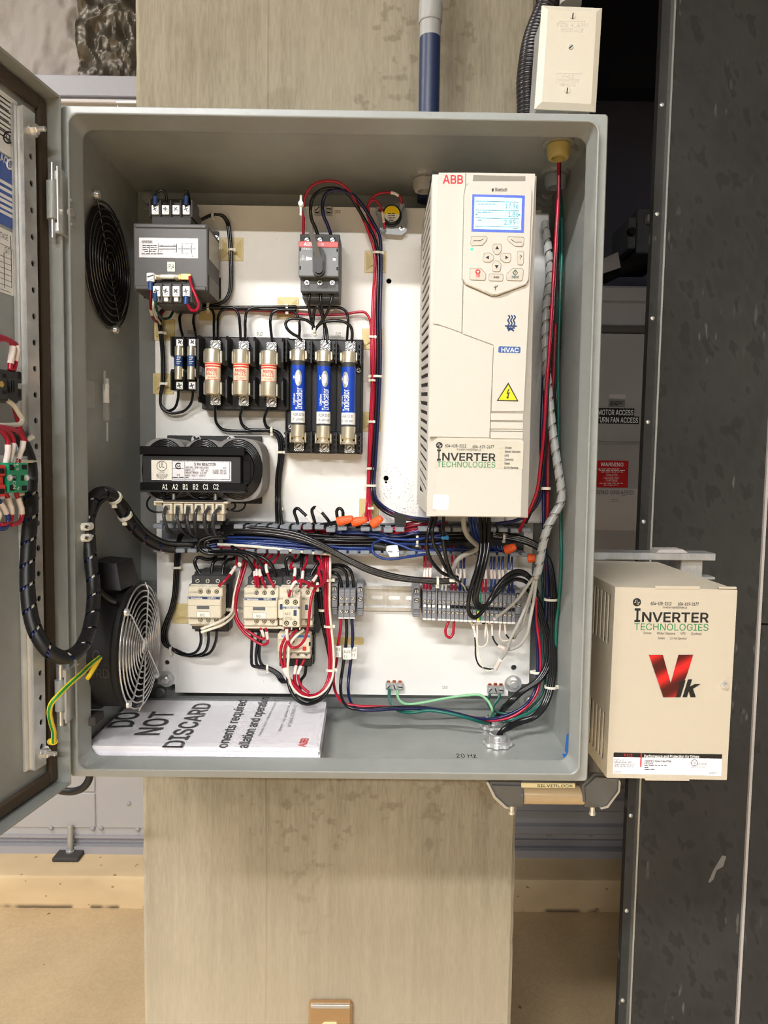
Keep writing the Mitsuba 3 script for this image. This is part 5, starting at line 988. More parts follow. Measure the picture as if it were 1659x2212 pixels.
# ---- wiring duct with fingers
k = thing('wire_duct', 'grey slotted wire duct with open fingers running across the white panel', 'wire duct')
pa, pb = P(350, 1165, PY - .003), P(1190, 1165, PY - .003); zu = P(700, 1136, .16)[2]; zl = P(740, 1192, .16)[2]
xL, xR = P(334, 1150, .16)[0], P(1145, 1150, .16)[0]
part(k, 'base', B().box(pa[0], xR, PY - .004, PY - .001, zl, zu), 'duct_grey'); part(k, 'side_wall', B().box(pa[0], xR, .192, PY - .001, zu, zu + .0015), 'duct_grey'); part(k, 'side_wall', B().box(pa[0], xR, .192, PY - .001, zl - .0015, zl), 'duct_grey')
nf = 33
for row, z_ in ((0, zu), (1, zl)):
    for i in range(nf):
        x_ = xL + (xR - xL) * (i + .5) / nf; r_ = random.Random(i * 7 + row)
        if row == 0 and (5 < i < 7 or i in (17, 22)): continue
        tw = .0062; dz = (r_.uniform(-.003, .0035) if 13 < i < 23 else r_.uniform(-.0006, .0006)); sgn = 1 if row == 0 else -1
        y_ = .150 + r_.uniform(-.002, .002); z2 = z_ - dz * (1 - row)
        g = B().box(x_ - .0042, x_ + .0042, y_, .194, z2 - .0004, z2 + .0012).box(x_ - tw, x_ + tw, y_ - .001, y_ + .012, z2 - .0004, z2 + .0012)
        g.box(x_ - tw, x_ + tw, y_ - .004, y_ + .001, z2 - (.0048 if row == 0 else .0022), z2 + (.0012 if row == 0 else .0036), .001)
        part(k, 'finger', g, 'duct_tip')

# ---- DIN rails
def rail(x0, x1, py, lab):
    a_, b_ = P(x0, py, .196), P(x1, py, .196); zc = (a_[2] + b_[2]) / 2; g = B()
    sl = [Point(a_[0] + .0125 + i * .0245, zc).buffer(.0031, 6).union(Point(a_[0] + .0235 + i * .0245, zc).buffer(.0031, 6)).convex_hull for i in range(int((b_[0] - a_[0]) / .0245))]
    g.xprism(sbox(a_[0], zc - .0135, b_[0], zc + .0135).difference(unary_union(sl)), .2035, .2045)
    for s_ in (-1, 1): g.box(a_[0], b_[0], .197, .2045, zc + s_ * .0135 - .0005, zc + s_ * .0135 + .0005); g.box(a_[0], b_[0], .197, .198, zc + s_ * .0135, zc + s_ * .0178)
    return solo('mounting_rail', lab, 'rail', g, 'galv')
rail(470, 690, 1298, 'slotted steel mounting rail behind the contactors'); rail(712, 1148, 1294, 'slotted steel mounting rail between the terminal strips')

# ---- contactors
def contactor(dx, dy, mark, lab, aux=False):
    k = thing('contactor', lab, 'contactor', None); YC = .118
    o = lambda x0, y0, x1, y1: (x0 + dx, y0 + dy, x1 + dx, y1 + dy)
    part(k, 'body', B().bx(*o(414, 1243, 490, 1264), YC + .022, PY - .008, .001).bx(*o(408, 1262, 478, 1350), YC + .024, PY - .008, .001).bx(*o(414, 1348, 482, 1360), YC + .022, PY - .008, .001).bx(*o(420, 1234, 494, 1366), YC + .05, PY - .008, .001), 'charcoal')
    part(k, 'arc_chamber', B().bx(*o(422, 1236, 486, 1246), YC + .03, PY - .01, .004), 'charcoal'); part(k, 'mounting_ear', B().bx(*o(484, 1226, 496, 1240), PY - .02, PY - .012, .001), 'charcoal')
    for i, x_ in enumerate((427, 449, 471)): part(k, 'power_terminal', screw(B().lathe(P(x_ + dx, 1255 + dy, YC + .0214), (0, -1, 0), [(5.5 * mpp(YC + .02), 0)], 14), x_ + dx, 1255 + dy, YC + .0216, 4.6, 'cross', .5 + i), 'metal')
    part(k, 'upper_tier', B().bx(*o(406, 1267, 481, 1289), YC + .007, YC + .03, .001).bx(*o(410, 1263, 480, 1268), YC + .016, YC + .03, .001), 'cream')
    part(k, 'front_cover', B().bx(*o(404, 1288, 478, 1336), YC, YC + .03, .0015), 'cream'); part(k, 'lower_tier', B().bx(*o(406, 1336, 479, 1350), YC + .006, YC + .03, .001).bx(*o(410, 1349, 480, 1353), YC + .015, YC + .03, .001), 'cream')
    if not aux: part(k, 'name_band', B().bx(*o(404, 1289, 475, 1294.5), YC - .0004, YC, 0), 'band_blue', label='dark blue band with white print')
    g = B() if aux else B(); txt(g, 'Telemecanique', 411 + dx, 1293.5 + dy, 4, YC - .0007, 437 + dx, True); txt(g, 'SQUARE D', 448 + dx, 1293.5 + dy, 4, YC - .0007, 466 + dx, True); circ(g, 407 + dx, 1291.6 + dy, 1.8, YC - .0007, .0003)
    if not aux: part(k, 'lettering', g, 'text_white')
    if not aux: part(k, 'indicator_slot', B().bx(*o(425, 1309, 452, 1316), YC - .0003, YC, 0), 'dev'); part(k, 'cover_seam', B().bx(*o(404, 1308, 478, 1308.8), YC - .0002, YC, 0).bx(*o(404, 1335, 478, 1336), YC - .0002, YC, 0), 'drive_dark')
    if not aux: part(k, 'marker_field', B().bx(*o(424, 1321, 454, 1333), YC - .0003, YC, 0), 'tag'); g = B(); txt(g, mark, 432 + dx, 1331.5 + dy, 6, YC - .0006, 442 + dx)
    for r_ in ((424, 1321, 454, 1321.6), (424, 1321, 424.6, 1333), (453.4, 1321, 454, 1333)): g.bx(*o(*r_), YC - .0005, YC, 0)
    if not aux: txt(g, 'LC1D18', 408 + dx, 1281 + dy, 4, YC + .0064, 427 + dx)
    for s_, x_, y_ in (('13 NO', 427, 1272.5), ('21 NC', 444, 1272.5), ('A1', 470, 1272.5), ('14 NO', 425, 1348), ('22 NC', 442, 1348), ('A2', 466, 1348)): txt(g, s_, x_ + dx, y_ + dy, 2.6, YC + (.0064 if y_ < 1300 else .0054))
    part(k, 'lettering', g, 'text_grey')
    for i, (x_, y_, q) in enumerate(((433, 1278, .007), (450.5, 1278, .007), (468, 1278, .007), (433, 1339.5, .006), (450, 1339.5, .006), (467.5, 1339.5, .006))):
        kk = part(k, 'terminal_well', B().xprism(Point(*P(x_ + dx, y_ + dy, YC + q)[[0, 2]]).buffer(4.8 * mpp(YC), 8), YC + q - .0003, YC + q), 'black_matt'); part(kk, 'screw', screw(B(), x_ + dx, y_ + dy, YC + q - .0004, 3.4, 'cross', .4 + i), 'nickel')
    return k
contactor(0, 0, 'M1', 'cream and black contactor marked M1, leftmost and standing alone'); contactor(121, 2.5, 'M2', 'cream and black contactor marked M2 between the two others'); k3 = contactor(196.5, 2, '', 'cream and black contactor behind the narrow auxiliary block marked M3', True)
part(k3, 'latch', B().bx(604.5, 1305, 610, 1317, .1174, .118, 0), 'band_blue'); part(k3, 'latch', B().bx(659, 1306, 665.5, 1318, .1174, .118, 0), 'band_blue')
solo('link_strip', 'cream link strip joining the bottoms of the contactors marked M2 and M3', 'strip', B().bx(527, 1353, 612, 1358.5, .128, .15, .0008), 'cream')
k = thing('auxiliary_contact_block', 'narrow cream auxiliary block marked M3 clipped on the right contactor', 'contact block'); YA = .094
part(k, 'body', B().bx(610.5, 1290, 648, 1356, YA, .118, .0012), 'cream'); part(k, 'wire_guide', B().prism([(613, 1290), (614, 1281), (619, 1277), (622, 1287), (626, 1287), (627, 1278), (631, 1278), (631, 1290)], YA + .004, YA + .02), 'cream'); part(k, 'wire_guide', B().prism([(632, 1290), (633, 1279), (637, 1278), (639, 1284), (645, 1284), (646, 1279), (649, 1280), (648, 1290)], YA + .004, YA + .02), 'cream')
for i in range(3): part(k, 'foot', B().bx(610 + i * 18, 1355, 613 + i * 18, 1361, YA + .004, YA + .012, .0005), 'cream')
part(k, 'name_band', B().bx(610.5, 1310.5, 648, 1315, YA - .0004, YA, 0), 'band_blue'); part(k, 'latch', B().bx(634, 1318, 640.5, 1330.5, YA - .001, YA, .0003), 'band_blue')
g = txt(B(), 'Telemecanique', 617, 1314.3, 3.8, YA - .0007, 644, True); circ(g, 614, 1312.7, 1.7, YA - .0007, .0003); part(k, 'lettering', g, 'text_white')
g = B(); txt(g, 'M3', 615, 1329, 6, YA - .0004, 627); txt(g, 'LADN11', 612, 1336, 4, YA - .0004, 630); txt(g, 'LA1 DN11', 612, 1340, 4, YA - .0004, 637)
for s_, x_, y_ in (('53 NO', 615, 1295), ('61 NC', 632.5, 1295), ('54 NO', 613, 1356), ('62 NC', 631, 1356)): txt(g, s_, x_, y_, 2.4, YA - .0004)
part(k, 'lettering', g, 'text_grey')
for i, (x_, y_) in enumerate(((620, 1300.5), (638, 1301), (619, 1346), (637, 1346.5))):
    kk = part(k, 'terminal_well', B().xprism(Point(*P(x_, y_, YA)[[0, 2]]).buffer(5.4 * mpp(YA), 8), YA - .0003, YA), 'black_matt'); part(kk, 'screw', screw(B(), x_, y_, YA - .0004, 3.8, 'cross', .5 + i), 'nickel')
k = thing('overload_relay', 'white overload relay with blue band hanging below the right contactor', 'relay'); YO = .122
part(k, 'body', B().bx(602, 1362, 676, 1372, YO + .02, PY - .02, .001).bx(603, 1420, 674, 1440, YO + .018, PY - .02, .001).bx(606, 1368, 679, 1436, YO + .04, PY - .02, .001), 'black'); part(k, 'front_cover', B().bx(599, 1369, 671, 1411, YO, YO + .03, .0015), 'cream'); part(k, 'lower_tier', B().bx(600, 1411, 671, 1423, YO + .006, YO + .03, .001), 'cream')
part(k, 'name_band', B().bx(608, 1372, 670, 1377, YO - .0004, YO, 0), 'cyan_blue'); g = txt(B(), 'Telemecanique', 609, 1376.3, 3.8, YO - .0007, 640, True); part(k, 'lettering', g, 'text_white')
part(k, 'reset_button', B().bx(653.5, 1397, 661, 1406, YO - .002, YO, .0006), 'reset_red'); part(k, 'dial', B().bx(630, 1382, 636, 1389, YO - .0006, YO, .0003), 'dev'); part(k, 'test_slot', B().bx(667, 1387, 671, 1395, YO - .0003, YO, 0), 'black_matt'); g = B(); txt(g, 'LRD', 603, 1386, 4, YO - .0004); txt(g, 'STOP', 642, 1402, 3, YO - .0004)
for r_ in ((602, 1381, 620, 1381.6), (602, 1381, 602.6, 1402), (619.5, 1381, 620, 1402)): g.bx(*r_, YO - .0003, YO, 0)
part(k, 'lettering', g, 'text_grey')
for i, x_ in enumerate((609, 626, 644, 661.5)): part(k, 'screw', screw(B().xprism(Point(*P(x_, 1413, YO + .006)[[0, 2]]).buffer(4.6 * mpp(YO), 8), YO + .0057, YO + .006), x_, 1413, YO + .0056, 4, 'cross', .5 + i), 'metal_dull')

# ---- terminal blocks
def endstop(x0, y0, lab, d=.152):
    k = thing('end_stop', lab, 'end stop', 'grey end stops on the mounting rail'); part(k, 'body', B().bx(x0, y0, x0 + 15, y0 + 70, d + .004, PY - .004, .001).bx(x0 + 1, y0 + 22, x0 + 15, y0 + 54, d, d + .02, .001), 'term_grey')
    for j in (54, 60): part(k, 'ridge', B().bx(x0 - 1, y0 + j, x0 + 15, y0 + j + 3, d + .002, d + .006, .0004), 'term_grey')
    for j in (13, 33): part(k, 'screw', screw(B().xprism(Point(*P(x0 + 8, y0 + j, d)[[0, 2]]).buffer(5.6 * mpp(d), 8), d + (.0037 if j < 20 else -.0003), d + .004), x0 + 8, y0 + j, d + (.0034 if j < 20 else -.0006), 4.4, 'slot', 1.2 + j), 'metal_dull')
    return k
endstop(714, 1259, 'left grey end stop of the three-way motor terminals'); endstop(770, 1261, 'right grey end stop of the three-way motor terminals'); endstop(892, 1264, 'left grey end stop of the long terminal strip'); endstop(1112, 1274, 'right grey end stop of the long terminal strip')
for i in range(3):
    x_ = 732 + i * 12.2; d = .146
    k = thing('motor_terminal', f'wide grey terminal block, {["left", "middle", "right"][i]} of the three above the tagged wires', 'terminal block'); w_ = 11.8
    part(k, 'body', B().bx(x_, 1273, x_ + w_, 1304, d, PY - .004, .0008).bx(x_ - 1, 1309, x_ + w_ - 1, 1334, d - .002, PY - .004, .0008).bx(x_, 1302, x_ + w_, 1312, d + .008, PY - .004, .0005).bx(x_, 1262, x_ + w_, 1275, d + .02, PY - .004, .0006), 'term_grey')
    part(k, 'groove', B().bx(x_, 1279, x_ + w_, 1279.8, d - .0002, d, 0).bx(x_, 1285, x_ + w_, 1285.6, d - .0002, d, 0), 'term_dark'); part(k, 'marker', B().bx(x_ - 1, 1333, x_ + w_ - 1.6, 1337, d - .001, d + .01, .0004), 'white')
    part(k, 'bridge_clip', B().bx(x_ + 2, 1303, x_ + w_ - 3, 1308, d + .004, d + .009, .0005), 'nickel')
    for y_, q in ((1293, d), (1321, d - .002)): part(k, 'screw', screw(B().xprism(Point(*P(x_ + w_ / 2, y_, q)[[0, 2]]).buffer(3.8 * mpp(q), 8), q - .0003, q), x_ + w_ / 2 - (y_ > 1300), y_, q - .0005, 3.0, 'slot', .8 + i), 'metal')
xa, xb = 913.5, 1110.5; n_ = 21
TB = {}
for i in range(n_):
    x_ = xa + (xb - xa) * i / n_ + (4 if i > 2 else 0); w_ = 9.0; d = .150; dy = (x_ - 913) * .046
    gnd = i == 12
    lab = f'{NTH[i]} slim grey terminal block from the left of the long strip' if not gnd else 'green and yellow ground terminal block in the long strip'
    k = thing('terminal_block' if not gnd else 'ground_terminal', lab, 'terminal block', 'slim terminal blocks of the long strip' if not gnd else None); m1 = 'term_grey' if not gnd else 'block_green'
    TB[i] = (x_ + w_ / 2, dy)
    part(k, 'body', B().bx(x_, 1277 + dy, x_ + w_ - .5, 1305 + dy, d, PY - .004, .0006).bx(x_, 1313 + dy, x_ + w_ - .5, 1336 + dy, d - .001, PY - .004, .0006).bx(x_, 1304 + dy, x_ + w_ - .5, 1314 + dy, d + .007, PY - .004, .0003).bx(x_ + .5, 1269 + dy, x_ + w_ - 1, 1278 + dy, d + .018, PY - .004, .0004), m1)
    if gnd: part(k, 'yellow_stripe', B().bx(x_, 1280 + dy, x_ + w_ * .45, 1304 + dy, d - .0003, d, 0).bx(x_, 1315 + dy, x_ + w_ * .45, 1336 + dy, d - .0013, d - .001, 0), 'yellow')
    part(k, 'marker', B().bx(x_, 1335 + dy, x_ + w_ - .8, 1339.5 + dy, d - .001, d + .01, .0004), 'white')
    part(k, 'jumper' if i in (0, 1, 2, 3, 4, 5) else 'slot', B().bx(x_ + 1, 1305.5 + dy, x_ + w_ - 1.2, 1312.5 + dy, d + (.001 if i < 6 else .0066), d + (.006 if i < 6 else .007), .0006 if i < 6 else 0), 'silverterm' if i < 6 else 'black_matt')
    part(k, 'groove', B().bx(x_, 1281 + dy, x_ + w_ - .6, 1281.7 + dy, d - .0002, d, 0).bx(x_, 1287 + dy, x_ + w_ - .6, 1287.6 + dy, d - .0002, d, 0), 'term_dark')
    for y_, q in ((1298, d), (1321, d - .001)): part(k, 'screw', screw(B().xprism(Point(*P(x_ + w_ / 2, y_ + dy, q)[[0, 2]]).buffer(3.4 * mpp(q), 6), q - .0003, q), x_ + w_ / 2, y_ + dy, q - .0005, 2.6, 'slot', .7 + i * .9), 'metal' if not gnd else 'metal_dull')
solo('partition_plate', 'thin grey partition plate between the third and fourth slim terminal blocks', 'plate', B().bx(941, 1268, 944, 1338, .147, PY - .004, .0004), 'term_grey')

# ---- variable speed drive
k = thing('variable_speed_drive', 'tall off-white variable speed drive with a lit keypad', 'drive')
VF = -.03
DP = lambda pts: [(a, b) for a, b in pts]
tl, tr, br, bl = P(939, 369, VF), P(1167, 373, VF), P(1141, 1122, VF), P(918, 1116, VF)
xl, xr, zt3, zb3 = (tl[0] + bl[0]) / 2, (tr[0] + br[0]) / 2, (tl[2] + tr[2]) / 2, (bl[2] + br[2]) / 2
part(k, 'housing', B().box(xl + .002, xr - .002, VF + .012, PY - .012, zb3 + .003, zt3 - .003, .003), 'drive_side')
ch = .010
v = [(xl, VF + .014, zb3), (xr, VF + .014, zb3), (xr, VF + .014, zt3), (xl, VF + .014, zt3), (xl + .0005, VF + .008, zb3 + .0005), (xr - .0005, VF + .008, zb3 + .0005), (xr - .0005, VF + .008, zt3 - .0005), (xl + .0005, VF + .008, zt3 - .0005), (xl + ch, VF, zb3 + .002), (xr - ch, VF, zb3 + .002), (xr - ch, VF, zt3 - .004), (xl + ch, VF, zt3 - .004)]
f = []
for r_ in (0, 4):
    for j in range(4): k_ = (j + 1) % 4; f += [[r_ + j, r_ + k_, r_ + 4 + k_], [r_ + j, r_ + 4 + k_, r_ + 4 + j]]
f += [[8, 9, 10], [8, 10, 11]]
part(k, 'front_cover', B().add(v, f), 'drive')
part(k, 'back_plate', B().bx(905, 1085, 1176, 1128, .17, .195, .001), 'drive_back'); part(k, 'back_plate', B().bx(1100, 470, 1178, 1128, .16, .195, .002), 'drive_back')
yc1 = VF - .0016
part(k, 'upper_cover', B().prism([(948, 373), (1005.5, 373), (997, 718), (946, 700), (936, 699)], yc1, VF + .001), 'drive'); part(k, 'upper_cover', B().prism([(1007.5, 373), (1156, 375), (1131, 888), (1062, 888), (1067, 746), (1064, 744), (999, 720)], yc1, VF + .001), 'drive')
part(k, 'terminal_cover', B().prism([(932, 702), (945, 703), (995, 721), (1062, 746), (1065, 750), (1057, 945), (925, 943)], yc1, VF + .001), 'drive')
part(k, 'seam', B().prism([(1005.5, 372), (1007.5, 372), (999, 720), (997, 720)], VF - .0004, VF).prism([(1066, 746), (1067.5, 746), (1060, 946), (1057, 946)], VF - .0004, VF), 'drive_dark')
for y_ in (890, 909, 930): part(k, 'vent_groove', B().prism([(1060, y_), (1130, y_ + 1), (1130, y_ + 3), (1060, y_ + 2)], VF - .0004, VF), 'drive_dark')
for y_ in (893, 912, 933): part(k, 'vent_slat', B().prism([(1060, y_), (1129.5, y_ + 1), (1129, y_ + 14.5), (1060, y_ + 14)], VF - .0014, VF), 'drive')
part(k, 'handle_recess', B().prism([(1023, 378), (1135, 381), (1135, 391), (1021, 391)], yc1 - .0003, VF), 'drive_dark')
sd = B(); xw = xl + .0017
part(k, 'side_recess', B().box(xl + .0016, xl + .002, VF + .03, PY - .05, P(915, 1075, .05)[2], P(925, 405, .05)[2]), 'black_matt')
zs_ = np.linspace(P(915, 1072, .05)[2], P(925, 436, .05)[2], 33)
for i in range(32):
    za_, zb_2 = zs_[i], zs_[i + 1]; hh_ = (zb_2 - za_) * .58; y0, y1 = VF + .024, PY - .045; sl_ = .016
    v = [(xw - .0015, y0, za_), (xw - .0015, y0, za_ + hh_), (xw - .0015, y1, za_ + hh_ + sl_), (xw - .0015, y1, za_ + sl_)]; v += [(xw + .0004, b, c_) for a, b, c_ in v]
    part(k, 'side_slat', B().add(v, [[0, 2, 1], [0, 3, 2], [0, 1, 5], [0, 5, 4], [1, 2, 6], [1, 6, 5], [2, 3, 7], [2, 7, 6], [3, 0, 4], [3, 4, 7]]), 'drive_side')
part(k, 'side_rib', B().box(xl + .0002, xl + .003, VF + .012, VF + .028, zb3 + .003, zt3 - .003, .0006).box(xl + .0002, xl + .003, PY - .06, PY - .02, zb3 + .003, zt3 - .003, .0006).box(xl + .0002, xl + .003, VF + .02, PY - .03, zb3 + .003, zs_[0] + .004, .0006).box(xl + .0002, xl + .003, VF + .02, PY - .03, zs_[-1], zt3 - .003, .0006), 'drive_side')
part(k, 'lettering', txt(B(), 'ABB', 956, 396, 17, yc1 - .0004, 999, True), 'text_red')
# keypad
KY = VF - .006
kp = [(1004, 420), (1007, 402), (1013, 394), (1024, 391), (1132, 394), (1143, 398), (1149, 410), (1142, 603), (1136, 614), (1075, 637), (1062, 637), (1007, 613), (1000, 601)]
kq = Polygon([(p[0], p[2]) for p in (P(a, b, KY) for a, b in kp)])
kk = part(k, 'keypad', B().xprism(kq.buffer(-.0006), KY, KY + .001).xprism(kq, KY + .0008, VF), 'drive')
part(kk, 'gap_shadow', B().xprism(kq.buffer(.0009), VF - .0021, VF), 'drive_dark')
part(kk, 'screen_frame', B().prism([(1020.5, 419.5), (1134, 422.5), (1131.5, 503), (1018.5, 500)], KY - .0004, KY), 'screen_blue')
sc_ = [(1025, 425), (1127.5, 428), (1125.5, 497), (1023.5, 494.5)]
sk = part(kk, 'screen', B().prism(sc_, KY - .0008, KY), 'screen_cyan', label='backlit screen')
scene[sk]['emitter'] = {'type': 'area', 'radiance': {'type': 'rgb', 'value': [.05, .088, .096]}}
ys_ = KY - .0012
g = B(); txt(g, '17.96', 1091, 450, 10, ys_, 1119); txt(g, '1.86', 1097, 468, 10, ys_, 1119); txt(g, '2.99', 1088, 485, 10, ys_, 1113); txt(g, '%', 1115, 484, 7, ys_, 1119)
for y_ in (436, 455, 472, 490): g.prism([(1027, y_ - 2), (1121, y_), (1121, y_ + .8), (1027, y_ - 1.2)], ys_, KY)
g.prism([(1120, 462), (1125, 464), (1120, 466)], ys_, KY); g.prism([(1031, 461), (1027, 463), (1031, 465)], ys_, KY)
lines(g, 1032, 440, 1070, 1, 3, ys_, 1.2, 1); lines(g, 1032, 458, 1064, 1, 3, ys_, 1.2, 2); lines(g, 1032, 475, 1072, 1, 3, ys_, 1.2, 3); lines(g, 1108, 493, 1120, 1, 3, ys_, 1.2, 4); part(kk, 'screen_digits', g, 'digits')
bt = [[(1018, 513), (1020, 511), (1050, 512), (1052, 515), (1051, 519), (1042, 529), (1020, 530), (1017, 527)], [(1098, 512), (1130, 513), (1132, 516), (1130, 530), (1127, 532), (1112, 531), (1098, 520), (1097, 516)],
      [(1068, 528), (1081, 528), (1083, 531), (1083, 541), (1077, 549), (1070, 549), (1065, 542), (1065, 531)], [(1047, 547), (1058, 547), (1066, 553), (1066, 560), (1058, 566), (1046, 565), (1044, 562), (1045, 550)], [(1084, 547.5), (1101, 548), (1103, 551), (1103, 562), (1100, 566), (1089, 566), (1081, 560), (1081, 553)], [(1069, 564), (1077, 564.5), (1082, 571), (1081, 583), (1078, 586), (1066, 586), (1064, 583), (1064, 571)],
      [(1120, 543), (1129, 543), (1131, 546), (1130, 569), (1127, 572), (1119, 571), (1118, 568), (1118, 546)], [(1017, 580), (1039, 581), (1049, 592), (1049, 602), (1046, 605), (1017, 604), (1015, 601), (1016, 582)], [(1107, 581), (1127, 581), (1130, 584), (1129, 602), (1126, 606), (1096, 605), (1094, 602), (1095, 592)], [(1058, 592), (1085, 593), (1087, 596), (1086, 604), (1084, 606.5), (1058, 606), (1056, 603), (1057, 594)]]
for pts in bt: part(kk, 'button', B().prism(pts, KY - .0014, KY), 'key')
for pts in bt: pass
part(kk, 'button_gap', (lambda g: [g.xprism(Polygon([(p[0], p[2]) for p in (P(a, b, KY) for a, b in pts)]).buffer(.0005), KY - .0003, KY) for pts in bt] and g)(B()), 'drive_dark')
part(kk, 'usb_flap', B().prism([(1046, 627), (1055, 612), (1058, 610), (1088, 610), (1092, 612), (1099, 627), (1075, 635), (1063, 635)], KY - .0006, KY), 'drive')
g = B(); yb_ = KY - .0018
for pts in ([(1074, 531), (1078, 538), (1070, 538)], [(1049, 556), (1056, 552), (1056, 560)], [(1098, 556), (1092, 552), (1092, 560)], [(1073, 580), (1069, 573), (1077, 573)]): g.prism(pts, yb_, KY)
for pts in ([(1023, 520), (1038, 520), (1044, 516)], [(1127, 523), (1112, 523), (1104, 517)]): g.tube([P(a, b, KY - .0016) for a, b in pts], .0003, 5)
txt(g, '?', 1122, 560, 8, yb_, mid=False); txt(g, 'Auto', 1066, 601, 5, yb_, 1078, True); txt(g, 'Bluetooth', 1069, 413, 7, KY - .0003, 1095, True)
bt_ = [(1064, 406.5), (1065.5, 406.5), (1067, 409.5), (1065.5, 414), (1064, 414), (1062.5, 412), (1062.5, 408.5)]; g.prism(bt_, KY - .0003, KY)
for pts in ([(1070, 627), (1071, 616)], [(1071, 623), (1067, 620), (1067, 618)], [(1071, 621), (1074.5, 618), (1074.5, 616)]): g.tube([P(a, b, KY - .0009) for a, b in pts], .0003, 5)
part(kk, 'lettering', g, 'text')
g = B(); txt(g, 'Off', 1028, 599, 6, yb_, 1037, True); g.xprism(Point(*P(1032.5, 587, yb_)[[0, 2]]).buffer(.0027, 8), yb_, KY); part(kk, 'lettering', g, 'text_red'); part(kk, 'off_symbol', B().prism([(1029, 585), (1036, 585), (1032.5, 591)], yb_ - .0003, KY), 'key')
g = B(); txt(g, 'Hand', 1105, 601, 6, yb_, 1120, True); c = [(1113, 583), (1118, 589), (1113, 595), (1108, 589), (1113, 583)]; g.tube([P(a, b, yb_) for a, b in c], .0004, 5); g.bx(1112.5, 586, 1113.5, 592, yb_, KY, 0); part(kk, 'lettering', g, 'wdgreen')
lk = part(kk, 'status_light', B().lathe(P(1019, 538, KY), (0, -1, 0), [(.0016, 0), (.0014, .0008), (.0004, .0011)], 14), 'led_green', label='lit green status light'); scene[lk]['emitter'] = {'type': 'area', 'radiance': {'type': 'rgb', 'value': [.02, .45, .09]}}
# prints on the covers
yp = yc1 - .0004
g = B()
for i in range(3): g.tube(path([(1098 + i * 6, 681), (1101 + i * 6, 685), (1097 + i * 6, 692), (1100 + i * 6, 698), (1098 + i * 6, 702)], yp, 5), .0007, 5)
for pts in ([(1091, 704), (1116, 704.5)], [(1103, 704), (1103, 709)], [(1095, 705), (1103.5, 712), (1111, 705)], [(1097, 712), (1103.5, 708), (1110, 715)], [(1098, 715), (1103.5, 709)], [(1095, 709), (1099, 708)], [(1112, 709), (1108, 708)], [(1103.5, 709), (1109, 715)]): g.tube([P(a, b, yp) for a, b in pts], .0007, 5)
part(k, 'heating_cooling_symbol', g, 'text_blue')
part(k, 'hvac_badge', B().prism([(1079, 748), (1123, 749), (1124.5, 751), (1124, 761), (1122.5, 763), (1078, 761.5), (1076.5, 760), (1077, 750)], yp, VF), 'hvac_blue', label='blue badge reading HVAC'); part(k, 'lettering', txt(B(), 'HVAC', 1082, 760.3, 9, yp - .0004, 1120, True), 'text_white')
part(k, 'warning_triangle', B().prism([(1098, 826), (1120, 867), (1073, 866)], yp, VF), 'black', label='yellow electric shock warning triangle'); part(k, 'warning_field', B().prism([(1098, 831), (1116.5, 864.7), (1076.5, 864)], yp - .0003, VF), 'yellow'); part(k, 'warning_bolt', B().prism([(1098, 840.5), (1094, 852), (1098.2, 850.5), (1095, 858), (1093.5, 857.5), (1096, 862), (1100, 858), (1098, 858), (1101.5, 846.5), (1097, 848.5), (1100.5, 840.5)], yp - .0006, VF), 'black')
ysb = VF - .0005; part(k, 'sticker', B().prism([(943, 948), (1131, 953), (1129, 1014), (940, 1009)], ysb, VF), 'sticker', label='clear advertising sticker with black and green print')
g, gs = B(), B(); yt = ysb - .0004
logo(g, gs, 949, 962, 7, yt, 943, 1070, 994.5, 23, 16, 953, 1008.5, 12, [('604-628-2212', 961, 966, 1007, 6.5), ('604-619-2677', 1020, 968, 1067, 6.5)], (987, 1039), 973)
for s_, x_, x1_, yb in (('Drives', 1091, 1105, 969.5), ('Motor Starters', 1090.5, 1124, 978), ('UPS', 1090, 1099, 986.5), ('Controls', 1089.5, 1109, 995), ('Sales', 1089, 1101, 1003.5), ('24 Hr Service', 1088.5, 1119.5, 1012.5)): txt(g, s_, x_, yb, 4.8, yt, x1_, True)
part(k, 'lettering', g, 'text'); part(k, 'lettering', gs, 'text_green'); part(k, 'emblem', pulse(949, 962, 7, yt - .0003), 'sticker')
g = B()
for i in range(6):
    y_ = 967.5 + i * 8.6; x_ = 1078 - i * .3; g.tube([P(a, b, yt) for a, b in ((x_, y_ + 1), (x_ + 5, y_ + 1), (x_ + 5.5, y_ - 2.5), (x_ + 7, y_ - 2.5), (x_ + 7.5, y_ + 3), (x_ + 9, y_ + 3))], .0002, 4)
part(k, 'pulse_marks', g, 'mount')
part(k, 'code_label', B().prism([(938, 1068), (968, 1069), (970, 1071), (968, 1100), (966, 1102), (937, 1101), (935, 1099), (936, 1070)], ysb, VF), 'white', label='white square label with rounded corners')

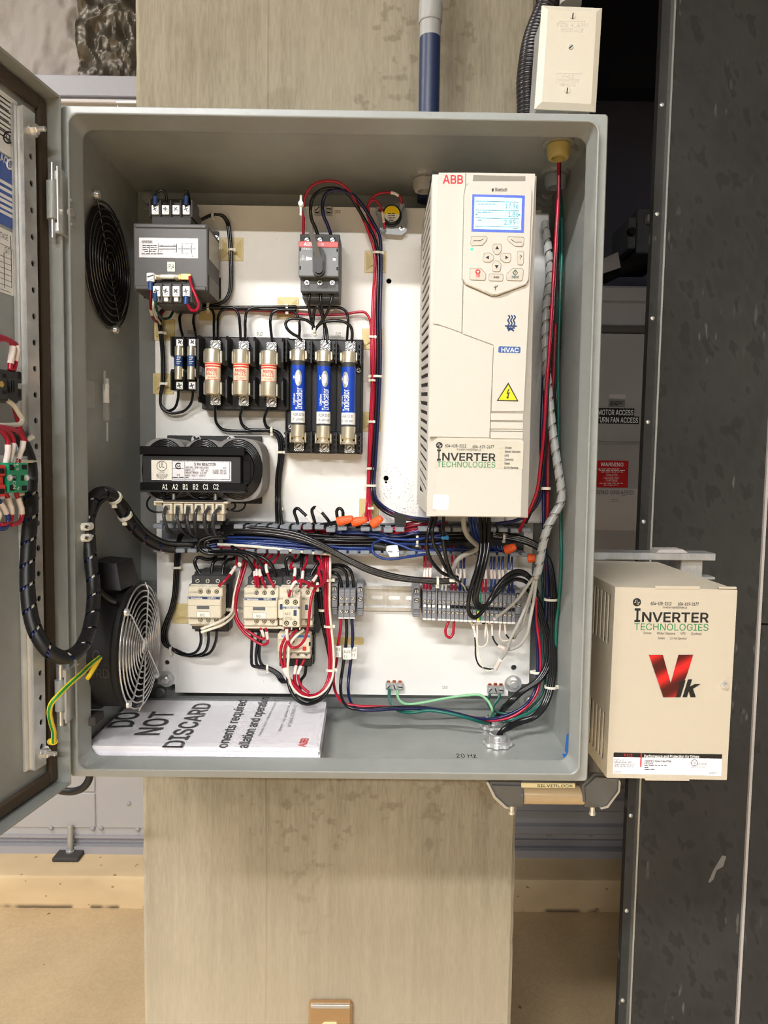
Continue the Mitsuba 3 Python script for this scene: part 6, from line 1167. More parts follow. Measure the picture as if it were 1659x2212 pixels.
# ---- conduit fittings inside the enclosure
FIT = []
for lab, px, py, ci, hgt, r_ in (('front threaded conduit connector with locknut on the enclosure floor', 1075, 1604, 0, .034, .0115), ('rear threaded conduit connector with locknut on the enclosure floor', 1066, 1567, 1, .034, .0115)):
    k = thing('conduit_connector', lab, 'conduit connector'); c = PZ(px, py, zf + .003); FIT.append(c); pr_ = [(r_, 0)]
    for i in range(6): pr_ += [(r_ + .0008, .0015 + i * .0022), (r_, .0026 + i * .0022)]
    pr_ += [(r_ * .96, .0155), (r_ * .82, .016), (r_ * .8, .002)]
    part(k, 'thread', B().lathe((c[0], c[1], zf), (0, 0, 1), pr_, 24), 'chrome', 40)
    th = np.arange(48) * 2 * np.pi / 48; q = Polygon([(c[0] + (r_ * 1.5 + (.0022 if (i // 3) % 2 else 0)) * math.cos(t), c[1] + (r_ * 1.5 + (.0022 if (i // 3) % 2 else 0)) * math.sin(t)) for i, t in enumerate(th)])
    part(k, 'locknut', slab(q, zf + .001, zf + .0055), 'metal')
zc_t = ZC + ZI
for lab, px, py, r_, m_ in (('cream bushing on a conduit in the enclosure ceiling at the right front', 1207, 305, .0125, 'bushing'), ('cream bushing on a conduit in the enclosure ceiling behind the drive, left', 917, 380, .0135, 'wlight'), ('dark bushing on a conduit in the enclosure ceiling behind the red wires', 1200, 372, .0125, 'lug_clear')):
    k = thing('conduit_bushing', lab, 'bushing'); c = PZ(px, py, zc_t); part(k, 'locknut', B().lathe((c[0], c[1], zc_t), (0, 0, -1), [(r_ * 1.55, 0), (r_ * 1.5, .004)], 12), 'metal_dull')
    part(k, 'ring', B().lathe((c[0], c[1], zc_t - .004), (0, 0, -1), [(r_ * 1.0, 0), (r_ * 1.12, .002), (r_ * 1.12, .011), (r_ * .95, .016), (r_ * .68, .0165), (r_ * .66, .004)], 28), m_, 30)
ORD = ('first', 'second', 'third', 'fourth', 'fifth', 'sixth', 'seventh', 'eighth')

# ================================================================== wiring
def spiral(k, name, p, R, pitch, wfrac, mat, label=None, t=.0009):
    "helical wrap band round a path"
    s = np.r_[0, np.cumsum(np.linalg.norm(np.diff(p, axis=0), axis=1))]; _, A, Bn = frames(p); L = s[-1]; w = pitch * wfrac
    ss = np.arange(0, L, pitch / 20); ph = 2 * np.pi * ss / pitch; v = []
    sec = [(e, R + t * .25 * (e + .5)) for e in np.linspace(-.5, .5, 6)] + [(e, R - t) for e in np.linspace(.5, -.5, 6)]
    for e, rr in sec:
        u = np.clip(ss + e * w, 0, L); q = np.stack([np.interp(u, s, p[:, i]) for i in range(3)], 1); a = np.stack([np.interp(u, s, A[:, i]) for i in range(3)], 1); b = np.stack([np.interp(u, s, Bn[:, i]) for i in range(3)], 1)
        v.append(q + rr * (np.cos(ph)[:, None] * a + np.sin(ph)[:, None] * b))
    n = len(ss); v = np.vstack(v); f = []; i = np.arange(n - 1)
    for c in range(len(sec)):
        d = (c + 1) % len(sec); f += [np.stack([c * n + i, c * n + i + 1, d * n + i + 1], 1), np.stack([c * n + i, d * n + i + 1, d * n + i], 1)]
    return part(k, name, B().add(v, np.vstack(f)), mat, 35, label=label)
G_ = 'wires of the panel'
# ---- control transformer
wire('k', [(334, 446, .128), (334, 425, .125), (341, 414, .122), (351, 412, .122), (358, 419, .125), (360, 436, .13)], None, .0017, 'short black jumper arching between the two left top terminals of the transformer')
wire('k', [(402, 446, .128), (401, 424, .125), (403, 413, .124), (408, 420, .13), (410, 440, .145), (412, 465, .165)], None, .0017, 'black wire arching over the right top terminal of the transformer')
for x_, nm in ((335, 'leftmost'), (402, 'rightmost')): solo('crimp_lug', f'blue crimp lug on the {nm} top terminal of the transformer', 'crimp lug', B().cyl(P(x_, 442, .127), P(x_, 423, .124), .0028, sides=10), 'lug_blue', 40)
for i in range(2):
    o_ = i * 4
    wire('k', off([(415, 470 + o_ * 2, .16), (420, 482, .165), (438, 474, .175), (462, 464, .185), (482, 466, .19), (493, 480, .195), (498, 510, .196), (500, 545, .196), (501, 600, .196), (498, 632, .196), (487, 650, .195), (468, 658, .195), (430, 661, .195), (380, 664, .193), (352, 672, .19), (347, 690, .19), (349, 715, .19), (353, 760, .193), (353, 830, .193)] + ([(350, 855, .193), (352, 876, .193), (366, 887, .193), (380, 882, .19), (388, 862, .18), (389, 842, .17)] if i else [(347, 858, .193), (350, 882, .193), (368, 892, .193), (395, 889, .193), (411, 874, .19), (416, 856, .18), (416, 842, .17)]), -o_ * .9, 0, .0), None, .0019, f'long black wire from the transformer to the {["right", "left"][i]} pole of the small fuse holder')
wire('r', [(410, 598, .112), (412, 612, .108), (418, 628, .105), (425, 645, .105), (429, 660, .106), (424, 670, .108), (413, 670, .112), (404, 656, .106)], None, .002, 'thick bright red wire looping off the brass tab of the transformer')
wire('dr', [(325, 604, .112), (326, 625, .112), (325, 650, .118), (327, 675, .14), (334, 692, .165), (342, 694, .18), (348, 680, .188), (360, 664, .19), (372, 655, .18)], None, .0017, 'dark red wire with white sleeve hanging from the left fuse clip of the transformer', sleeves=[(.38, .014)])
wire('w', [(333, 640, .108), (331, 660, .112), (334, 680, .14), (342, 692, .175), (347, 700, .188)], None, .0015, 'white wire hanging at the lower left of the transformer')
wire('dg', [(336, 646, .108), (337, 660, .112), (342, 678, .135), (354, 689, .165), (366, 686, .175), (374, 672, .185), (376, 664, .19)], None, .0017, 'dark green wire looping under the lower left of the transformer')
solo('crimp_lug', 'blue crimp lug under the left fuse clip of the transformer', 'crimp lug', B().cyl(P(325, 608, .113), P(326, 628, .112), .0032, sides=10), 'lug_blue', 40); solo('crimp_lug', 'blue crimp lug on the right lower terminal of the transformer', 'crimp lug', B().cyl(P(402, 640, .107), P(402, 658, .106), .0032, sides=10), 'lug_blue', 40); solo('crimp_lug', 'blue crimp lug on the left lower terminal of the transformer', 'crimp lug', B().cyl(P(334, 632, .107), P(336, 650, .109), .003, sides=10), 'lug_blue', 40)
# ---- feed wires above the fuse holders
y1 = .195
wire('k', [(640, 664, y1), (560, 663, y1), (470, 664, y1), (425, 666, y1), (400, 669, y1), (389, 682, y1), (389, 700, .19), (395, 728, .172)], None, .0019, 'black wire dropping to the left pole of the small fuse holder')
wire('k', [(640, 668, y1), (540, 668, y1), (470, 666, y1), (440, 668, y1), (422, 676, y1), (418, 692, y1), (421, 712, .19), (424, 728, .172)], None, .0019, 'black wire dropping behind the first barrier of the cream fuse holder')
wire('k', [(400, 660, y1), (440, 663, y1), (456, 668, y1), (462, 680, y1), (462, 705, .185), (463, 738, .162)], None, .0019, 'black wire into the left cream fuse terminal, left of two')
wire('k', [(640, 665, .192), (560, 666, .192), (500, 666, .192), (481, 670, .192), (472, 682, .192), (471, 700, .185), (471, 738, .162)], None, .0019, 'black wire into the left cream fuse terminal, right of two')
wire('k', [(430, 664, .19), (490, 664, .19), (506, 667, .19), (515, 679, .19), (518, 700, .185), (520, 738, .162)], None, .0019, 'black wire into the middle cream fuse terminal, left of two')
wire('k', [(640, 662, .19), (580, 663, .19), (545, 665, .19), (533, 674, .19), (530, 692, .19), (530, 712, .18), (530, 740, .162)], None, .0019, 'black wire into the middle cream fuse terminal, right of two')
wire('k', [(640, 669, .188), (620, 669, .188), (600, 670, .188), (588, 677, .188), (584, 692, .188), (585, 712, .18), (589, 742, .162)], None, .0019, 'black wire into the right cream fuse terminal')
wire('k', [(560, 668, .19), (610, 668, .19), (632, 671, .19), (643, 683, .19), (647, 700, .188), (647, 718, .18), (645, 740, .168)], None, .0019, 'black wire dropping to the left blue fuse terminal')
wire('k', [(560, 664, .193), (640, 664, .193), (700, 664, .193), (735, 665, .193), (748, 674, .193), (752, 690, .193), (751, 712, .185), (749, 742, .168)], None, .0019, 'black wire dropping to the right blue fuse terminal')
wire('w', [(480, 662, .197), (560, 660, .197), (640, 662, .197), (720, 670, .197)], None, .0013, 'thin white wire in the row of wires above the fuse holders')
wire('r', [(480, 668, .198), (580, 672, .197), (680, 680, .195), (740, 679, .195), (775, 674, .194), (788, 675, .193), (797, 686, .192), (801, 704, .192), (802, 760, .19), (803, 840, .19), (800, 920, .19), (796, 1000, .19), (793, 1080, .19), (790, 1120, .175)], None, .0018, 'red wire crossing under the disconnect switch and joining the red bundle')
# disconnect output
wire('k', [(669, 632, .165), (667, 655, .165), (671, 685, .17), (679, 712, .172)], None, .0019, 'black wire from the left lower terminal of the disconnect switch')
wire('k', [(692, 633, .165), (694, 660, .165), (699, 690, .172), (701, 720, .17), (697, 744, .168)], None, .0019, 'black wire from the middle lower terminal of the disconnect switch')
wire('k', [(719, 633, .165), (713, 660, .165), (702, 684, .168), (688, 702, .17), (680, 713, .172)], None, .0019, 'black wire from the right lower terminal of the disconnect switch')
wire('k', [(676, 712, .17), (677, 690, .165), (680, 668, .16), (686, 663, .158), (692, 672, .16), (698, 690, .165), (706, 715, .168), (707, 744, .167)], None, .0019, 'black wire with a tight loop above the middle blue fuse')
wire('k', [(682, 714, .168), (676, 703, .165), (662, 692, .162), (640, 688, .16), (624, 690, .16), (617, 699, .16), (621, 711, .16), (632, 721, .163), (646, 729, .166), (654, 740, .168)], None, .002, 'black wire swinging out in a wide loop above the left blue fuse')
wire('k', [(680, 712, .168), (690, 701, .165), (704, 695, .162), (725, 693, .16), (745, 696, .16), (757, 705, .162), (761, 720, .165), (759, 742, .168)], None, .002, 'black wire arching across to the right blue fuse')
cable_tie(680, 713, .170, 14, 'h', 'pale cable tie gathering the black loops above the middle blue fuse', head=1)
# ---- loops on top of the disconnect and the long vertical bundle
wire('r', [(655, 519, .17), (656, 470, .165), (657, 440, .16), (661, 420, .155), (674, 402, .15), (697, 392, .15), (722, 392, .152), (744, 402, .155), (762, 424, .165), (780, 462, .18), (797, 505, .188), (808, 540, .19), (810, 580, .19), (806, 640, .192), (804, 700, .19), (806, 760, .188), (804, 830, .188), (800, 900, .19), (797, 980, .19), (795, 1060, .19), (793, 1098, .188), (786, 1125, .17)], None, .0019, 'red wire arching highest over the disconnect switch into the vertical bundle')
wire('k', [(689, 514, .17), (681, 492, .165), (673, 473, .16), (671, 447, .158), (677, 426, .155), (690, 413, .155), (708, 407, .155), (731, 408, .158), (754, 421, .165), (774, 451, .175), (793, 484, .185), (808, 512, .188), (816, 545, .19), (817, 600, .19), (815, 680, .19), (816, 760, .19), (814, 840, .19), (810, 920, .19), (805, 1000, .19), (803, 1050, .188), (806, 1078, .18), (820, 1096, .17), (842, 1111, .162), (872, 1120, .16), (925, 1127, .16)], None, .0023, 'thick black wire arching over the disconnect switch and down to the drive')
wire('n', [(717, 514, .17), (708, 487, .165), (699, 466, .16), (697, 440, .158), (704, 420, .155), (722, 411, .155), (743, 413, .158), (764, 422, .165), (786, 448, .175), (808, 484, .185), (820, 510, .188), (823, 545, .19), (823, 600, .19), (821, 680, .19), (822, 760, .19), (820, 840, .19), (816, 920, .19), (811, 1000, .19), (808, 1050, .188), (812, 1076, .18), (826, 1092, .17), (848, 1106, .162), (878, 1116, .16), (930, 1123, .16)], None, .0023, 'thick navy blue wire arching over the disconnect switch and down to the drive')
wire('r', [(868, 441, .185), (866, 430, .182), (857, 420, .18), (836, 416, .178), (812, 421, .178), (797, 437, .18), (793, 460, .183), (799, 480, .186), (809, 508, .19), (812, 545, .192), (811, 600, .192), (808, 680, .19), (808, 760, .19), (806, 840, .19), (803, 920, .19), (799, 1000, .19), (797, 1060, .19), (796, 1098, .188), (795, 1125, .17)], None, .0017, 'red wire from the upper thermostat tab into the vertical bundle', sleeves=[(.035, .012)])
wire('r', [(830, 494, .185), (829, 476, .182), (824, 452, .18), (817, 438, .178), (806, 432, .178), (797, 441, .18), (797, 462, .183), (804, 488, .188), (813, 515, .19), (815, 548, .192), (813, 600, .192), (811, 680, .192), (811, 760, .19), (808, 840, .192), (806, 920, .192), (802, 1000, .192), (800, 1060, .19), (800, 1098, .188), (802, 1125, .17)], None, .0017, 'red wire from the lower thermostat tab into the vertical bundle', sleeves=[(.03, .014)])
wire('r', [(817, 1085, .178), (832, 1099, .168), (850, 1109, .162), (880, 1119, .16), (930, 1126, .162)], None, .002, 'red wire curving from the bundle towards the drive under the black tape')
for px, py, w_, y_, lab, hd in ((815, 546, 18, .190, 'pale cable tie on the upper tie mount below the thermostat', 1), (803, 728, 10, .190, 'pale cable tie round the red wires beside the top of the blue fuses', 1), (812, 813, 24, .190, 'long pale cable tie round the whole vertical bundle beside the blue fuses', -1), (805, 822, 9, .189, 'short pale cable tie just below the long one on the red wires', -1), (801, 911, 10, .190, 'pale cable tie round the red wires beside the bottom of the blue fuses', 1), (797, 1012, 9, .190, 'pale cable tie round the red wires beside the lower speckled patch', 1), (801, 1049, 20, .188, 'long pale cable tie above the lowest tie mount', -1), (796, 1098, 12, .188, 'pale cable tie on the lowest tie mount above the orange connectors', 1)): cable_tie(px, py, y_, w_, 'v', lab, .003, hd)
solo('electrical_tape', 'black electrical tape wrapped round the wires left of the drive bottom', 'tape', B().prism([(852, 1108), (878, 1113), (877, 1136), (868, 1139), (853, 1134)], .155, .172), 'black')
for px, py, w_, ax, y_, lab in ((500, 540, 9, 'v', .196, 'pale cable tie on the tie mount beside the transformer'), (460, 465, 10, 'h', .184, 'pale cable tie at the top bend beside the transformer'), (450, 663, 14, 'h', .192, 'pale cable tie above the left cream fuse'), (620, 666, 14, 'h', .192, 'pale cable tie on the tie mount left of the disconnect wires'), (349, 719, 11, 'v', .191, 'pale cable tie left of the label FU3'), (352, 829, 11, 'v', .193, 'pale cable tie left of the lower end of the small fuses'), (587, 930, 13, 'h', .194, 'pale cable tie below the right cream fuse')): cable_tie(px, py, y_, w_, ax, lab, .0028)
# ---- fuse outputs
for i, pts in enumerate(([(465, 872, .164), (465, 896, .18), (468, 914, .192), (480, 927, .195), (510, 931, .196), (550, 931, .196), (582, 932, .196), (598, 942, .196), (604, 962, .196), (603, 990, .196), (598, 1030, .196), (597, 1080, .196), (598, 1135, .18)], [(526, 873, .164), (522, 886, .175), (519, 902, .19), (524, 918, .194), (536, 927, .195), (560, 929, .195), (588, 930, .194), (602, 938, .194), (608, 958, .194), (607, 990, .194), (602, 1030, .194), (601, 1080, .194), (604, 1135, .18)], [(583, 876, .164), (576, 890, .175), (571, 906, .19), (575, 920, .194), (586, 928, .195), (601, 934, .195), (611, 950, .195), (611, 990, .195), (606, 1030, .195), (604, 1080, .195), (610, 1135, .18)])): wire('k', pts, None, .0021, f'black wire leaving the bottom of the {["left", "middle", "right"][i]} cream fuse')
for py, w_, lab in ((977, 13, 'pale cable tie right of the reactor top'), (1100, 11, 'pale cable tie right of the reactor terminal block')): cable_tie(604 if py < 1000 else 601, py, .195, w_, 'v', lab, .003)
# ---- reactor
RP = ([(358, 1096), (354, 1115), (359, 1136), (370, 1151), (387, 1150), (398, 1138)], [(383, 1096), (383, 1120), (389, 1139), (402, 1153), (416, 1160)], [(406, 1096), (404, 1122), (409, 1143), (420, 1157), (428, 1162)], [(429, 1096), (423, 1108), (421, 1130), (425, 1158), (430, 1166)], [(451, 1097), (442, 1113), (443, 1136), (455, 1154), (472, 1150), (486, 1128)], [(474, 1097), (462, 1113), (460, 1134), (468, 1155), (482, 1150), (492, 1122)])
for i, pts in enumerate(RP):
    d_ = np.linspace(.116, .165, len(pts)); d_[1] = .104; d_[2] = .112
    wire('c', [(a, b, d_[j]) for j, (a, b) in enumerate(pts)], None, .0023, f'dark grey wire from reactor terminal {("A1", "A2", "B1", "B2", "C1", "C2")[i]}')
wire('k', [(332, 1064, .15), (318, 1084, .14), (320, 1098, .135), (334, 1106, .13), (350, 1106, .13)], None, .0012, 'thin black lead looping at the left end of the reactor terminal block')
wire('k', [(530, 1082, .15), (528, 1096, .14), (516, 1104, .135), (500, 1103, .13), (490, 1098, .13)], None, .0012, 'thin black lead looping at the right end of the reactor terminal block'); wire('k', [(506, 1086, .15), (508, 1096, .14), (498, 1102, .135), (490, 1100, .13)], None, .0012, 'short thin black lead inside the right loop of the reactor')
# ---- bundle from the duct to the first contactor, left side
for i in range(3):
    end = ([(380, 1404, .196), (405, 1414, .19), (424, 1408, .18), (434, 1388, .165), (433, 1360, .15)], [(385, 1408, .196), (412, 1417, .19), (440, 1410, .18), (450, 1388, .165), (450, 1360, .15)], [(385, 1411, .196), (425, 1417, .19), (452, 1411, .18), (466, 1386, .165), (469, 1360, .15)])[i]
    wire('k', [(392 + i * 3, 1140 + i * 4, .165), (384 + i * 2, 1170, .17), (380 + i * 4, 1200, .185), (378 + i * 3.5, 1230, .195), (375 + i * 3.5, 1280, .197), (368 + i * 3.5, 1315, .197), (356 + i * 4, 1346, .197), (349 + i * 5, 1374, .197), (356 + i * 4, 1393, .196)] + end, None, .0021, f'black wire hanging left of the contactor marked M1, feeding its {["left", "middle", "right"][i]} bottom terminal')
cable_tie(380, 1226, .194, 13, 'v', 'pale cable tie on the black wires left of the contactor marked M1', .003); cable_tie(369, 1404, .196, 13, 'h', 'pale cable tie at the lower bend left of the contactor marked M1', .003)
# ---- contactor M1
for i, pts in enumerate(([(470, 1196, .17), (462, 1206, .165), (446, 1208, .16), (428, 1204, .155), (421, 1212, .152), (424, 1226, .152), (436, 1244, .15)], [(490, 1197, .17), (484, 1207, .165), (470, 1208, .16), (461, 1215, .155), (458, 1228, .152), (457, 1244, .15)], [(512, 1198, .17), (504, 1207, .165), (492, 1210, .16), (484, 1220, .155), (481, 1232, .152), (480, 1244, .15)])): wire('k', pts, None, .0023, f'black wire into the {["left", "middle", "right"][i]} top terminal of the contactor marked M1')
wire('r', [(510, 1196, .165), (511, 1212, .15), (509, 1223, .14), (497, 1241, .128), (484, 1256, .12), (473, 1266, .122)], None, .0018, 'red wire with white sleeve into the right coil terminal of the contactor marked M1', sleeves=[(.55, .015)])
wire('w', [(527, 1208, .17), (522, 1226, .165), (515, 1250, .16), (506, 1285, .155), (503, 1308, .15), (501, 1322, .14), (490, 1334, .128), (465, 1347, .115), (434, 1359, .112)], None, .0018, 'white wire curving to the bottom of the contactor marked M1, upper of two')
wire('w', [(530, 1210, .172), (524, 1232, .168), (512, 1280, .16), (508, 1318, .15), (500, 1334, .138), (480, 1350, .122), (458, 1358, .115), (434, 1366, .112)], None, .0018, 'white wire curving to the bottom of the contactor marked M1, lower of two')
wire('r', [(533, 1202, .165), (531, 1220, .16), (523, 1248, .155), (513, 1280, .15), (509, 1310, .148), (512, 1334, .145), (527, 1356, .14), (548, 1371, .135), (563, 1379, .135), (570, 1380, .135), (567, 1366, .132), (562, 1356, .128)], None, .0018, 'red wire bowing left of the contactor marked M2, inner of two', sleeves=[(.94, .012)])
wire('r', [(528, 1206, .168), (519, 1245, .16), (509, 1290, .154), (506, 1318, .152), (511, 1342, .148), (528, 1367, .142), (550, 1384, .138), (569, 1393, .136), (578, 1388, .134), (577, 1372, .132), (574, 1356, .128)], None, .0018, 'red wire bowing left of the contactor marked M2, outer of two', sleeves=[(.93, .012)])
cable_tie(504, 1317, .151, 20, 'v', 'pale cable tie round the red and white wires left of the contactor marked M2', .004, -1)
solo('spare_tie', 'pale cable tie tail above the gap between the first two contactors', 'cable tie', B().lathe(P(518, 1219, .150), (0, -1, 0), [(.0035, 0), (.003, .004), (.001, .005)], 12), 'tie', 40)
# ---- contactor M2
for i, pts in enumerate(([(556, 1196), (550, 1212), (549, 1228), (551, 1245), (553, 1267)], [(576, 1196), (560, 1214), (554, 1230), (556, 1246), (559, 1268)], [(590, 1195), (570, 1218), (561, 1231), (565, 1248), (573, 1268)], [(604, 1195), (592, 1214), (585, 1222), (577, 1214), (575, 1226), (581, 1247), (592, 1268)])): wire('r', [(a, b, .165 - .045 * j / (len(pts) - 1)) for j, (a, b) in enumerate(pts)], None, .0018, f'{["first", "second", "third", "fourth"][i]} sleeved red wire from the left on top of the contactor marked M2', sleeves=[(.62, .013)])
for i, pts in enumerate(([(480, 1156, .15), (450, 1160, .145), (432, 1168, .142), (428, 1180, .142), (438, 1192, .142), (462, 1197, .142), (495, 1196, .138), (520, 1200, .135), (537, 1212, .132), (548, 1232, .138), (552, 1246, .145)], [(490, 1162, .155), (458, 1164, .15), (442, 1172, .148), (442, 1182, .148), (456, 1190, .148), (490, 1190, .142), (525, 1193, .136), (550, 1204, .132), (566, 1222, .134), (573, 1246, .145)], [(500, 1180, .155), (520, 1190, .145), (545, 1196, .14), (570, 1206, .135), (585, 1218, .134), (596, 1245, .142)])): wire('k', pts, None, .0024, f'thick black cable from the duct to the {["left", "middle", "right"][i]} top terminal of contactor M2')
for i, (x_, ex) in enumerate(((545, 596), (560, 600), (574, 604))): wire('k', [(x_, 1362, .15), (x_ - (1, 4, 12)[i], 1392, .16), ((544, 553, 559)[i]), 1425, .172] if False else [(x_, 1362, .15), (x_ - (1, 4, 12)[i], 1392, .165), ((543, 553, 561)[i], 1424, .18), ((546, 557, 568)[i], 1438, .185), ((575, 580, 585)[i], 1444, .186), (ex, 1456, .184), (ex + 8, 1468, .18), (ex + 14, 1474, .175)], None, .0021, f'black wire below the contactor marked M2, {["left", "middle", "right"][i]} of three')
cable_tie(578, 1443, .186, 13, 'h', 'pale cable tie on the black wires below the contactor marked M2', .003)
# ---- contactor M3 and auxiliary block
for i, pts in enumerate(([(652, 1192, .168), (648, 1206, .16), (637, 1212, .155), (626, 1204, .15), (618, 1210, .148), (619, 1228, .148), (623, 1246, .147)], [(660, 1194, .168), (653, 1206, .16), (651, 1225, .152), (649, 1247, .147)], [(682, 1196, .168), (680, 1210, .16), (688, 1214, .155), (684, 1222, .152), (676, 1234, .15), (671, 1247, .147)])): wire('k', pts, None, .0022, f'black wire into the {["left", "middle", "right"][i]} top terminal of the rightmost contactor')
for i, pts in enumerate(([(640, 1198), (631, 1214), (628, 1226), (637, 1228), (636, 1246), (631, 1268)], [(664, 1198), (661, 1218), (655, 1230), (653, 1250), (648, 1268)], [(688, 1200), (692, 1222), (684, 1244), (674, 1258), (664, 1269)])): wire('r', [(a, b, .165 - .043 * j / (len(pts) - 1)) for j, (a, b) in enumerate(pts)], None, .0018, f'red wire with white sleeve, {["left", "middle", "right"][i]} of three entering the top of the rightmost contactor', sleeves=[(.66, .013)])
wire('r', [(684, 1196, .165), (692, 1214, .15), (702, 1240, .135), (703, 1254, .122), (694, 1264, .11), (682, 1267, .1), (668, 1261, .09), (652, 1255, .085), (638, 1257, .083), (630, 1270, .085), (624, 1288, .092)], None, .0018, 'red wire arching into the top of the auxiliary block marked M3', sleeves=[(.86, .014)])
wire('r', [(688, 1266, .108), (678, 1276, .1), (672, 1295, .095), (669, 1320, .092), (666, 1350, .092), (660, 1376, .095), (650, 1392, .1), (638, 1399, .105), (628, 1397, .106), (623, 1386, .104), (620, 1372, .1), (619, 1356, .098)], None, .0018, 'red wire sweeping right of the auxiliary block and back to its bottom', sleeves=[(.93, .016)])
wire('r', [(680, 1196, .168), (686, 1222, .155), (693, 1250, .14), (696, 1266, .13), (700, 1240, .15), (698, 1200, .168)], None, .0018, 'red wire doubling back beside the top of the rightmost contactor')
dk = [.16, .15, .14, .135, .13, .128]
for i, (c_, nm) in enumerate((('r', 'left red'), ('r', 'right red'), ('w', 'white'))):
    o_ = i * 4.5
    wire(c_, [(704 + o_, 1196, .165), (704 + o_, 1230, .155), (703 + o_, 1270, .15), (703 + o_, 1310, .148), (706 + o_, 1350, .146), (710 + o_, 1390, .144), (712 + o_ * 1.0, 1430, .142), (709 + o_ * .9, 1465, .138), (697 + o_ * .7, 1490, .132), (676 + o_ * .4, 1502 + o_ * .3, .126), (654 - o_ * .1, 1497 + o_ * .6, .12), (632, 1474 + o_ * 1.2, .116), (615 + o_ * .8, 1450, .112), (606 + o_ * 1.9, 1420, .11), (608 + o_ * 1.9, 1396, .108), (616 + o_ * 2.2, 1378, .106), (626 + o_ * 3.4, 1360, .112)], None, .0019, f'{nm} wire of the big loop hanging below the overload relay', sleeves=[(.80, .016)] if i < 2 else [])
wire('k', [(692, 1274, .15), (695, 1310, .15), (700, 1345, .15), (708, 1380, .15), (716, 1415, .148), (718, 1455, .145), (710, 1490, .14), (690, 1512, .134), (665, 1521, .128), (644, 1514, .126), (629, 1494, .13), (622, 1470, .135), (621, 1440, .14)], None, .0023, 'thick black wire, outermost of the big loop below the overload relay')
wire('k', [(688, 1274, .155), (691, 1310, .155), (697, 1350, .155), (706, 1390, .155), (713, 1430, .152), (712, 1470, .148), (700, 1498, .142), (676, 1513, .138), (655, 1508, .136), (638, 1488, .138), (636, 1460, .14), (640, 1440, .142)], None, .0023, 'thick black wire, second outermost of the big loop below the overload relay')
wire('k', [(661, 1440, .142), (658, 1458, .145), (650, 1470, .148), (648, 1490, .142)], None, .0022, 'short black wire under the right end of the overload relay')
for i, pts in enumerate(([(642, 1424), (639, 1440), (636, 1460), (640, 1480), (652, 1496)], [(658, 1424), (650, 1440), (644, 1458), (650, 1480), (668, 1497)])): wire('r', [(a, b, .128 - .002 * j) for j, (a, b) in enumerate(pts)], None, .0018, f'red wire with white sleeve from the {["left", "right"][i]} screw under the overload relay', sleeves=[(.3, .012)])
for px, py, w_, y_, lab, hd in ((709, 1253, 18, .152, 'pale cable tie high on the red and white wires left of the motor terminals', 1), (710, 1353, 17, .146, 'pale cable tie halfway down the red and white wires', 1), (715, 1447, 18, .142, 'pale cable tie low on the red and white wires', 1), (696, 1318, 12, .152, 'pale cable tie on the black pair beside the right contactor', 1)): cable_tie(px, py, y_, w_, 'v', lab, .004, hd)
cable_tie(686, 1266, .108, 12, 'h', 'pale cable tie where the red wires cross beside the right contactor', .004)
# ---- motor terminals
for i, pts in enumerate(([(700, 1240, .17), (712, 1236, .165), (724, 1238, .16), (734, 1248, .16), (738, 1270, .162)], [(700, 1232, .17), (714, 1226, .165), (732, 1225, .16), (746, 1234, .16), (750, 1250, .16), (750, 1270, .162)], [(700, 1228, .172), (716, 1221, .168), (738, 1221, .164), (755, 1230, .16), (762, 1248, .16), (763, 1270, .162)])): wire('k', pts, None, .0021, f'black wire arching into the {["left", "middle", "right"][i]} motor terminal')
wire('r', [(737, 1336, .15), (735, 1362, .155), (730, 1395, .16), (727, 1430, .165), (721, 1455, .17), (721, 1478, .165), (727, 1500, .15), (740, 1517, .135), (765, 1524, .13), (830, 1527, .13), (900, 1529, .135), (960, 1536, .14), (1015, 1548, .14), (1062, 1556, .14), (1100, 1550, .14), (1130, 1533, .14), (1150, 1512, .145), (1162, 1488, .15), (1167, 1450, .155), (1166, 1400, .16), (1159, 1340, .16), (1158, 1290, .16)], None, .002, 'red motor wire with a handwritten tag running along the enclosure floor')
wire('k', [(748, 1336, .15), (749, 1365, .155), (746, 1405, .16), (740, 1445, .162), (736, 1475, .158), (737, 1500, .145), (746, 1522, .13), (764, 1531, .125), (830, 1529, .128), (900, 1527, .132), (950, 1533, .135), (1010, 1548, .14), (1052, 1558, .15), (1066, 1567, FIT[1][1])], None, .0022, 'black motor wire with a handwritten tag dropping to the enclosure floor')
wire('n', [(760, 1336, .15), (762, 1372, .155), (760, 1410, .16), (755, 1450, .162), (752, 1485, .155), (757, 1513, .14), (771, 1531, .125), (800, 1534, .122), (860, 1531, .126), (930, 1531, .13), (985, 1541, .135), (1030, 1552, .138), (1070, 1552, .14), (1105, 1541, .14), (1136, 1522, .142), (1153, 1498, .148), (1160, 1460, .152), (1160, 1400, .16), (1154, 1340, .165), (1150, 1295, .17)], None, .0022, 'navy blue motor wire with a handwritten tag running along the enclosure floor')
for x0, y0, x1, y1, y_, lab, tx in ((723, 1395, 737, 1420, .155, 'white flag tag handwritten RED T1', (('RED', 1406), ('T1', 1416))), (741, 1399, 759, 1425, .154, 'white flag tag handwritten BLACK T2', (('BLACK', 1411), ('T2', 1422))), (757.5, 1398, 771, 1424, .157, 'white flag tag handwritten BLUE T3', (('BLUE', 1407), ('T3', 1418)))):
    k = thing('wire_tag', lab, 'tag', 'handwritten wire tags'); part(k, 'flag', B().bx(x0, y0, x1, y1, y_, y_ + .0008, 0), 'tag'); g = B()
    for s_, yb in tx: txt(g, s_, x0 + 1.5, yb, 6.5, y_ - .0004, (x1 - 1.5) if len(s_) > 2 else x0 + 9)
    part(k, 'handwriting', g, 'text')
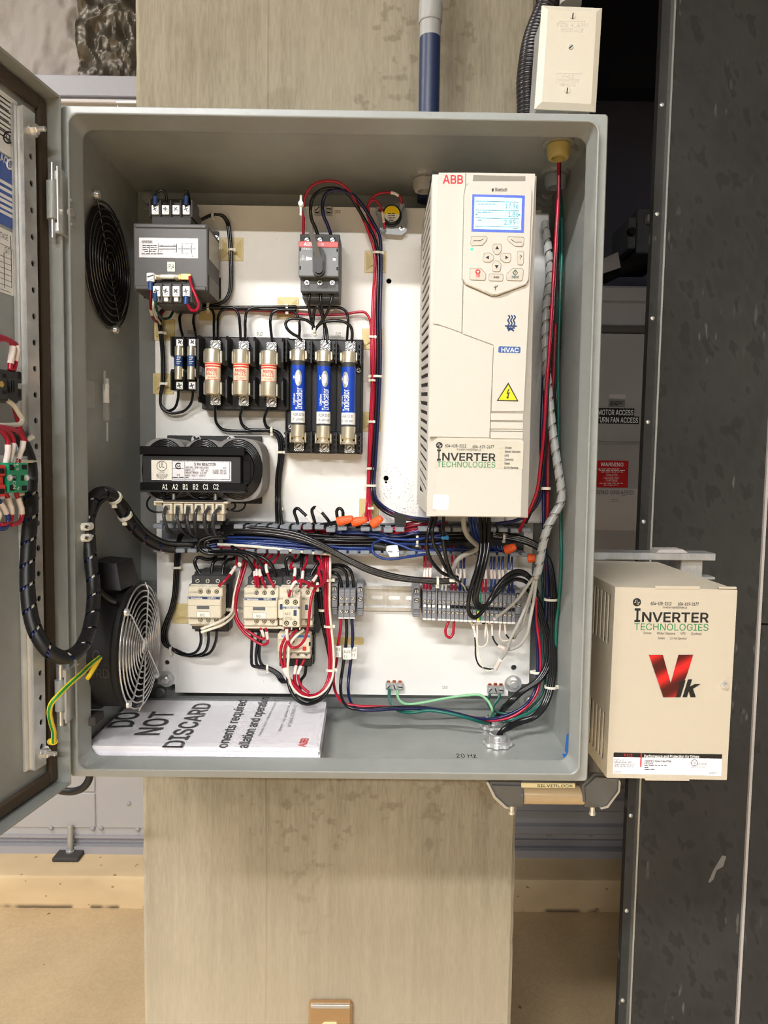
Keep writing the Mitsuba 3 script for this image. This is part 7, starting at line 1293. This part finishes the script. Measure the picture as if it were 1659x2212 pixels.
# ---- ground wires
wire('g', [(841, 1490, .192), (841, 1506, .18), (848, 1524, .155), (864, 1536, .135), (890, 1539, .125), (925, 1535, .125), (965, 1540, .12), (1010, 1551, .118), (1046, 1562, .135), (1060, 1562, FIT[1][1] - .004), (1064, 1567, FIT[1][1])], None, .0022, 'teal green ground wire from the centre ground bar to the floor connectors')
wire('lg', [(859, 1492, .192), (859, 1504, .185), (866, 1516, .172), (880, 1521, .165), (905, 1519, .162), (960, 1509, .16), (1010, 1502, .158), (1038, 1502, .155), (1053, 1513, .15), (1063, 1532, .142), (1059, 1548, FIT[1][1] - .003), (1060, 1562, FIT[1][1])], None, .0019, 'pale green ground wire from the centre ground bar to the floor connectors')
wire('dg', [(1058, 1500, .192), (1054, 1516, .18), (1062, 1532, .165), (1080, 1540, .155), (1115, 1541, .15), (1140, 1536, .148)], None, .0018, 'dark green wire from the left of the right ground bar'); wire('g', [(1080, 1500, .192), (1076, 1512, .18), (1068, 1522, .168), (1064, 1535, .155), (1068, 1555, .14)], None, .0018, 'teal green wire from the right of the right ground bar')
wire('g', [(1204, 372, .17), (1211, 420, .17), (1214, 520, .16), (1210, 640, .15), (1206, 760, .15), (1206, 900, .15), (1210, 1050, .15), (1217, 1100, .14), (1222, 1150, .135), (1221, 1190, .13), (1216, 1250, .13), (1208, 1300, .135), (1202, 1345, .14), (1200, 1400, .145), (1196, 1450, .15), (1184, 1496, .15), (1160, 1528, .148), (1130, 1546, .142), (1096, 1556, .142), (1074, 1560, FIT[1][1] - .002), (1066, 1567, FIT[1][1])], None, .0021, 'long teal green wire down the right wall of the enclosure')
wire('dg', [(1170, 1230, .19), (1174, 1300, .18), (1172, 1400, .17), (1178, 1460, .162), (1170, 1500, .158), (1148, 1526, .152), (1118, 1548, .146), (1086, 1560, .14)], None, .0019, 'dark green wire behind the black cables at the right')
# ---- thick cables at the right
for i in range(3):
    o_ = i * 4.2
    wire('k', [(1060, 1150 + o_, .17), (1100, 1156 + o_, .168), (1135, 1164 + o_, .165), (1165, 1180 + o_ * .8, .16), (1182 + o_ * .5, 1210, .155), (1190 + o_ * .8, 1260, .15), (1192 + o_, 1320, .148), (1191 + o_, 1400, .145), (1187 + o_, 1470, .138), (1174 + o_, 1518, .13), (1150 + o_, 1548, .122), (1118 + o_ * .4, 1558 + o_ * .6, .122), (1096 + o_ * .3, 1568 + o_ * .7, FIT[0][1]), (1083 - o_ * .3, 1580 + o_ * .3, FIT[0][1] - .002 + i * .002), (1078 - o_ * .6 + 3, 1594, FIT[0][1] - .002 + i * .002), (1076 - o_ * .6 + 3, 1602, FIT[0][1])], None, .0031, f'thick black cable from the duct into the front floor connector, {["upper", "middle", "lower"][i]} of three')
for i in range(3):
    o_ = i * 4
    wire('k', [(1140 + o_, 1272, .17), (1156 + o_, 1300, .165), (1172 + o_, 1350, .16), (1182 + o_, 1395, .155), (1178 + o_, 1438, .15), (1160 + o_, 1468, .146), (1122 + o_, 1494, .142), (1098 + o_, 1516, .138), (1078 + o_ * .8, 1540, FIT[1][1]), (1069 + o_ * .7, 1556, FIT[1][1]), (1066 + o_ * .6, 1568, FIT[1][1])], None, .003, f'thick black cable sweeping into the rear floor connector, {["left", "middle", "right"][i]} of three')
cable_tie(1190, 1295, .149, 26, 'v', 'pale cable tie on the thick black cables beside the long terminal strip', .006); cable_tie(1190, 1484, .138, 24, 'v', 'pale cable tie low on the thick black cables near the enclosure corner', .006); cable_tie(1160, 1452, .155, 20, 'v', 'pale cable tie on the red and navy wires at the lower right of the panel', .005, -1); cable_tie(1178, 1055, .11, 18, 'v', 'pale cable tie on the wires right of the drive near its bottom', .005, -1)
wire('r', [(1207, 330, .085), (1206, 420, .085), (1201, 510, .085), (1196, 590, .085), (1191, 680, .085), (1186, 760, .085), (1180, 840, .085), (1175, 930, .085), (1168, 1000, .088), (1160, 1060, .095), (1147, 1095, .105), (1134, 1122, .12), (1120, 1150, .15)], None, .0021, 'bright red wire from the ceiling bushing down the right side of the drive')
wire('k', [(1209, 330, .087), (1209, 420, .087), (1204, 520, .087), (1199, 620, .088), (1194, 700, .088), (1186, 800, .088), (1181, 900, .088), (1176, 980, .09), (1165, 1060, .098), (1150, 1100, .108), (1136, 1130, .125)], None, .0017, 'thin black wire beside the bright red one right of the drive')
wire('dr', [(1200, 700, .15), (1196, 800, .14), (1190, 880, .13), (1184, 980, .125), (1183, 1080, .12), (1180, 1160, .13), (1178, 1230, .15)], None, .0024, 'dark red wire behind the spiral-wrapped cable right of the drive')
wire('n', [(1182, 500, .15), (1184, 600, .15), (1178, 720, .14), (1172, 860, .12), (1169, 960, .115), (1170, 1050, .115), (1162, 1085, .118), (1144, 1108, .125), (1115, 1124, .135), (1070, 1132, .15)], None, .0024, 'navy blue wire curving under the right corner of the drive')
wire('n', [(1184, 640, .155), (1180, 800, .14), (1174, 930, .125), (1174, 1060, .12), (1176, 1160, .13), (1182, 1260, .15), (1180, 1340, .16)], None, .0026, 'thick navy blue wire falling straight beside the drive')
wire('k', [(1210, 470, .17), (1208, 600, .165), (1210, 720, .16), (1202, 860, .15), (1198, 960, .15)], None, .0016, 'thin black wire along the right wall behind the red one')
# spiral wrapped cable
sp = path([(1176, 480, .15), (1184, 540, .14), (1187, 600, .125), (1181, 650, .115), (1178, 710, .11), (1179, 770, .108), (1183, 830, .106), (1189, 890, .104), (1196, 950, .102), (1205, 1010, .1), (1212, 1060, .1), (1211, 1085, .1), (1198, 1110, .1), (1183, 1138, .1), (1175, 1165, .1), (1168, 1200, .102), (1163, 1228, .104), (1157, 1250, .108)], n=14)
k = thing('spiral_wrapped_cable', 'grey cable in clear spiral wrap beside the drive', 'cable')
part(k, 'core', B().tube(sp, .0036, 10), 'wlight', True); spiral(k, 'spiral_wrap', sp, .0054, .0165, .72, 'clearwrap', 'clear plastic spiral wrap')
for i, pts in enumerate(([(1155, 1244), (1140, 1264), (1120, 1292), (1094, 1317), (1070, 1335), (1056, 1345)], [(1156, 1246), (1148, 1275), (1136, 1310), (1120, 1347), (1103, 1380), (1092, 1410), (1080, 1426), (1070, 1446)], [(1159, 1248), (1154, 1290), (1146, 1335), (1138, 1372), (1122, 1394), (1104, 1402), (1090, 1401), (1077, 1396)], [(1158, 1246), (1148, 1282), (1136, 1322), (1128, 1352), (1116, 1368), (1110, 1380)])):
    kk = wire('y', [(a, b, .112 + (.05 * j / (len(pts) - 1))) for j, (a, b) in enumerate(pts)], None, .0022, f'grey cable fanning out of the spiral wrap, {["ending highest", "ending lowest", "curling outermost", "with the shortest curl"][i]}')
    e1, e0 = pts[-1], pts[-2]; part(kk, 'heat_shrink', B().cyl(P(*e0, .150), P(*e1, .160), .0027, sides=10) if i < 3 else B().cyl(P(*e1, .160), P(e1[0] - 1, e1[1] + 5, .161), .0023, sides=8), 'sleeve', 40)
SG = (('w', [(1015, 1342), (1022, 1356), (1028, 1376), (1030, 1392), (1038, 1398), (1050, 1392), (1054, 1378), (1052, 1360), (1050, 1346)], [.28, .16]), ('w', [(1030, 1342), (1031, 1360), (1031, 1384), (1034, 1410), (1040, 1434), (1050, 1449), (1066, 1447)], [.12, .24]), ('k', [(1022, 1340), (1024, 1356), (1026, 1376), (1027, 1398), (1028, 1420), (1036, 1438), (1050, 1444), (1068, 1446)], [.1, .22]), ('k', [(1005, 1340), (1020, 1346), (1036, 1347), (1054, 1346)], [.3, .6]), ('k', [(1062, 1342), (1063, 1358), (1064, 1374), (1070, 1388), (1080, 1398)], [.2, .4]), ('w', [(1080, 1342), (1080, 1358), (1079, 1374), (1086, 1384), (1100, 1383)], [.2, .42]), ('k', [(1090, 1342), (1091, 1356), (1093, 1370), (1102, 1380), (1110, 1378)], [.2, .42]), ('w', [(1050, 1346), (1049, 1358), (1048, 1372), (1048, 1378)], [.3, .7]))
for i, (c_, pts, sl_) in enumerate(SG): wire(c_, [(a, b, .158 + .002 * (j % 2)) for j, (a, b) in enumerate(pts)], None, .0011, f'thin {COL[c_][1]} sleeved signal wire below the long strip, {["in the widest white loop", "in the deepest white loop", "in the deepest black loop", "running level", "left of the lower heat shrink", "second from the right", "rightmost", "hanging short"][i]}', sleeves=[(q, .009) for q in sl_])
wire('r', [(970, 1340, .158), (965, 1352, .156), (962, 1364, .155), (965, 1374, .154), (972, 1377, .154), (978, 1370, .155), (980, 1356, .156), (981, 1340, .158)], None, .0019, 'red jumper loop hanging under the long terminal strip')
# ---- wires rising from the long strip into the duct
ST = [('r', 915, 'first'), ('r', 921, 'second'), ('r', 928, 'third'), ('w', 955, 'first'), ('w', 963, 'second'), ('r', 975, 'fourth'), ('r', 983, 'fifth'), ('b', 993, 'first'), ('b', 1002, 'second'), ('r', 1041, 'sixth'), ('r', 1048, 'seventh'), ('b', 1060, 'third'), ('b', 1067, 'fourth'), ('b', 1077, 'fifth'), ('b', 1085, 'sixth'), ('b', 1098, 'seventh'), ('b', 1105, 'eighth')]
for c_, x_, nm in ST:
    dy = (x_ - 913) * .046; wire(c_, [(x_, 1280 + dy, .168), (x_ + 1, 1262 + dy, .168), (x_ + 2, 1240 + dy, .17), (x_ + (2 if x_ < 1000 else 0), 1215 + dy, .175), (x_ + 1, 1192, .178), (x_ - 4, 1178, .18)], None, .0016, f'{nm} {COL[c_][1]} wire from the left rising from the long terminal strip', sleeves=[(.42, .013)])
# ---- cables below the drive
for i, pts in enumerate(([(934, 1116, .10), (926, 1145, .09), (921, 1175, .09), (928, 1205, .095), (943, 1226, .105), (960, 1240, .12), (990, 1248, .13)], [(943, 1116, .10), (934, 1145, .088), (937, 1175, .088), (950, 1200, .09), (962, 1225, .1), (974, 1242, .115), (990, 1252, .13)], [(958, 1116, .10), (957, 1150, .088), (959, 1180, .088), (965, 1210, .092), (974, 1236, .1), (984, 1250, .115), (994, 1256, .13)])): wire('k', pts, None, .0024, f'black cable hanging below the drive at the left, {["left", "middle", "right"][i]} of three')
for i, pts in enumerate(([(1036, 1116, .10), (1039, 1150, .086), (1038, 1190, .08), (1030, 1230, .075), (1018, 1268, .075), (1012, 1300, .075), (1014, 1326, .08), (1026, 1334, .085), (1044, 1318, .09), (1060, 1292, .092), (1080, 1266, .095), (1104, 1246, .1), (1126, 1240, .11), (1146, 1252, .13), (1156, 1272, .15)], [(1046, 1116, .10), (1047, 1150, .084), (1046, 1190, .078), (1038, 1230, .074), (1028, 1268, .074), (1025, 1296, .075), (1031, 1312, .08), (1044, 1313, .085), (1058, 1298, .09), (1072, 1270, .092), (1090, 1248, .095), (1112, 1234, .1), (1132, 1236, .11), (1150, 1254, .13), (1160, 1280, .15)], [(1056, 1116, .10), (1056, 1150, .082), (1054, 1185, .076), (1046, 1225, .072), (1036, 1262, .072), (1030, 1288, .074), (1034, 1306, .08), (1048, 1308, .088), (1066, 1290, .095), (1088, 1266, .1), (1110, 1252, .11), (1134, 1256, .125), (1152, 1276, .15)])): wire('k', pts, None, .0027, f'thick black cable looping in front of the ground terminal, {["lowest", "middle", "innermost"][i]} of three')
wire('y', [(1001, 1116, .10), (1003, 1140, .1), (1012, 1160, .105), (1026, 1174, .115), (1034, 1182, .125), (1024, 1190, .13), (1004, 1198, .13), (988, 1210, .13), (980, 1228, .135), (979, 1246, .145)], None, .0034, 'thick grey cable curving below the middle of the drive')
for i, x_ in enumerate((1014, 1020, 1027)): wire('b', [(x_, 1116, .11), (x_ + 3, 1140, .11), (x_ + 12, 1165, .125), (x_ + 30, 1180, .15), (x_ + 60, 1190 + i * 2, .165)], None, .0019, f'blue wire falling below the middle of the drive, {["left", "middle", "right"][i]} of three')
wire('k', [(990, 1254, .14), (1000, 1262, .15), (1008, 1272, .16), (1016, 1280, .168)], None, .0014, 'thin black tail entering the long strip near the middle'); wire('w', [(994, 1256, .14), (1002, 1266, .15), (1008, 1280, .168)], None, .0012, 'thin white tail entering the long strip near the middle')
solo('tie_bundle', 'white cable tie loop where the black cables meet above the long strip', 'cable tie', B().tube([P(984 + 9 * math.cos(t), 1248 + 9 * math.sin(t), .122) for t in np.linspace(-1.6, 1.5, 14)], .0011, 6).bx(971, 1251, 984, 1258, .118, .124, .0008), 'tie')
solo('blue_tie', 'small bright blue cable tie on the black wire below the drive', 'cable tie', B().bx(954, 1159, 968, 1166, .082, .090, .001).bx(964, 1157, 970, 1167, .080, .088, .001), 'cyan_blue')
# ---- long runs inside the duct
def jit(pts, seed, a=2.6): r = random.Random(seed); return [(x + r.uniform(-8, 8), y + r.uniform(-a, a), d + r.uniform(-.004, .004)) for x, y, d in pts]
for i in range(3):
    o_ = i * 5.5
    wire('k', [(470, 1139 + o_ * .9, .158), (520, 1138 + o_, .15), (580, 1142 + o_, .145), (640, 1152 + o_, .14), (690, 1172 + o_ * .8, .135), (740, 1200 + o_ * .6, .132), (790, 1224 + o_ * .7, .13), (840, 1240 + o_ * .7, .13), (890, 1249 + o_ * .5, .13), (945, 1253 + o_ * .5, .13), (986, 1252 + o_ * .4, .13)], None, .0026, f'thick black cable sweeping diagonally out of the duct to the long strip, {["upper", "middle", "lower"][i]} of three')
cable_tie(945, 1256, .13, 18, 'h', 'pale cable tie on the three diagonal black cables beside the long strip', .005, 1)
for i, (yy, c_) in enumerate(((1147, 'k'), (1152, 'k'), (1158, 'k'), (1164, 'k'))):
    wire(c_, jit([(500, yy + 6, .17), (580, yy + 4, .168), (660, yy + 8, .166), (740, yy + 10, .165), (820, yy + 12, .165), (900, yy + 8, .165), (980, yy + 4, .168), (1060, yy, .17)], i), None, .0024, f'{ORD[i]} black wire from the top lying along the whole duct')
for i in range(5): wire('b', jit([(478 + i * 3, 1162 + i * 3.4, .166), (530, 1163 + i * 4, .158), (600, 1167 + i * 4.2, .155), (660, 1174 + i * 4, .153), (730, 1183 + i * 2.4, .155), (800, 1186 + i * 2, .16), (826, 1187 + i * 2, .165)], i + 9), None, .0020, f'{ORD[i]} blue wire from the top in the left half of the duct')
wire('w', [(470, 1176, .158), (540, 1180, .152), (610, 1187, .15), (670, 1194, .15), (715, 1197, .152)], None, .0022, 'white wire along the bottom of the left half of the duct'); wire('dr', [(470, 1181, .16), (520, 1184, .156), (560, 1187, .16)], None, .0021, 'dark red wire under the white one in the duct')
for i in range(5): wire('b' if i != 1 else 'n', jit([(720, 1146 + i * 4, .172), (800, 1150 + i * 3, .166), (850, 1155 + i * 4, .162), (900, 1150 + i * 6, .16), (935, 1137 + i * 9, .158), (960, 1125 + i * 12, .155)], i + 20, 3.5), None, .0019, f'{ORD[i]} blue wire from the top rising from the duct towards the drive')
wire('b', [(1000, 1186, .16), (940, 1194, .152), (880, 1203, .142), (840, 1208, .138), (814, 1201, .138), (804, 1188, .14), (808, 1174, .148), (822, 1168, .16)], None, .0019, 'blue wire hanging in a loop over the lower edge of the duct')
wire('b', [(818, 1164, .16), (860, 1176, .155), (900, 1190, .15), (960, 1187, .15), (1030, 1192, .155), (1090, 1196, .16)], None, .0019, 'blue wire crossing the right half of the duct level with the tag')
for i in range(3): wire('b', [(880, 1196 + i * 2, .155), (930, 1188 + i * 3, .152), (1000, 1186 + i * 4, .152), (1060, 1192 + i * 3, .155), (1110, 1190, .158)], None, .0016, f'{ORD[i]} thin blue wire from the top, low in the right half of the duct')
for i in range(5): wire('r', jit([(640 + i * 6, 1140 + i * 2, .178), (700, 1146 + i * 2, .178), (770, 1148 + i * 2, .176), (830, 1144 + i * 3, .176), (900, 1130 + i * 4, .172), (960, 1128 + i * 3, .17)], i + 30), None, .0018, f'{ORD[i]} red wire from the top behind the upper fingers of the duct')
for i in range(4): wire('r', jit([(560 + i * 20, 1196, .172), (600 + i * 22, 1180, .176), (640 + i * 24, 1168 + (i % 2) * 6, .178), (700 + i * 26, 1162 + (i % 2) * 8, .178)], i + 40), None, .0017, f'{ORD[i]} red wire from the left deep in the duct')
k = solo('paper_tag', 'crumpled white paper tag lying in the right half of the duct', 'tag', B().add(*(lambda q: (q, [[0, 1, 2], [0, 2, 3], [3, 2, 4], [3, 4, 5], [2, 1, 0], [3, 2, 0], [4, 2, 3], [5, 4, 3]]))(np.array([P(826, 1180, .15), P(858, 1177, .152), P(862, 1190, .148), P(838, 1194, .143), P(862, 1202, .140), P(842, 1203, .142)]))), 'white')
solo('sleeved_splice', 'black ribbed splice beside the paper tag in the duct', 'splice', B().cyl(P(808, 1180, .15), P(834, 1183, .148), .0058, .0045, 14), 'black', 40)
cable_tie(901, 1167, .163, 18, 'h', 'pale cable tie on the black wires in the right half of the duct', .004, 1); cable_tie(1088, 1160, .166, 14, 'h', 'pale cable tie on the black wires at the right end of the duct', .004, 1)
# black jumpers rising above the duct and orange connectors
wire('k', [(647, 1150, .17), (642, 1125, .168), (636, 1104, .165), (642, 1098, .162), (655, 1108, .16), (672, 1126, .158), (680, 1138, .165)], None, .0022, 'black wire hooping above the duct, left of three', sleeves=[(.80, .011)])
wire('k', [(684, 1152, .17), (680, 1128, .168), (674, 1102, .165), (680, 1096, .162), (692, 1104, .16), (706, 1120, .158), (716, 1134, .165)], None, .0022, 'black wire hooping above the duct, middle of three', sleeves=[(.62, .011)])
wire('k', [(733, 1130, .165), (728, 1114, .165), (728, 1102, .164), (734, 1098, .163), (740, 1104, .163), (741, 1120, .165)], None, .0022, 'black wire in a tight loop above the duct beside the orange connectors')
NUTS = [((729, 1127), (763, 1120), 'left of the three orange ones above the duct'), ((761, 1129), (792, 1122), 'middle of the three orange ones above the duct'), ((803, 1134), (825, 1118), 'right of the three orange ones above the duct'), ((1090, 1189), (1115, 1180), 'half hidden by black cables at the right end of the duct'), ((1141, 1206), (1158, 1205), 'tucked behind the spiral-wrapped cable')]
for (a, b, lab) in NUTS:
    k = thing('wire_connector', 'orange twist-on wire connector, ' + lab, 'wire connector', 'orange twist-on wire connectors'); pa, pb = P(*a, .146), P(*b, .142); ax = pb - pa; L = np.linalg.norm(ax); g = B()
    th = np.arange(64) * 2 * np.pi / 64; u = ax / L; e1 = np.cross(u, [0, 1, 0.2]); e1 /= np.linalg.norm(e1); e2 = np.cross(u, e1); v = []
    for h, r_, rib in ((0, .0058, 0), (.18, .0062, .0), (.3, .006, .5), (.85, .0046, .5), (.97, .004, 0), (1, .0028, 0)):
        rr = r_ + .0011 * rib * (np.abs(np.cos(th * 8)) - .5); v.append(pa + u * h * L + rr[:, None] * (np.cos(th)[:, None] * e1 + np.sin(th)[:, None] * e2))
    n = 64; f = []
    for i in range(5):
        for j in range(n): q = (j + 1) % n; f += [[i * n + j, i * n + q, (i + 1) * n + q], [i * n + j, (i + 1) * n + q, (i + 1) * n + j]]
    v = np.vstack(v + [[pa + u * .25 * L], [pb]])
    for j in range(n): q = (j + 1) % n; f += [[len(v) - 2, q, j], [len(v) - 1, 5 * n + j, 5 * n + q]]
    part(k, 'shell', g.add(v, f), 'nut_orange', 40)
wire('k', [(692, 1134, .16), (710, 1131, .155), (729, 1127, .148), (738, 1125, .146)], None, .0024, 'black wire entering the left orange connector'); wire('k', [(733, 1142, .16), (748, 1136, .155), (761, 1130, .148), (770, 1127, .146)], None, .0024, 'black wire entering the middle orange connector'); wire('k', [(770, 1138, .165), (788, 1137, .158), (803, 1134, .15), (810, 1129, .147)], None, .0024, 'black wire entering the right orange connector')
wire('n', [(1040, 1196, .16), (1066, 1197, .158), (1082, 1193, .15), (1094, 1187, .146)], None, .0018, 'navy wire entering the orange connector at the right end of the duct')

# ---- the spiral-wrapped harness from the door
HP = path([(66, 1040, -.058), (66, 1078, -.062), (66, 1110, -.064), (63, 1150, -.066), (60, 1200, -.07), (59, 1250, -.075), (62, 1300, -.08), (70, 1345, -.084), (86, 1382, -.086), (108, 1408, -.084), (135, 1420, -.078), (162, 1412, -.066), (182, 1388, -.05), (194, 1355, -.03), (201, 1310, -.01), (202, 1270, .004), (197, 1220, .014), (193, 1180, .02), (191, 1140, .026), (191, 1105, .034), (198, 1080, .044), (212, 1066, .056), (232, 1064, .072), (248, 1076, .085), (262, 1100, .098), (280, 1128, .112), (304, 1153, .126), (332, 1172, .138), (364, 1182, .15), (400, 1183, .156), (440, 1180, .158), (472, 1174, .16)], n=16)
k = thing('door_harness', 'thick black spiral-wrapped wire harness hanging from the door and entering the enclosure', 'wire harness')
s_ = np.r_[0, np.cumsum(np.linalg.norm(np.diff(HP, axis=0), axis=1))]
_, A_, B_n = frames(HP)
for i, (c_, nm) in enumerate((('wblue', 'blue strand'), ('wred', 'red strand'), ('wnavy', 'navy strand'), ('wblue', 'blue strand'), ('wwhite', 'white strand'), ('wnavy', 'navy strand'))):
    a = i * np.pi / 3 + 2.2; part(k, 'strand', B().tube(HP[::3] + .0036 * (math.cos(a) * A_[::3] + math.sin(a) * B_n[::3]), .0021, 7), c_, True, label=nm)
spiral(k, 'spiral_wrap', HP, .0074, .0235, .86, 'black', 'black spiral wrap', .001)
F2 = path([(420, 1176, .15), (360, 1172, .14), (318, 1150, .128), (290, 1118, .115), (268, 1086, .10), (250, 1072, .085), (232, 1074, .07), (212, 1090, .055), (200, 1120, .042), (194, 1165, .035), (193, 1210, .032), (200, 1250, .03), (216, 1276, .03), (238, 1296, .034), (252, 1302, .036)], n=10)
solo('fan_cable', 'black cable running beside the harness to the cooling fan', 'cable', B().tube(F2, .0032, 10), 'black', True)
for px, py, y_, lab in ((245, 1080, .083, 'pale cable tie at the crest of the harness inside the enclosure'), (272, 1115, .105, 'pale cable tie below the crest of the harness inside the enclosure')):
    c = P(px, py, y_); i = int(np.argmin(((HP - c) ** 2).sum(1))); t_ = HP[i + 1] - HP[i - 1]; t_ /= np.linalg.norm(t_); k = thing('cable_tie', lab, 'cable tie', 'cable ties round the wire bundles')
    part(k, 'band', B().lathe(HP[i] - t_ * .002, t_, [(.0078, 0), (.0094, 0), (.0094, .004), (.0078, .004)], 24), 'tie', 30); part(k, 'head', B().box(HP[i][0] - .003, HP[i][0] + .003, HP[i][1] - .004, HP[i][1] + .002, HP[i][2] - .0125, HP[i][2] - .007, .0008), 'tie')
for py, lab in ((1138, 'upper'), (1162, 'lower')):
    k = thing('cable_clamp', f'{lab} white screwed cable clamp holding the harness at the left edge of the enclosure', 'cable clamp'); c = P(186, py, .012)
    part(k, 'clamp', B().box(c[0] - .0065, c[0] + .005, c[1] - .004, c[1] + .012, c[2] - .0042, c[2] + .0042, .002), 'clip_wh'); part(k, 'screw', screw(B(), 188, py, c[1] - .0042, 5, 'cross', .4), 'metal')
# bonding lead of the door
GP = [PX(214, 1420, -.285)] + [P(a, b, c) for a, b, c in ((196, 1436, -.02), (175, 1456, -.05), (150, 1478, -.07), (128, 1500, -.085), (112, 1518, -.09), (107, 1535, -.088), (110, 1558, -.08), (116, 1580, -.07), (116, 1602, -.062))]
GP[0] = P(216, 1420, -.004); GP = spline(GP, 10)
k = thing('bonding_lead', 'yellow and green striped bonding lead from the enclosure to the door', 'wire'); v, f = tube(GP, .0028, 12, caps=False); n = len(GP); uv = np.stack([np.tile(np.arange(12) / 12, n), np.repeat(np.linspace(0, 1, n), 12)], 1)
scene[k] = mikit.ply(trimesh.Trimesh(v, f, process=False), 'm_gy', smooth=True, uv=uv)
e = GP[-1]; q = D(sB + .004, .0165, za + .014); part(k, 'lug_sleeve', B().cyl(e + (GP[-2] - e) * .5, e * .4 + q * .6 + np.array([0, 0, .008]), .0042, .0036, 12), 'gycol', 40); part(k, 'return_lead', B().tube(spline([GP[0], P(206, 1438, .002), P(189, 1466, .006)], 6), .0026, 10), 'gycol', True)
# wires on the door
dd = lambda px, py, n_: D(Dp(px, py, n_)[0], n_, Dp(px, py, n_)[1])
def dwire(col, pts, r, label, sl=(), n_=.03):
    p = spline([dd(a, b, c[0] if c else n_) for a, b, *c in pts], 7); k = thing('wire', label, 'wire'); put(k, B().tube(p, r, 8).mesh(), COL[col][0], True); s = np.r_[0, np.cumsum(np.linalg.norm(np.diff(p, axis=0), axis=1))]
    for f0, L in sl:
        a = np.linspace(f0 * s[-1] - L / 2, f0 * s[-1] + L / 2, 4); q = np.stack([np.interp(a, s, p[:, i]) for i in range(3)], 1); part(k, 'sleeve', B().tube(q, r * 1.25, 8).mesh(), 'sleeve', True, label='white printed marker sleeve')
dwire('r', [(-10, 724), (8, 730), (24, 738), (28, 752), (24, 775), (22, 800)], .0026, 'red wire bending down into the relay base, inner of two', [(.70, .018)]); dwire('r', [(-10, 733), (10, 733), (30, 741), (38, 752), (34, 775), (29, 800)], .0026, 'red wire bending down into the relay base, outer of two', [(.68, .018)])
dwire('w', [(16, 865), (30, 876), (42, 895), (48, 905), (44, 915), (28, 918), (0, 919), (-10, 919)], .0024, 'white wire looping out under the relay base')
dwire('r', [(28, 866, .02), (33, 890, .02), (40, 915, .02), (50, 940, .02), (56, 955, .02)], .0022, 'red wire falling from the relay base into the harness')
for i, (x_, xe_) in enumerate(((12, 14), (24, 22), (45, 40))): dwire('r', [(-10, 920 + i * 2 + (0 if i < 2 else -4)), (x_ - 6, 934 - i), (x_ + 4, 950 - i * 2), (x_ + 5, 962), (xe_ + 3, 980), (xe_ - 2, 1004)], .0024, f'red wire arching into the top of the green contact block, {["left", "middle", "right"][i]} of three', [(.78, .02)], .036)
for i, x_ in enumerate((14, 36)): dwire('r', [(x_ - 2, 1062), (x_ + 6, 1085), (x_ + 12, 1104), (x_ + 8, 1126), (x_ - 4, 1132), (x_ - 12, 1134)], .0022, f'red wire curling below the green contact block, {["left", "right"][i]} of two', [(.34, .018)], .036)
dwire('b', [(-4, 1080), (10, 1100), (18, 1122), (12, 1140), (-4, 1142)], .0022, 'blue wire curling below the red contact block', [(.25, .014)], .036); dwire('w', [(-8, 1098), (0, 1112), (-6, 1126)], .0022, 'white wire at the left edge below the red contact block', (), .036)
solo('heat_shrink_bundle', 'dark wrapped cable bundle behind the bracket of the green contact block', 'cable', B().tube(spline([dd(36, 930, .008), dd(48, 952, .008), dd(58, 975, .010), dd(66, 1000, .012), dd(68, 1040, .014), HP[0]], 6), .0062, 12), 'black', True)
solo('white_tie', 'white cable tie stub on the door above the green contact block', 'cable tie', B().tube([dd(58, 950, .012), dd(72, 942, .016)], .0028, 8), 'clip_wh')

# drop materials nothing refers to
_ref = {d['bsdf']['id'] for d in scene.values() if isinstance(d.get('bsdf'), dict) and d['bsdf'].get('type') == 'ref'}
for _k in [k_ for k_ in scene if k_.startswith('m_') and k_ not in _ref]: del scene[_k]
